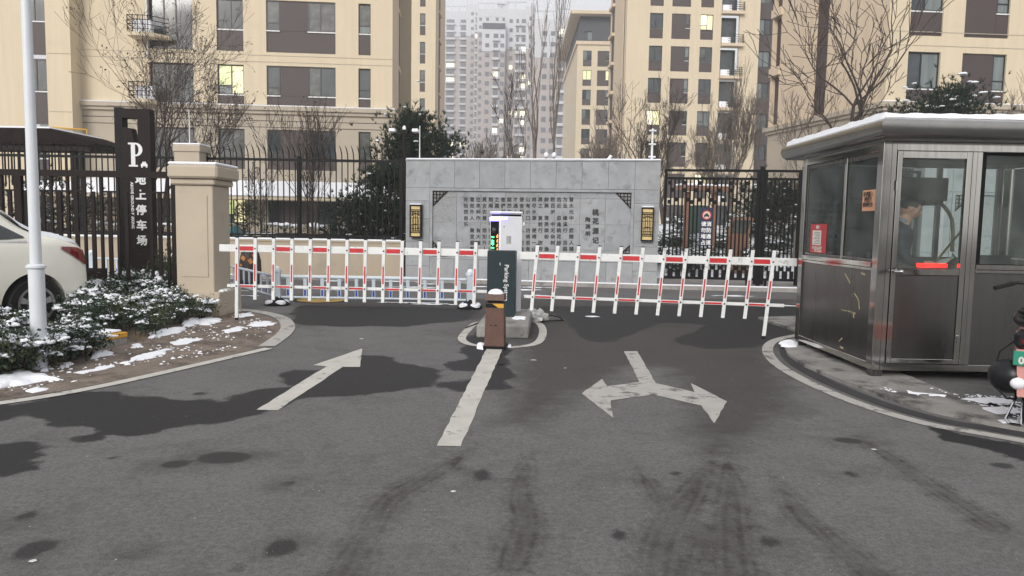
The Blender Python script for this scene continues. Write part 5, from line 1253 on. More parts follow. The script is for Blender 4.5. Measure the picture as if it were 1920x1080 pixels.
for j in range(NYs-1):
    for i in range(NXs-1): a = j*NXs+i; q.f.append((a, a+1, a+NXs+1, a+NXs)); q.m.append(0)
q.build('roof_snow', M_snow, rf, smooth=True)
# tape and scuffs on the left lower panel
tp = MB()
for (x0, y0, x1, y1, w_) in [(1584, 513, 1594, 531, .012), (1602, 550, 1610, 563, .012), (1610, 563, 1611, 580, .012), (1578, 581, 1588, 583, .008), (1590, 583, 1604, 588, .012), (1599, 585, 1601, 596, .014), (1573, 640, 1579, 634, .014), (1575, 650, 1581, 653, .02), (1615, 512, 1622, 515, .02)]:
    def lp(px, py):
        d = ray(px, py); t_ = (3.725)/d.x; c = CAM+d*t_; return c.y-7.516, c.z-BZ
    a = lp(x0, y0); b_ = lp(x1, y1); d = Vector((b_[0]-a[0], b_[1]-a[1])).normalized(); n_ = Vector((-d.y, d.x))*w_/2
    tp.prism([(a[0]+n_.x, a[1]+n_.y), (b_[0]+n_.x, b_[1]+n_.y), (b_[0]-n_.x, b_[1]-n_.y), (a[0]-n_.x, a[1]-n_.y)], .0165, .0192, 'x')
tp.build('tape_mark', pm('old_tape', (.42, .36, .22), .7), BT)
# posters on the left panes
def lpx(px, py, X=3.737):
    d = ray(px, py); c = CAM+d*(X/d.x); return c.y, c.z
def poster(px0, py0, px1, py1, mt, label, name, lines, hdr=None):
    y0, z1 = lpx(px1, py0); y1, z0 = lpx(px0, py1)
    t = empty(name, (3.735, y0, z0), 0, label, 'notice'); h = z1-z0; w_ = y1-y0
    q = MB(); q.bx(-.004, 0, 0, w_, 0, h); q.build('sheet', mt, t)
    q = MB()
    for a, b_, c, d in lines: q.bx(-.0052, -.0042, w_*(1-b_), w_*(1-a), h*c, h*d)
    q.build('print', hdr or M_ink, t); return t
tN = poster(1617, 355, 1643, 396, M_notice, 'orange paper notice taped inside the front left pane of the booth', 'notice_sheet', [])
bpy.context.view_layer.update()
hN = .28; q = MB()
def textx(body, size, mat, t, y, z, bold=.002):
    me_ = text_mesh(body, size, mat, .0005, bold, res=1); o = link('lettering', me_, t); o.location = (-.0055, y, z); o.rotation_euler = (0, 0, R(-90)); return o
zz1 = lpx(1630, 355)[1]-lpx(1630, 396)[1]; wN = lpx(1617, 370)[0]-lpx(1643, 370)[0]
for i, s_ in enumerate(("非请莫入", "请登记", "谢谢配合")): textx(s_, .055, M_ink, tN, wN/2, zz1*(.75-.24*i))
tP = poster(1519, 420, 1551, 473, M_poster, 'red poster with a white printed sheet inside the rear left pane of the booth', 'poster', [])
wP = lpx(1519, 440)[0]-lpx(1551, 440)[0]; hP = lpx(1535, 420)[1]-lpx(1535, 473)[1]
q = MB(); q.bx(-.0052, -.0042, wP*.28, wP*.78, hP*.28, hP*.80); q.build('white_sheet', M_paper, tP)
q = MB()
for i in range(8): q.bx(-.006, -.0054, wP*.34, wP*(.72-.06*(i % 3)), hP*(.33+.055*i), hP*(.345+.055*i))
q.build('print', M_ink, tP); textx("平安社区", .075, M_paper, tP, wP/2, hP*.12); textx("通知", .05, M_paper, tP, wP/2, hP*.9)
# things inside
def inp(px, py, Y): return pp(px, py, Y)
dk = empty('desk', (3.80, 7.62, BZ+zb0+.05), 0, 'dark desk along the booth front', 'desk')
q = MB(); q.bx(.0, 2.30, 0, .42, .90, .94); q.build('desk_top', M_plast, dk); q = MB(); q.bx(.02, 1.5, .38, .41, .0, .90); q.bx(.0, .03, 0, .40, 0, .899); q.bx(2.26, 2.29, 0, .40, 0, .899); q.build('desk_panel', M_plast, dk)
a0, a1 = inp(1674, 333, 9.2), inp(1768, 378, 9.2)
cb = empty('wall_cabinet', (a0.x, 9.05, a1.z), R(4), 'beige grey box hanging at the back of the booth above the guard', 'cabinet')
q = MB(); q.bx(0, a1.x-a0.x, 0, .35, 0, a0.z-a1.z, bev=.01); q.build('housing', M_ivory, cb); q = MB(); q.bx(.02, a1.x-a0.x-.06, -.004, .3, -.05, -.001); q.build('lower_vent', M_plast, cb)
pts = [inp(1745, 376, 8.9), inp(1757, 378, 8.9), inp(1768, 385, 8.9), inp(1778, 397, 8.9), inp(1785, 412, 8.9), inp(1787, 440, 8.9), inp(1785, 472, 8.9)]
q = MB(); q.path([tuple(p) for p in pts], .022, 8); o = q.build('curved_hose', M_tube, smooth=True); tag(o, 'curved olive hose dropping from the beige box inside the booth', 'hose')
c = inp(1742, 500, 7.75); t = empty('led_lamp', (c.x, 7.70, BZ+zb0+.05+.94), 0, 'glowing red lamp bar on the booth desk in front of the guard', 'lamp')
q = MB(); q.bx(-.14, .14, -.02, .03, .0, .07); q.build('base', M_plast, t); q = MB(); q.bx(-.15, .15, -.03, .028, .071, .11, bev=.008); q.build('light_bar', M_redglow, t)
c = inp(1850, 488, 7.95); t = empty('monitor', (c.x, 7.95, BZ+zb0+.05+.94), R(8), 'black screen seen from behind at the right of the booth desk', 'monitor')
q = MB(); q.bx(-.28, .28, -.015, .015, .04, .20, bev=.005); q.build('screen', M_plast, t); q = MB(); q.bx(-.1, .1, -.08, .08, 0, .012); q.bx(-.02, .02, -.01, .01, .012, .05); q.build('stand', M_plast, t)
q = MB(); q.quad(tuple(inp(1752, 492, 7.9)), tuple(inp(1765, 487, 7.9)), tuple(inp(1800, 437, 8.2)), tuple(inp(1797, 436, 8.2))); q.v = [(v[0], v[1], v[2]) for v in q.v]; q2 = MB(); q2.path([tuple(inp(1755, 490, 7.9)), tuple(inp(1800, 436, 8.2))], .012, 6); o = q2.build('tilted_arm', M_tube); tag(o, 'thin tilted stick leaning over the booth desk', 'stick')
q = MB(); q.bx(-.3, .3, -.25, .25, 0, .06); o = q.build('seat_pad', M_plast)
bpy.data.objects.remove(o)

# ---------- the guard
def skin_mesh(name, verts, edges, radii, mat, parent=None, sub=2, root=0):
    me_ = bpy.data.meshes.new(name); me_.from_pydata(verts, edges, []); o = bpy.data.objects.new(name, me_); COL.objects.link(o)
    o.modifiers.new('s', 'SKIN'); me_.skin_vertices or None
    sv = me_.skin_vertices[0].data
    for i, r in enumerate(radii): sv[i].radius = (r, r) if not isinstance(r, tuple) else r
    for i in range(len(verts)): sv[i].use_root = (i == root)
    ss = o.modifiers.new('u', 'SUBSURF'); ss.levels = sub; ss.render_levels = sub
    bpy.context.view_layer.update(); dg = bpy.context.evaluated_depsgraph_get(); m2 = bpy.data.meshes.new_from_object(o.evaluated_get(dg))
    bpy.data.objects.remove(o); m2.materials.clear(); m2.materials.append(mat); smooth_mesh(m2, 180); return link(name, m2, parent)
hd = inp(1702, 391, 8.25)   # head centre
FZ = BZ+zb0+.05
G_ = empty('person', (hd.x-.22, 8.35, FZ), 0, 'guard in a dark jacket bending over papers inside the booth', 'person')
hz_ = hd.z-FZ; hx, hy = .26, -.10
V = [(0, 0, .90), (.02, 0, 1.10), (.07, -.01, 1.30), (.15, -.03, hz_-.23), (.205, -.065, hz_-.13), (hx-.02, hy, hz_-.06), (hx-.02, hy, hz_+.03), (hx, hy, hz_-.05),   # pelvis spine neck head skull jaw
     (0, .15, hz_-.27), (-.06, .20, hz_-.52), (.10, .02, hz_-.62), (.19, -.06, hz_-.63),      # far arm
     (.16, -.21, hz_-.28), (.10, -.30, hz_-.55), (.32, -.33, hz_-.60), (.41, -.32, hz_-.585),     # near arm
     (-.02, .10, .88), (-.02, .12, .48), (-.04, .12, .08), (.08, .12, .03), (.0, -.10, .88), (.02, -.11, .48), (-.02, -.11, .08), (.10, -.12, .03)]
E_ = [(0, 1), (1, 2), (2, 3), (3, 4), (4, 5), (5, 6), (5, 7), (3, 8), (8, 9), (9, 10), (10, 11), (3, 12), (12, 13), (13, 14), (14, 15), (0, 16), (16, 17), (17, 18), (18, 19), (0, 20), (20, 21), (21, 22), (22, 23)]
Rr = [.12, .115, .13, .075, .052, .055, .05, .045, .045, .036, .032, .03, .045, .036, .032, .03, .075, .055, .04, .03, .075, .055, .04, .03]
# fingers on both hands, nose
def hand(ix, d, side):
    b0 = Vector(V[ix]); d = Vector(d).normalized()
    for k, off_ in enumerate((-.03, -.01, .01, .03)):
        s_ = b0+Vector((0, off_, 0))+d*.03; ln = (.035, .042, .04, .03)[k]
        i = len(V); V.append(tuple(s_)); V.append(tuple(s_+d*ln+Vector((0, 0, -.006)))); V.append(tuple(s_+d*ln*1.7+Vector((0, 0, -.028)))); E_.extend([(ix, i), (i, i+1), (i+1, i+2)]); Rr.extend([.010, .009, .0075])
    i = len(V); V.append(tuple(b0+Vector((.01, side*.03, .0)))); V.append(tuple(b0+Vector((.045, side*.045, -.01)))); E_.extend([(ix, i), (i, i+1)]); Rr.extend([.011, .009])
hand(11, (1, -.3, -.3), -1); hand(15, (1, .2, -.3), 1)
body = skin_mesh('torso', V, E_, Rr, M_skin, G_)
HM = Matrix.Translation((hx, hy, hz_)) @ Matrix.Rotation(R(-18), 4, 'Z') @ Matrix.Rotation(R(24), 4, 'Y')
def gau(c, d, s_): return math.exp(-((c.x-d[0])**2+(c.y-d[1])**2+(c.z-d[2])**2)/(s_*s_))
def head_pt(c):
    c = c.normalized(); x, y, z = c.x*.098, c.y*.078, c.z*.118
    if c.z < 0: k = 1-.30*(-c.z)**1.5; y *= k; x *= 1-.10*(-c.z)
    x += .030*gau(c, (.97, 0, -.12), .17)+.010*gau(c, (.95, 0, .10), .14)+.008*gau(c, (.90, 0, -.42), .20)+.012*gau(c, (.75, 0, -.72), .25)
    for s_ in (-1, 1): x -= .012*gau(c, (.90, s_*.36, .06), .17); x += .007*gau(c, (.88, s_*.34, .24), .16); y += s_*.006*gau(c, (.70, s_*.62, -.15), .25)
    if c.x < -.2: x -= .012*(-c.x)
    return Vector((x, y, z))
bmx = bmesh.new(); bmesh.ops.create_icosphere(bmx, subdivisions=5, radius=1)
for v in bmx.verts: v.co = HM @ head_pt(v.co)
hv = [v.co.copy() for v in bmx.verts]; hf = [tuple(v.index for v in f.verts) for f in bmx.faces]; bmx.free()
q = MB()
for s_ in (-1, 1):
    st_ = len(q.v); elips(q, (-.005, s_*.080, -.008), (.020, .010, .032), 12); q.xform(HM, st_)
vs = [v.co.copy() for v in body.data.vertices]; fs_ = [tuple(p.vertices) for p in body.data.polygons]; i0 = len(vs); vs += hv; fs_ += [tuple(i0+k for k in f) for f in hf]; i0 = len(vs); vs += [Vector(v) for v in q.v]; fs_ += [tuple(i0+k for k in f) for f in q.f]
mj = bpy.data.meshes.new('body'); mj.from_pydata([tuple(v) for v in vs], [], fs_); oj = bpy.data.objects.new('body', mj); COL.objects.link(oj)
rm = oj.modifiers.new('r', 'REMESH'); rm.mode = 'VOXEL'; rm.voxel_size = .006; sm = oj.modifiers.new('s', 'SMOOTH'); sm.iterations = 2; sm.factor = .5
bpy.context.view_layer.update(); dg = bpy.context.evaluated_depsgraph_get(); m2 = bpy.data.meshes.new_from_object(oj.evaluated_get(dg)); bpy.data.objects.remove(oj); bpy.data.objects.remove(body)
m2.materials.clear(); m2.materials.append(M_skin); smooth_mesh(m2, 180); body = link('body', m2, G_)
for s_ in (-1, 1):
    q = MB(); elips(q, (.080, s_*.030, .008), (.012, .014, .009), 12); q.xform(HM); q.build('eye', M_ink, G_, smooth=True)
    q = MB(); q.path([(.088, s_*.012, .026), (.090, s_*.030, .033), (.080, s_*.046, .028)], .0045, 6); q.xform(HM); q.build('eyebrow', M_hair, G_)
q = MB(); q.path([(.088, -.022, -.052), (.097, 0, -.050), (.088, .022, -.052)], .0045, 6); q.xform(HM); q.build('mouth', pm('lips', (.22, .09, .075), .5), G_)
bmx = bmesh.new(); bmesh.ops.create_icosphere(bmx, subdivisions=5, radius=1); dl = []
for v in list(bmx.verts):
    c = v.co.copy(); nz_ = mnoise.noise(c*9)*.03
    if (c.x > .42 and c.z < .52+nz_*2) or (c.z < -.30+nz_ ) or (c.x > .02 and c.z < .10) or (abs(c.y) > .75 and c.z < .02 and c.x > -.35): dl.append(v)
    v.co = HM @ (head_pt(c)*(1.075+.02*max(0, c.z)+.012*mnoise.noise(c*14))-Vector((.002, 0, -.003)))
bmesh.ops.delete(bmx, geom=dl, context='VERTS'); mh = bpy.data.meshes.new('hair'); bmx.to_mesh(mh); bmx.free(); mh.materials.append(M_hair); smooth_mesh(mh, 60); ho = link('hair', mh, G_); sol = ho.modifiers.new('t', 'SOLIDIFY'); sol.thickness = .010; sol.offset = -1
keep = list(range(5))+[8, 9, 10, 12, 13, 14]; JV = [V[k] for k in keep]; JV[4] = tuple(Vector(V[4])+Vector((-.01, 0, -.012)))
mp = {k: i for i, k in enumerate(keep)}; JE = [(mp[a], mp[b_]) for a, b_ in E_ if a in mp and b_ in mp]
JR = [.16, .165, .185, .115, .066, .085, .066, .048, .085, .066, .048]
skin_mesh('jacket', JV, JE, JR, M_jacket, G_)
q = MB(); q.lathe([(.070, 0), (.078, .03), (.070, .05)], 16); q.xform(Matrix.Translation((.19, -.06, hz_-.165)) @ Matrix.Rotation(R(20), 4, 'Y')); q.build('collar', pm('grey_collar', (.16, .17, .18), .8), G_, smooth=True)
keep = [0, 16, 17, 18, 20, 21, 22]; mp = {k: i for i, k in enumerate(keep)}; JE = [(mp[a], mp[b_]) for a, b_ in E_ if a in mp and b_ in mp]
skin_mesh('trousers', [V[k] for k in keep], JE, [.135, .09, .07, .055, .09, .07, .055], M_jacket, G_)
q = MB()
for s_ in (-1, 1): q.bx(-.08, .16, s_*.115-.05, s_*.115+.05, .0, .09, bev=.02)
q.build('shoe', M_rubber, G_)
pc = Vector(V[15])+Vector((G_.location)); q = MB(); q.v = []; q.bx(-.10, .12, -.08, .08, -.003, .003); q.xform(Matrix.Rotation(R(-28), 4, 'Y') @ Matrix.Rotation(R(20), 4, 'Z')); o = q.build('paper_sheet', M_paper); o.location = (pc.x+.07, pc.y-.02, pc.z-.005); tag(o, 'white sheet of paper held by the guard', 'paper')

# ================================================================= LAMP POST (left)
lp_ = gp(75, 692); c0 = pp(62, 500, 7.34)
LPo = empty('lamp_post', (lp_.x, lp_.y, 0), 0, 'white painted lamp post standing in the snowy hedge at left', 'lamp post')
zf = pp(60, 500, lp_.y).z
q = MB(); q.lathe([(.072, 0), (.072, zf-.02)], 24); q.build('lower_shaft', M_whitepole, LPo, smooth=True)
q = MB(); q.lathe([(.075, zf-.019), (.090, zf-.01), (.090, zf+.012), (.062, zf+.03)], 24); q.build('collar', M_whitepole, LPo, smooth=True)
q = MB(); q.lathe([(.053, zf+.031), (.036, 6.2)], 24); q.build('upper_shaft', M_whitepole, LPo, smooth=True)
q = MB(); q.lathe([(.03, 6.201), (.12, 6.25), (.19, 6.45), (.16, 6.62), (.03, 6.72)], 16); q.build('lamp_head', M_cab, LPo, smooth=True)

# ================================================================= YELLOW EDGED BLOCK
y0 = gp(187, 655); y1 = gp(237, 645); d = Vector((y1.x-y0.x, y1.y-y0.y)); 
t = empty('kerb_block', (y0.x, y0.y, 0), math.atan2(d.y, d.x), 'concrete block with a yellow edge and snow on top beside the hedge', 'kerb block'); L_ = d.length+.02
q = MB(); q.bx(0, L_, 0, .30, 0, .085, bev=.006); q.build('block', M_concrete, t); q = MB(); q.bx(-.003, L_+.003, -.004, .10, .087, .145, bev=.004); q.build('yellow_edge', pm('kerb_yellow', (.62, .32, .02), .5, var=.15, scale=9), t); q = MB(); q.bx(.0, L_-.02, .06, .32, .147, .175, bev=.012); q.build('snow_cap', M_snow, t)

# ================================================================= WHITE CAR
CNx, CNy = .50, .866
def car_section(s):
    """s: metres from the rear bumper towards the front. returns [(halfwidth, z)...] from sill up over the roof"""
    def ip(tab):
        for (a, va), (b_, vb) in zip(tab, tab[1:]):
            if s <= b_: k = max(0, min(1, (s-a)/(b_-a))); k = k*k*(3-2*k)*.35+k*.65; return va+(vb-va)*k
        return tab[-1][1]
    hw = ip([(0, .52), (.04, .62), (.12, .73), (.3, .82), (.7, .875), (1.5, .90), (3.6, .90), (4.3, .84), (4.6, .68), (4.7, .55)])
    zb_ = ip([(0, .44), (.04, .33), (.25, .27), (.6, .24), (4.2, .22), (4.7, .30)])
    zbelt = ip([(0, .66), (.04, .80), (.15, .92), (.45, .985), (1.0, 1.0), (3.2, .95), (4.2, .78), (4.7, .52)])
    ztop = ip([(0, .70), (.04, .86), (.12, .99), (.45, 1.06), (.75, 1.10), (1.2, 1.38), (1.7, 1.48), (2.5, 1.46), (3.0, 1.34), (3.55, 1.02), (4.3, .82), (4.7, .55)])
    rw = ip([(0, .45), (.5, .68), (1.3, .60), (2.5, .60), (3.4, .68), (4.3, .68), (4.7, .48)])
    gh = max(0, ztop-zbelt-.08)
    pts = [(hw*.90, zb_), (hw*.975, zb_+.10), (hw, zb_+(zbelt-zb_)*.45), (hw*.995, zb_+(zbelt-zb_)*.68), (hw*.965, zbelt-.05), (hw*.94, zbelt), (hw*.94*.5+rw*.5+.03, zbelt+(ztop-zbelt)*.5), (rw+.05, ztop-.06 if gh > .05 else ztop-.03), (rw*.9, ztop-.012), (rw*.5, ztop+.008), (0, ztop+.012)]
    return [(a, z if z < .5 else .5+(z-.5)*1.22) for a, z in pts]
SS = [0, .02, .05, .1, .16, .25, .35, .5, .65, .8, .95, 1.1, 1.25, 1.4, 1.6, 1.9, 2.2, 2.5, 2.8, 3.05, 3.3, 3.55, 3.8, 4.05, 4.3, 4.45, 4.6, 4.7]
q = MB(); rows = []
for s_ in SS:
    p = car_section(s_); row = [(s_, -a, z) for a, z in p]+[(s_, a, z) for a, z in reversed(p[:-1])]; rows.append(len(q.v)); q.v += row
nr = 21
for k in range(len(SS)-1):
    for j in range(nr-1): a, b_ = rows[k]+j, rows[k+1]+j; q.f.append((a, a+1, b_+1, b_)); q.m.append(0)
    q.f.append((rows[k], rows[k+1], rows[k+1]+nr-1, rows[k]+nr-1)); q.m.append(0)
q.f.append(tuple(rows[0]+j for j in range(nr))); q.m.append(0); q.f.append(tuple(rows[-1]+j for j in reversed(range(nr)))); q.m.append(0)
wc = gp(92, 612)   # contact of the rear wheel
CR = empty('parked_car', (0, 0, 0), 0, 'cream white saloon car with snow on its boot, parked behind the lamp post', 'car')
rear_s = .84
# local +x runs from rear to front = (-CNx,-CNy); local -y side faces the camera side
angc = math.atan2(-CNy, -CNx)
CR.rotation_euler = (0, 0, angc)
me_c = q.mesh('body', M_carw); b_ = bmesh.new(); b_.from_mesh(me_c); bmesh.ops.recalc_face_normals(b_, faces=b_.faces)
b_.to_mesh(me_c); b_.free()
body_o = bpy.data.objects.new('body', me_c); COL.objects.link(body_o)
sub = body_o.modifiers.new('s', 'SUBSURF'); sub.levels = 2; sub.render_levels = 2
q = MB()
for sx_ in (rear_s, 3.65):
    for sy in (-1, 1): q.tube((sx_, sy*.60, .33), (sx_, sy*1.2, .33), .395, n=40)
cut_o = q.build('cut', M_rubber)
bo = body_o.modifiers.new('b', 'BOOLEAN'); bo.object = cut_o; bo.operation = 'DIFFERENCE'; bo.solver = 'EXACT'
bpy.context.view_layer.update(); dg = bpy.context.evaluated_depsgraph_get(); m2 = bpy.data.meshes.new_from_object(body_o.evaluated_get(dg))
bpy.data.objects.remove(body_o); bpy.data.objects.remove(cut_o); m2.materials.clear(); m2.materials.append(M_carw); smooth_mesh(m2, 35)
for p in m2.polygons: pass
body_o = link('body', m2, CR)
for sx_ in (rear_s, 3.65):
    for sy in (-1, 1): q = MB(); q.tube((sx_, sy*.55, .33), (sx_, sy*.61, .33), .394, n=32); q.build('wheel_well', M_rubber, CR)
for sx_ in (rear_s, 3.65):
    for sy in (-1, 1):
        w_ = MB(); w_.lathe([(.21, -.10), (.30, -.105), (.322, -.08), (.33, 0), (.322, .08), (.30, .105), (.21, .10)], 40); w_.xform(Matrix.Rotation(R(90), 4, 'X')); wo = w_.build('wheel', M_rubber, CR, smooth=True); wo.location = (sx_, sy*.775, .33)
        r_ = MB(); f = 1
        for k in range(40):
            a0, a1 = 2*math.pi*k/40, 2*math.pi*(k+1)/40
            r_.quad(*[(r*math.cos(a), -.085*1, r*math.sin(a)) for r, a in ((.225, a0), (.225, a1), (.195, a1), (.195, a0))]); r_.quad(*[(.195*math.cos(a), y, .195*math.sin(a)) for y, a in ((-.085, a0), (-.085, a1), (.02, a1), (.02, a0))])
        for k in range(5):
            a = 2*math.pi*k/5+.3; d = Vector((math.cos(a), 0, math.sin(a))); n_ = Vector((-d.z, 0, d.x)); i = len(r_.v)
            for rr, ww, yy in ((.03, .036, -.085), (.12, .030, -.088), (.20, .042, -.075)): r_.v += [tuple(d*rr+n_*ww+Vector((0, yy, 0))), tuple(d*rr-n_*ww+Vector((0, yy, 0))), tuple(d*rr-n_*ww*.9+Vector((0, yy+.03, 0))), tuple(d*rr+n_*ww*.9+Vector((0, yy+.03, 0)))]
            for g_ in range(2):
                for j in range(4): a_, c_ = i+4*g_+j, i+4*g_+(j+1) % 4; r_.f.append((a_, c_, c_+4, a_+4)); r_.m.append(0)
        r_.tube((0, -.095, 0), (0, -.06, 0), .045, n=16); r_.tube((0, -.02, 0), (0, .0, 0), .19, n=28, m=1)
        ro_ = r_.build('rim', [M_alloy, M_rubber], wo); ro_.location = (0, -.035 if sy < 0 else .035, 0)
        if sy > 0: ro_.rotation_euler = (0, 0, R(180))
# glazing, placed a few millimetres proud of the side surface
def side_y(s_, z, sgn=-1):
    p = car_section(s_)
    for (a, za), (b2, zb2_) in zip(p, p[1:]):
        if za <= z <= zb2_ and zb2_ > za: return sgn*((a+(b2-a)*(z-za)/(zb2_-za))+.008)
    return sgn*p[5][0]
def side_patch(name, outline, mt, sgn=-1, parent=None, off_=.0):
    """outline (s,z) quads strip lower/upper"""
    outline = [(a, .5+(b-.5)*1.22, .5+(c-.5)*1.22) for a, b, c in outline]
    q = MB()
    for (s0_, zl0, zu0), (s1_, zl1, zu1) in zip(outline, outline[1:]):
        nv = 5
        for k in range(nv):
            f0, f1 = k/nv, (k+1)/nv
            P_ = [(s0_, zl0+(zu0-zl0)*f0), (s1_, zl1+(zu1-zl1)*f0), (s1_, zl1+(zu1-zl1)*f1), (s0_, zl0+(zu0-zl0)*f1)]
            q.quad(*[(a, side_y(a, z, sgn)+sgn*off_, z) for a, z in P_])
    return q.build(name, mt, parent or CR, smooth=True)
for sgn in (-1, 1):
    side_patch('window', [(.92, 1.04, 1.055), (1.12, 1.03, 1.15), (1.35, 1.02, 1.26), (1.6, 1.01, 1.345), (2.0, 1.00, 1.395), (2.15, 1.00, 1.395)], M_glass, sgn)
    side_patch('window', [(2.23, 1.0, 1.395), (2.6, .99, 1.37), (2.95, .98, 1.28), (3.25, .97, 1.12), (3.38, .965, 1.0)], M_glass, sgn)
    side_patch('tail_lamp', [(.05, .74, .82), (.14, .75, .90), (.24, .80, .935), (.36, .86, .945), (.48, .92, .95)], M_tail, sgn, off_=.006)
    side_patch('window_trim', [(.90, 1.0, 1.018), (2.2, .985, 1.0), (3.3, .955, .97)], M_chrome, sgn, off_=.004)
    q = MB(); s0_ = 1.42; y_ = side_y(s0_, 1.0, sgn); q.bx(s0_, s0_+.20, min(y_, y_+sgn*.035), max(y_, y_+sgn*.035), .98, 1.01, bev=.008); q.build('door_handle', M_chrome, CR)
q = MB(); q.bx(-.02, .06, -.5, .5, .32, .36)
# boot and shoulder snow
q = MB(); st = [.10, .2, .35, .5, .7, .9, 1.1]
for s_ in st:
    p = car_section(s_); zt_ = p[8][1]; 
    for j, (w_, h_) in enumerate(((-.72, -.015), (-.66, .035), (-.4, .06), (0, .06), (.4, .06), (.66, .035), (.72, -.015))):
        z_ = p[9][1]-.02*abs(w_)*2+h_*(.3 if s_ in (.10, 1.1) else 1)+.008*mnoise.noise(Vector((s_*5, w_*5, 0))); q.v.append((s_, w_*(p[5][0]/.85), z_))
for k in range(len(st)-1):
    for j in range(6): a = k*7+j; q.f.append((a, a+1, a+8, a+7)); q.m.append(0)
q.build('boot_snow', M_snow, CR, smooth=True)
# place so that the near rear wheel stands on the measured spot
ca, sa_ = math.cos(angc), math.sin(angc); lx, ly = rear_s*1.07, .775*1.07   # near side is local +y here
CR.scale = (1.07, 1.07, 1.07); wc = gp(62, 618); CR.location = (wc.x-(ca*lx-sa_*ly), wc.y-(sa_*lx+ca*ly), .0)

# ================================================================= SCOOTER (right edge, seen from behind)
sc = gp(1917, 797, .036)
SC = empty('scooter', (sc.x+.06, sc.y, .036), R(-38), 'pink electric scooter with green plate parked beside the booth', 'scooter')
# local -y is the rear
wh = MB(); wh.lathe([(.13, -.04), (.19, -.05), (.215, -.03), (.222, 0), (.215, .03), (.19, .05), (.13, .04)], 32); wm_ = wh
for y_, nm in ((0, 'wheel'), (1.22, 'wheel')):
    w_ = MB(); w_.lathe([(.12, -.045), (.19, -.05), (.215, -.03), (.222, 0), (.215, .03), (.19, .05), (.12, .045)], 32); w_.xform(Matrix.Rotation(R(90), 4, 'Y')); o = w_.build('wheel', M_rubber, SC, smooth=True); o.location = (0, y_+.0, .222)
q = MB(); q.prism([(-.085, .26), (-.10, .50), (.10, .50), (.085, .26)], -.26, -.235, 'y'); q.prism([(-.10, .50), (-.11, .62), (.11, .62), (.10, .50)], -.262, -.10, 'y'); q.build('rear_fender', M_pink, SC)
q = MB(); elips(q, (0, -.27, .34), (.045, .01, .022)); q.build('reflector', M_tail, SC, smooth=True)
q = MB(); q.bx(-.125, .125, -.285, -.27, .50, .61, bev=.004); pl_ = q.build('number_plate', M_plate, SC)
me_ = text_mesh("098", .075, M_paper, .001, .003); o = link('lettering', me_, pl_); o.location = (-.035, -.288, .538)
me_ = text_mesh("济", .035, M_paper, .001, .001); o = link('lettering', me_, pl_); o.location = (0, -.288, .59)
q = MB(); q.bx(-.13, .13, -.27, -.10, .625, .76, bev=.03); q.build('tail_housing', M_plast, SC); q = MB(); q.bx(-.08, .08, -.276, -.271, .67, .70); q.build('tail_lamp', M_tail, SC)
q = MB(); elips(q, (0, .12, .82), (.17, .38, .075), 18); q.build('seat', M_plast, SC, smooth=True)
q = MB(); elips(q, (0, -.16, .90), (.13, .11, .05)); q.build('backrest', M_plast, SC, smooth=True)
q = MB(); q.prism([(-.05, .25), (.25, .25), (.45, .22), (.75, .20), (.95, .28), (1.05, .75), (1.0, 1.0), (.90, .98), (.88, .40), (.5, .36), (.42, .72), (-.1, .74)], -.13, .13, 'x'); q.build('body_shell', M_pink, SC)
q = MB(); q.path([(-.34, .80, 1.02), (-.2, .90, 1.06), (0, .95, 1.05), (.2, .90, 1.06), (.34, .80, 1.02)], .014, 8); hb_ = q.build('handlebar', M_plast, SC, smooth=True)
for s_ in (-1, 1):
    q = MB(); q.tube((s_*.36, .74, 1.01), (s_*.24, .87, 1.05), .02, n=8); q.build('grip', M_rubber, hb_)
    if s_ < 0: continue
    q = MB(); q.path([(s_*.22, .9, 1.06), (s_*.28, .9, 1.22)], .008, 6); elips(q, (s_*.30, .9, 1.27), (.06, .012, .04)); q.build('mirror', M_plast, hb_)
q = MB(); q.path([(0, 1.22, .222), (0, 1.12, .6), (0, .98, 1.05)], .03, 8); q.build('fork', M_plast, SC)
q = MB(); q.path([(-.10, .02, .22), (-.16, -.04, .03), (-.12, -.10, .012), (-.05, -.10, .012), (-.06, -.02, .22)], .010, 6); q.build('kickstand', M_chrome, SC)
q = MB(); q.path([(-.10, -.15, .70), (-.22, -.16, .58), (-.25, -.15, .42), (-.20, -.14, .30)], .006, 6); q.build('strap', M_rubber, SC)
hl = empty('helmet', (sc.x-.16, sc.y-.02, .036+.20), R(20), 'black riding helmet with a white patch hanging at the scooter side', 'helmet')
q = MB(); elips(q, (0, 0, .19), (.115, .14, .135), 20); q.build('shell', M_plast, hl, smooth=True); q = MB(); elips(q, (-.01, -.11, .16), (.09, .055, .055)); q.build('patch', M_cab, hl, smooth=True); q = MB(); q.path([(-.10, 0, .10), (-.06, -.05, .03), (.04, -.05, .02), (.10, 0, .08)], .008, 6); q.build('chin_strap', M_rubber, hl)
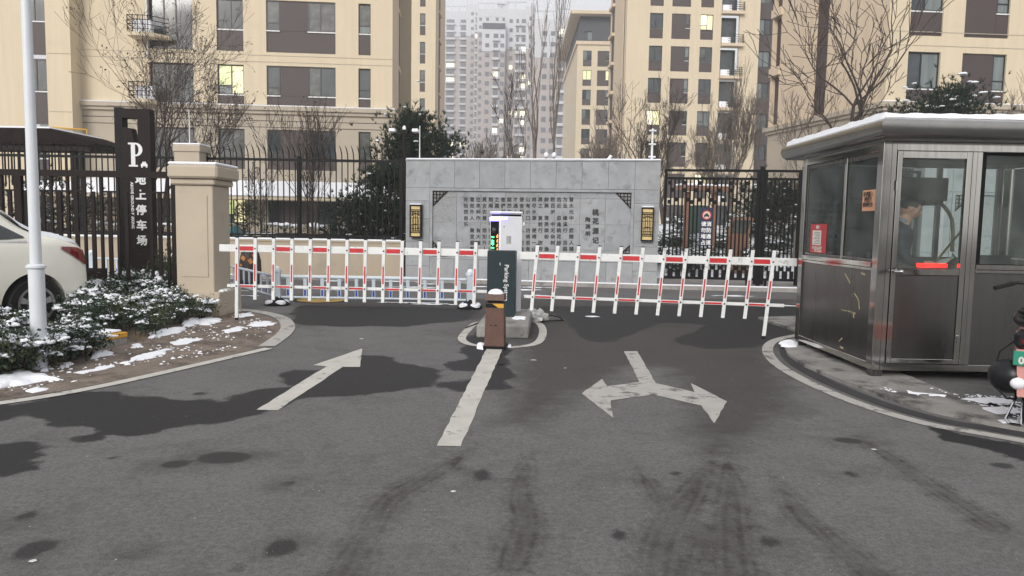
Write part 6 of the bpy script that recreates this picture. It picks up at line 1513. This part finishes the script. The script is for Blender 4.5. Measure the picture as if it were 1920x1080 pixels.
# ================================================================= VEGETATION
class Fast:
    """numpy-backed collector for twigs and leaves"""
    def __init__(s): s.v = []; s.f = []; s.n = 0
    def add(s, v, f): s.v.append(np.asarray(v, np.float32)); s.f.append(np.asarray(f, np.int32)+s.n); s.n += len(v)
    def build(s, name, mat, parent=None, kind=None, smooth=False):
        return_o = s.mesh(name, mat, smooth); o = link(name, return_o, parent)
        if kind: o['kind'] = kind
        return o
    def mesh(s, name, mat, smooth=False):
        v = np.concatenate(s.v); f = np.concatenate(s.f); k = f.shape[1]
        me = bpy.data.meshes.new(name); me.vertices.add(len(v)); me.vertices.foreach_set('co', v.ravel()); me.loops.add(f.size); me.loops.foreach_set('vertex_index', f.ravel())
        me.polygons.add(len(f)); me.polygons.foreach_set('loop_start', np.arange(0, f.size, k, dtype=np.int32)); me.materials.append(mat)
        if smooth: me.polygons.foreach_set('use_smooth', np.ones(len(f), bool))
        me.update(); me.validate(); return me
def seg(fs, p0, p1, ra, rb, n=4):
    d = p1-p0; L = np.linalg.norm(d)
    if L < 1e-6: return
    d = d/L; a = np.cross(d, (0.31, .17, .93) if abs(d[2]) < .9 else (1, 0, 0)); a /= np.linalg.norm(a); b = np.cross(d, a)
    t = np.arange(n)*2*np.pi/n; e = np.outer(np.cos(t), a)+np.outer(np.sin(t), b)
    v = np.concatenate([p0+e*ra, p1+e*rb]); j = (np.arange(n)+1) % n; i = np.arange(n)
    fs.add(v, np.stack([i, j, j+n, i+n], 1))
def grow(rnd, trunk, twigs, tips, p, d, r, L, lv, maxlv, spread, up, nseg=4, wig=.10, fork=(2, 3), rmin=.004, shrink=.72, droop=0):
    tgt = trunk if lv == 0 else twigs
    ns = nseg if lv < 3 else max(2, nseg-1)
    p = p.copy(); d = d.copy(); r1 = r*(.62 if lv else .7)
    for k in range(ns):
        d = d+rnd.normal(0, wig, 3)+np.array([0, 0, up*.25]); d /= np.linalg.norm(d); q_ = p+d*L/ns
        ra = r+(r1-r)*k/ns; rb = r+(r1-r)*(k+1)/ns; seg(tgt, p, q_, max(ra, rmin), max(rb, rmin), 7 if lv == 0 else (5 if lv < 3 else 3))
        p = q_
        if lv >= 1 and lv < maxlv and k < ns-1 and rnd.random() < .55:
            sd = d+rnd.normal(0, spread*1.1, 3); sd[2] += up*.6; sd /= np.linalg.norm(sd)
            grow(rnd, trunk, twigs, tips, p, sd, rb*.55, L*shrink*.75, min(maxlv, lv+1+(rnd.random() < .5)), maxlv, spread, up, nseg, wig, fork, rmin, shrink)
    if lv >= maxlv: tips.append(p.copy()); return
    for c in range(rnd.integers(fork[0], fork[1]+1)):
        nd = d+rnd.normal(0, spread, 3); nd[2] += up; nd /= np.linalg.norm(nd)
        grow(rnd, trunk, twigs, tips, p, nd, r1*(.80 if c == 0 else .66), L*shrink*rnd.uniform(.8, 1.15), lv+1, maxlv, spread, up, nseg, wig, fork, rmin, shrink)
def bare_tree(px, Y, zbase, label, seed, r=.10, L=1.6, maxlv=5, spread=.45, up=.28, lean=(0, 0), mat=M_bark, leaves=0, group='bare winter trees in the compound', fork=(2, 3), shrink=.74, stems=1, wig=.09, rmin=.005, name='bare_tree'):
    rnd = np.random.default_rng(seed); x = pp(px, 400, Y).x; t = empty(name, (x, Y, zbase), 0, label, 'tree', group)
    tr, tw, tips = Fast(), Fast(), []
    for s_ in range(stems):
        d = np.array([lean[0]+(rnd.normal(0, .16) if stems > 1 else 0), lean[1]+(rnd.normal(0, .1) if stems > 1 else 0), 1.]); d /= np.linalg.norm(d)
        grow(rnd, tr, tw, tips, np.array([rnd.normal(0, .05)*(stems > 1), 0., 0.]), d, r*(1 if stems == 1 else rnd.uniform(.6, 1)), L*rnd.uniform(.8, 1.2) if stems > 1 else L, 0, maxlv, spread, up, 4, wig, fork, rmin, shrink)
    tr.build('trunk', mat, t, smooth=True); o = tw.build('crown', mat, t, 'stuff')
    if leaves and tips:
        lf = Fast(); T_ = np.array(tips)
        for p in T_[rnd.choice(len(T_), min(leaves, len(T_)), replace=False)]:
            for k in range(rnd.integers(1, 4)):
                c = p+rnd.normal(0, .05, 3); a = rnd.normal(0, 1, 3); a /= np.linalg.norm(a); b = np.cross(a, rnd.normal(0, 1, 3)); b /= np.linalg.norm(b); s_ = rnd.uniform(.025, .055)
                lf.add([c-a*s_, c+b*s_*.6, c+a*s_, c-b*s_*.6], [[0, 1, 2, 3]])
        lf.build('dry_leaves', M_dry, t, 'stuff')
    return t
bare_tree(283, 26.5, .07, 'broad bare tree with clinging brown leaves fanning left behind the parking sign', 11, r=.12, L=2.6, maxlv=6, spread=.46, up=.20, lean=(-.18, 0), leaves=420, shrink=.76)
bare_tree(292, 27.5, .07, 'second bare tree crowding the broad one just right of the parking sign', 12, r=.10, L=2.5, maxlv=5, spread=.38, up=.25, lean=(.05, 0), leaves=260, shrink=.76)
bare_tree(398, 27.0, .07, 'bare tree with many upright forks in front of the lit green window', 13, r=.10, L=2.0, maxlv=6, spread=.36, up=.30, leaves=160, shrink=.74)
bare_tree(585, 24.0, .07, 'slim many stemmed sapling with a few brown leaves behind the spiked fence', 14, r=.05, L=1.6, maxlv=4, spread=.30, up=.32, leaves=110, stems=5, rmin=.006)
bare_tree(500, 25.0, .07, 'thin upright sapling behind the spiked fence near the gate pillar', 15, r=.04, L=1.1, maxlv=4, spread=.3, up=.3, leaves=60, stems=2, rmin=.006)
bare_tree(1000, 38, .07, 'tall pale sapling rising left of the small block, forked into long straight poles', 21, r=.13, L=4.2, maxlv=4, spread=.17, up=.45, lean=(-.04, 0), mat=M_bark2, shrink=.78, fork=(2, 2), rmin=.010, wig=.05)
bare_tree(1030, 40, .07, 'tall straight pole tree close against the small block with dark top storey', 22, r=.12, L=4.6, maxlv=4, spread=.14, up=.5, mat=M_bark2, shrink=.8, fork=(2, 2), rmin=.010, wig=.05)
bare_tree(968, 44, .07, 'thin leaning bare tree in front of the hazy towers', 23, r=.07, L=3.2, maxlv=5, spread=.26, up=.3, lean=(-.12, 0), rmin=.009)
for i, (px, Y, s_) in enumerate([(880, 46, 31), (912, 44, 32), (938, 48, 33), (860, 50, 34)]):
    bare_tree(px, Y, .07, ['small bushy bare tree right of the dark pine', 'small bushy bare tree in the middle below the hazy towers', 'small bushy bare tree left of the tall pale sapling', 'small bare tree tucked against the dark pine'][i], s_, r=.07, L=1.8, maxlv=5, spread=.30, up=.34, mat=M_bark2, stems=3, rmin=.009, shrink=.72, group='small bare trees under the towers')
bare_tree(1110, 36, .07, 'feathery pale bare tree in front of the small block', 24, r=.06, L=1.7, maxlv=6, spread=.34, up=.32, mat=M_bark2, stems=3, rmin=.008)
bare_tree(1160, 33, .07, 'feathery pale bare tree at the left corner of the tall block', 25, r=.06, L=1.5, maxlv=6, spread=.34, up=.30, mat=M_bark2, stems=2, rmin=.007)
bare_tree(1255, 30, .6, 'dark forked bare tree before the warmly lit window of the tall block', 26, r=.12, L=1.9, maxlv=6, spread=.40, up=.24, lean=(-.05, 0), rmin=.006)
bare_tree(1228, 31, .6, 'spreading bare tree left of the dark forked tree behind the stone wall', 27, r=.08, L=1.6, maxlv=6, spread=.42, up=.2, lean=(-.15, 0), mat=M_bark2, rmin=.006)
bare_tree(1372, 28, 1.0, 'pale bare tree with a fan of smooth stems behind the middle gate post', 28, r=.07, L=2.0, maxlv=5, spread=.22, up=.36, mat=M_bark2, stems=4, rmin=.006)
bare_tree(1345, 33, 1.2, 'fine twigged bare tree behind the notice board', 35, r=.06, L=1.5, maxlv=6, spread=.32, up=.3, mat=M_bark2, stems=2, rmin=.006)
bare_tree(1556, 22.0, .4, 'large dark bare tree with long crooked limbs rising behind the guard booth', 29, r=.17, L=2.7, maxlv=5, spread=.42, up=.20, rmin=.010, shrink=.78, wig=.12)
bare_tree(1492, 23.5, .5, 'smaller bare tree with pale forks left of the large crooked one', 30, r=.07, L=1.8, maxlv=5, spread=.38, up=.26, rmin=.006, mat=M_bark2)
bare_tree(1885, 25.0, .5, 'thin bare tree at the far right above the booth roof', 36, r=.05, L=2.0, maxlv=5, spread=.36, up=.3, rmin=.006, mat=M_bark2)

def needle_tree(px, Y, zb, w, h, label, seed, n=1100, mat=M_pine, lo=.12, snow=0, tuft=.16, name='pine_tree', shape='cone'):
    rnd = np.random.default_rng(seed); x = pp(px, 400, Y).x; t = empty(name, (x, Y, zb), 0, label, 'tree', None)
    q = MB(); q.path([(0, 0, 0), (.05, 0, h*.4), (0, .03, h*.85)], [h*.022, h*.016, h*.006], 8); q.build('trunk', M_bark, t)
    lf, br = Fast(), Fast(); cl = []
    for k in range(34):   # limbs, each carries a lobe of tufts
        f = rnd.uniform(lo, 1); rad = (w*.5)*((1-f)**.65 if shape == 'cone' else math.sqrt(max(.02, 1-(2*f-1)**2)))*rnd.uniform(.55, 1.12); a = rnd.uniform(0, 2*np.pi)
        c = np.array([rad*np.cos(a), rad*np.sin(a), h*f]); cl.append((c, w*rnd.uniform(.10, .19))); seg(br, np.array([0, 0, max(0, h*f-.25*rad)]), c, .03, .008, 4)
    cl.append((np.array([0, 0, h*.97]), w*.08))
    for k in range(n):
        c, s_ = cl[rnd.integers(len(cl))]; p = c+rnd.normal(0, 1, 3)*s_*np.array([1, 1, .7]); p[2] = max(.05, p[2])
        out = p-np.array([0, 0, h*.45]); out /= np.linalg.norm(out)+1e-6; T_ = tuft*rnd.uniform(.6, 1.3)
        m_ = 9; D = rnd.normal(0, .55, (m_, 3))+out*.8+np.array([0, 0, .35]); D /= np.linalg.norm(D, axis=1)[:, None]; W_ = np.cross(D, rnd.normal(0, 1, (m_, 3))); W_ /= np.linalg.norm(W_, axis=1)[:, None]
        v = np.stack([np.repeat(p[None], m_, 0)-W_*T_*.09, np.repeat(p[None], m_, 0)+W_*T_*.09, p+D*T_], 1).reshape(-1, 3); lf.add(v, np.arange(m_*3).reshape(-1, 3))
    br.build('limbs', M_bark, t, 'stuff'); lf.build('crown', mat, t, 'stuff')
    if snow:
        sn = Fast()
        for k in range(snow):
            c, s_ = cl[rnd.integers(len(cl))]; p = c+rnd.normal(0, 1, 3)*s_*.8; p[2] += s_*.4; blob(sn, rnd, p, rnd.uniform(.03, .07)*w/2)
        sn.build('snow', M_snow, t, 'stuff', smooth=True)
    return t
_ico = None
def blob(fs, rnd, p, r, flat=.5):
    global _ico
    if _ico is None:
        bmx = bmesh.new(); bmesh.ops.create_icosphere(bmx, subdivisions=2, radius=1); _ico = (np.array([v.co[:] for v in bmx.verts]), np.array([[v.index for v in f.verts] for f in bmx.faces])); bmx.free()
    v, f = _ico; k = 1+.28*np.sin(v[:, 0]*rnd.uniform(2, 5)+rnd.uniform(0, 6))*np.cos(v[:, 1]*rnd.uniform(2, 5)+rnd.uniform(0, 6)); s_ = np.array([rnd.uniform(.8, 1.5), rnd.uniform(.8, 1.5), flat])
    vv = v*k[:, None]*s_*r; vv[:, 2] = np.maximum(vv[:, 2], -.15*r); fs.add(vv+p, f)
needle_tree(772, 24.5, .07, 2.9, 4.8, 'dark green pine behind the stone wall and the camera pole', 51, n=4200, snow=30)
needle_tree(722, 22.3, .07, 2.3, 2.9, 'lower dark pine behind the right end of the spiked fence', 52, n=3600, snow=35, shape='ball')
needle_tree(830, 29.0, .07, 2.6, 4.6, 'dark pine peeping over the stone wall right of the tall pine', 53, n=2200, snow=10)
needle_tree(966, 46, .07, 2.2, 5.3, 'tiny dark evergreen top above the middle of the stone wall', 54, n=900, tuft=.25)
needle_tree(1770, 24.5, .6, 3.4, 5.35, 'round dark evergreen with snow showing above the booth roof', 55, n=4200, shape='ball', snow=80, lo=.45)
needle_tree(1470, 24.5, 1.0, 1.7, 1.9, 'dark leafy shrub behind the right gate leaf beside the booth', 56, n=800, shape='ball', snow=40, lo=.1)
needle_tree(1430, 27.5, 1.2, 2.3, 1.9, 'low evergreen shrub behind the middle gate post', 57, n=800, shape='ball', snow=30, lo=.1)
needle_tree(462, 24, .07, 1.1, 1.95, 'small round clipped evergreen behind the fence next to the gate pillar', 58, n=900, shape='ball', tuft=.09, mat=M_leaf)
needle_tree(95, 24, .07, 3.2, 2.5, 'dark evergreen bush behind the fence above the white car', 59, n=1300, shape='ball', snow=20)

# ---- leafy shrubs with lumps of snow: four variants, copied
def shrub_proto(seed, w=.55, h=.45, nl=1500, ns=46):
    rnd = np.random.default_rng(seed); lf, sn, st = Fast(), Fast(), Fast(); cl = []
    for k in range(16):
        a = rnd.uniform(0, 2*np.pi); rr = w*.5*math.sqrt(rnd.random())*.9; zz = h*rnd.uniform(.35, .95)*(1-.35*(rr/(w*.5))**2); c = np.array([rr*np.cos(a), rr*np.sin(a), zz]); cl.append(c); seg(st, np.array([rr*.2*np.cos(a), rr*.2*np.sin(a), 0]), c, .006, .003, 4)
    C = np.array(cl); idx = rnd.integers(len(C), size=nl); P_ = C[idx]+rnd.normal(0, 1, (nl, 3))*np.array([w*.11, w*.11, h*.14]); P_[:, 2] = np.clip(P_[:, 2], .01, None)
    A = rnd.normal(0, 1, (nl, 3))+np.array([0, 0, .6]); A /= np.linalg.norm(A, axis=1)[:, None]; B_ = np.cross(A, rnd.normal(0, 1, (nl, 3))); B_ /= np.linalg.norm(B_, axis=1)[:, None]; s_ = rnd.uniform(.013, .027, nl)[:, None]
    v = np.stack([P_-A*s_, P_+B_*s_*.55, P_+A*s_, P_-B_*s_*.55], 1).reshape(-1, 3); lf.add(v, np.arange(nl*4).reshape(-1, 4))
    for k in range(ns):
        c = C[int(len(C)*rnd.random()**2.0)]; p = c+rnd.normal(0, 1, 3)*np.array([w*.10, w*.10, h*.05]); p[2] = c[2]+h*rnd.uniform(.04, .16); [blob(sn, rnd, p+rnd.normal(0, 1, 3)*np.array([.022, .022, .008]), rnd.choice([.008, .013, .02, .028], p=[.3, .3, .25, .15])*1.1, .85) for _ in range(rnd.integers(2, 6))]
    return lf.mesh('leaves', (M_leaf, M_leaf2)[seed % 2]), sn.mesh('snow', M_snow, True), st.mesh('stems', M_bark)
M_leaf2 = pm('shrub_leaf_light', (.045, .062, .026), .6, var=.5, scale=9)
PR = [shrub_proto(70+i, ns=(30, 60, 90, 12, 110)[i]) for i in range(5)]
def shrub(x, y, z, sc_, hsc, v, label, group, seed, snow=True):
    t = empty('shrub', (x, y, z), (seed*1.7) % 6.28, label, 'shrub', group); t.scale = (sc_, sc_, hsc)
    for nm, me_ in zip(('leaves', 'snow', 'stems'), PR[v]):
        if nm == 'snow' and not snow: continue
        o = link(nm, me_, t); o['kind'] = 'stuff'
rows = [('front row of the hedge bed', [(-60, 712, 1.2, 1.1, 2), (-15, 706, 1.15, 1.15, 1), (25, 700, 1.1, 1.1, 2), (58, 690, 1.0, .8, 1), (100, 682, 1.0, .72, 2), (138, 674, 1.0, .8, 0), (162, 668, .9, .75, 2), (262, 632, .8, .75, 0), (300, 617, .9, .8, 3), (340, 606, .9, .85, 0), (378, 598, .8, .75, 1), (402, 590, .6, .62, 0)]),
        ('middle row of the hedge bed', [(-50, 672, 1.3, 1.2, 2), (-5, 664, 1.2, 1.1, 4), (38, 656, 1.2, .72, 2), (85, 650, 1.1, .55, 1), (125, 642, 1.1, .62, 4), (168, 634, 1.1, 1.05, 0), (208, 622, 1.1, 1.0, 3), (250, 612, 1.1, 1.0, 1), (285, 604, 1.1, 1.05, 4), (322, 594, 1.1, 1.05, 4), (358, 586, 1.05, 1.0, 4), (388, 578, .9, .95, 1)]),
        ('back row of the hedge bed', [(150, 612, 1.2, 1.1, 2), (188, 604, 1.25, 1.2, 4), (228, 594, 1.25, 1.2, 0), (266, 586, 1.25, 1.25, 4), (302, 578, 1.25, 1.3, 2), (178, 584, 1.3, 1.2, 4), (222, 574, 1.3, 1.3, 2), (270, 566, 1.3, 1.4, 1)])]
k = 0
ORD = ['first', 'second', 'third', 'fourth', 'fifth', 'sixth', 'seventh', 'eighth', 'ninth', 'tenth', 'eleventh', 'twelfth']
for rn, lst in rows:
    for i, (px, py, a, b_, v) in enumerate(lst):
        p = gp(px, py); shrub(p.x, p.y, .0, a, b_, v, 'snow dusted green shrub, %s from the left in the %s' % (ORD[i], rn), 'snow dusted shrubs in the hedge bed', k); k += 1
for px, py, a, b_, lb in [(332, 572, 1.1, 2.15, 'tall dark shrub left of the gate pillar, reaching over the hedge'), (305, 566, 1.1, 1.9, 'tall loose shrub below the parking sign'), (352, 566, 1.0, 2.0, 'tall dark shrub touching the side of the gate pillar')]:
    p = gp(px, py); shrub(p.x, p.y, .0, a, b_, 3, lb, 'tall shrubs beside the gate pillar', k); k += 1
rnd = random.Random(9)
sp = [(3.6, 22.6), (4.5, 23.4), (5.3, 22.4), (6.2, 23.6), (7.0, 22.7), (7.9, 23.7), (4.0, 25.2), (5.6, 25.6), (7.2, 25.3), (8.8, 24.8), (9.8, 23.4), (6.4, 27.4), (4.6, 27.6), (8.4, 27.2)]
for i, (x, y) in enumerate(sp):
    shrub(x, y, bankz(x, y)-.03, rnd.uniform(2.0, 2.8), rnd.uniform(1.2, 1.9), (4, 2)[i % 2], 'snow laden shrub on the bank behind the black gates, %s' % ['left of the notice board post', 'under the notice board', 'low one just inside the gate', 'behind the lectern', 'right of the lectern', 'near the middle gate post', 'upper left of the bank', 'behind the notice board', 'upper middle of the bank', 'beside the booth corner', 'behind the booth', 'at the top of the bank', 'top left of the bank', 'top right of the bank'][i], 'snow laden shrubs on the bank', 30+i)
# stray weeds at the lamp post foot and the verge
def weeds(name, px, py, seed, label, n=30, h=.18):
    r_ = np.random.default_rng(seed); p0 = gp(px, py); fs = Fast()
    for k in range(n):
        b0 = np.array([r_.normal(0, .06), r_.normal(0, .05), 0.]); d = np.array([r_.normal(0, .5), r_.normal(0, .4), 1.]); d /= np.linalg.norm(d); l_ = h*r_.uniform(.5, 1.2); s_ = np.array([.003, 0, 0]); fs.add([b0-s_, b0+s_, b0+d*l_+[0, 0, -.2*l_]], [[0, 1, 2]])
    o = fs.build(name, pm('dead_grass', (.17, .13, .07), .9, var=.3), None, 'stuff'); o.location = p0; o['label'] = label
for i, (px, py) in enumerate([(56, 690), (140, 668), (258, 640), (262, 634), (430, 596), (108, 690), (10, 700)]): weeds('grass', px, py, i, 'tuft of dead grass at the edge of the hedge')
# sprig growing up the lamp post
q = MB(); base = gp(66, 660); sp0 = [(base.x+.02+.022*i, base.y-.12, .60+.022*i) for i in range(8)]
fs = Fast(); r_ = np.random.default_rng(3)
for p in sp0:
    for s_ in (-1, 1): c = np.array(p); a = np.array([.2*s_, -.1, .9*s_*.3+.5]); a /= np.linalg.norm(a); fs.add([c, c+a*.02+np.array([.009, 0, 0]), c+a*.038, c+a*.02-np.array([.009, 0, 0])], [[0, 1, 2, 3]])
seg(fs if False else Fast(), np.zeros(3), np.ones(3), .1, .1)
o = fs.build('twig', M_leaf); tag(o, 'leafy green twig crossing in front of the lamp post', 'twig')

# ================================================================= THINGS INSIDE THE COMPOUND, LEFT
def hedge(x0, x1, y0, y1, h, label, seed):
    t = empty('clipped_hedge', (x0, y0, .07), 0, label, 'hedge', 'clipped hedges capped with snow'); r_ = np.random.default_rng(seed); w, d = x1-x0, y1-y0; fs = Fast(); n = int(w*900)
    P_ = r_.uniform(0, 1, (n, 3))*np.array([w, d, h]); P_[:, 1] *= r_.choice([.1, 1], n); A = r_.normal(0, 1, (n, 3)); A /= np.linalg.norm(A, axis=1)[:, None]; B_ = np.cross(A, r_.normal(0, 1, (n, 3))); B_ /= np.linalg.norm(B_, axis=1)[:, None]; s_ = r_.uniform(.02, .05, n)[:, None]
    fs.add(np.stack([P_-A*s_, P_+B_*s_*.6, P_+A*s_, P_-B_*s_*.6], 1).reshape(-1, 3), np.arange(n*4).reshape(-1, 4)); fs.build('leaves', M_pine, t, 'stuff')
    sn = Fast()
    for k in range(int(w*9)): blob(sn, r_, np.array([r_.uniform(0, w), r_.uniform(0, d), h+r_.uniform(-.05, .04)]), r_.uniform(.06, .20), .4)
    sn.build('snow', M_snow, t, 'stuff', smooth=True); q = MB(); q.bx(.08, w-.08, .08, d-.08, 0, h*.8); q.build('twigs', M_bark, t)
hedge(-13.5, -9.4, 23.6, 24.6, 1.25, 'clipped hedge capped with snow behind the fence left of the gate pillar', 1)
hedge(-8.2, -5.2, 24.6, 25.6, 1.30, 'clipped hedge capped with snow behind the middle of the spiked fence', 2)
hedge(-5.0, -3.2, 23.2, 24.2, 1.15, 'clipped hedge capped with snow near the stone wall', 3)
hedge(-21, -14.5, 23.0, 24.0, 1.30, 'clipped hedge capped with snow behind the white car', 4)
hedge(-3.0, 3.2, 23.6, 24.6, 2.2, 'dark hedge standing behind the stone wall', 5)
# tarp covered scooter
x = pp(470, 420, 22.6).x; t = empty('covered_scooter', (x, 22.6, .07), 0, 'scooter under a teal tarp with snow behind the fence right of the gate pillar', 'scooter')
q = MB(); prof = [(-.95, .0), (-1.0, .5), (-.75, 1.15), (-.45, 1.30), (-.2, 1.0), (.3, .95), (.8, 1.0), (1.0, .6), (1.05, 0)]
i0 = 0
for y_, k_ in ((-.28, .82), (-.16, .97), (0, 1.0), (.16, .97), (.28, .82)): q.v += [(a*(.9+.1*k_), y_*(1.6 if b_ < .2 else 1), b_*k_+.02*math.sin(a*9)) for a, b_ in prof]
for r_ in range(4):
    for j in range(8): a = r_*9+j; q.f.append((a, a+1, a+10, a+9)); q.m.append(0)
q.build('tarp', M_teal, t, smooth=True)
q = MB(); q.v += [(a, y_, 1.0+.05*math.sin(3*a)) for y_ in (-.2, 0, .2) for a in (-.15, .1, .4, .75)]
for r_ in range(2):
    for j in range(3): a = r_*4+j; q.f.append((a, a+1, a+5, a+4)); q.m.append(0)
for v_i in range(4, 8): q.v[v_i] = (q.v[v_i][0], q.v[v_i][1], 1.07)
q.build('snow', M_snow, t, smooth=True)
# dark pavilion roof at far left
pa = pp(178, 270, 24); xl = pa.x
t = empty('pavilion', (xl, 24, .07), 0, 'dark brown pavilion roof behind the fence at the top left', 'pavilion')
zE = pp(178, 272, 24).z-.07; zT2 = pp(60, 240, 24).z-.07
q = MB(); q.prism([(-9, zE), (0, zE), (0, zE+.06), (-1.4, zT2), (-9, zT2)], 0, 3.2, 'y'); q.build('roof', pm('pavilion_roof', (.018, .013, .012), .95, var=.3, spec=.05), t)
q = MB(); q.bx(-9, -.2, .1, .2, zE-.18, zE-.002); q.build('fascia', M_darkbrown, t)
for x_ in (-.9, -3.9, -6.9): q = MB(); q.bx(x_-.09, x_+.09, .3, .48, 0, zE-.003); q.build('post', M_darkbrown, t)
q = MB(); q.prism([(-8.9, zT2+.002), (-1.45, zT2+.002), (-1.5, zT2+.06), (-8.9, zT2+.08)], .05, 3.1, 'y'); q.build('snow', M_snow, t)
for i in range(12): q = MB(); q.bx(-3.6+i*.22, -3.56+i*.22, .32, .36, zE-1.3, zE-.19); q.build('slat', M_darkbrown, t)
q = MB(); P0 = [pp(-60, 238, 34.1), pp(100, 239, 34.1), pp(163, 243, 34.4), pp(163, 257, 34.4)]; q.path([tuple(p) for p in P0], .03, 6); o = q.build('gas_pipe', M_yellow); tag(o, 'thin yellow gas pipe running along the left block', 'pipe')
# globe lamps and a floodlight above the stone wall
for px, lb in ((1024, 'left'), (1039, 'right')):
    p = pp(px, 291, 30); t = empty('globe_lamp', (p.x, 30, .07), 0, '%s of two small white globe lamps seen just above the stone wall' % lb, 'lamp', 'white globe lamps'); q = MB(); q.tube((0, 0, 0), (0, 0, p.z-.16), .05); q.build('post', M_darkbrown, t); q = MB(); elips(q, (0, 0, p.z-.07), (.10, .10, .12)); q.build('globe', M_cab, t, smooth=True)
p = pp(1137, 295, 20.5); t = empty('spotlight', (p.x, 20.2, 3.2), R(20), 'small white spotlight tilted up behind the stone wall', 'lamp'); q = MB(); q.tube((0, 0, -.3), (0, 0, .08), .02); q.tube((-.02, 0, .08), (.10, 0, .22), .04, .05, 10); q.build('fitting', M_white, t)

# unseen evergreens added behind the viewpoint to darken reflections in steel and panes
rt = needle_tree(0, 1, 0, 4.5, 6.5, 'unseen evergreen added behind the viewpoint to darken the booth reflections', 88, n=3000, tuft=.28, shape='ball', name='added_reflection_tree'); rt['group'] = 'unseen trees added behind the viewpoint for dark reflections'; rt.location = (-14, -24, 0)
for i, w_ in enumerate(('second', 'third', 'fourth', 'fifth', 'sixth', 'seventh')): c = copy_tree(rt); c.location = (-8.8+i*5.2, -24-(i % 2)*.8, 0); c['label'] = '%s evergreen from the left, added unseen behind the viewpoint for dark reflections' % w_
rt['label'] = 'first evergreen street tree from the left behind the viewpoint'
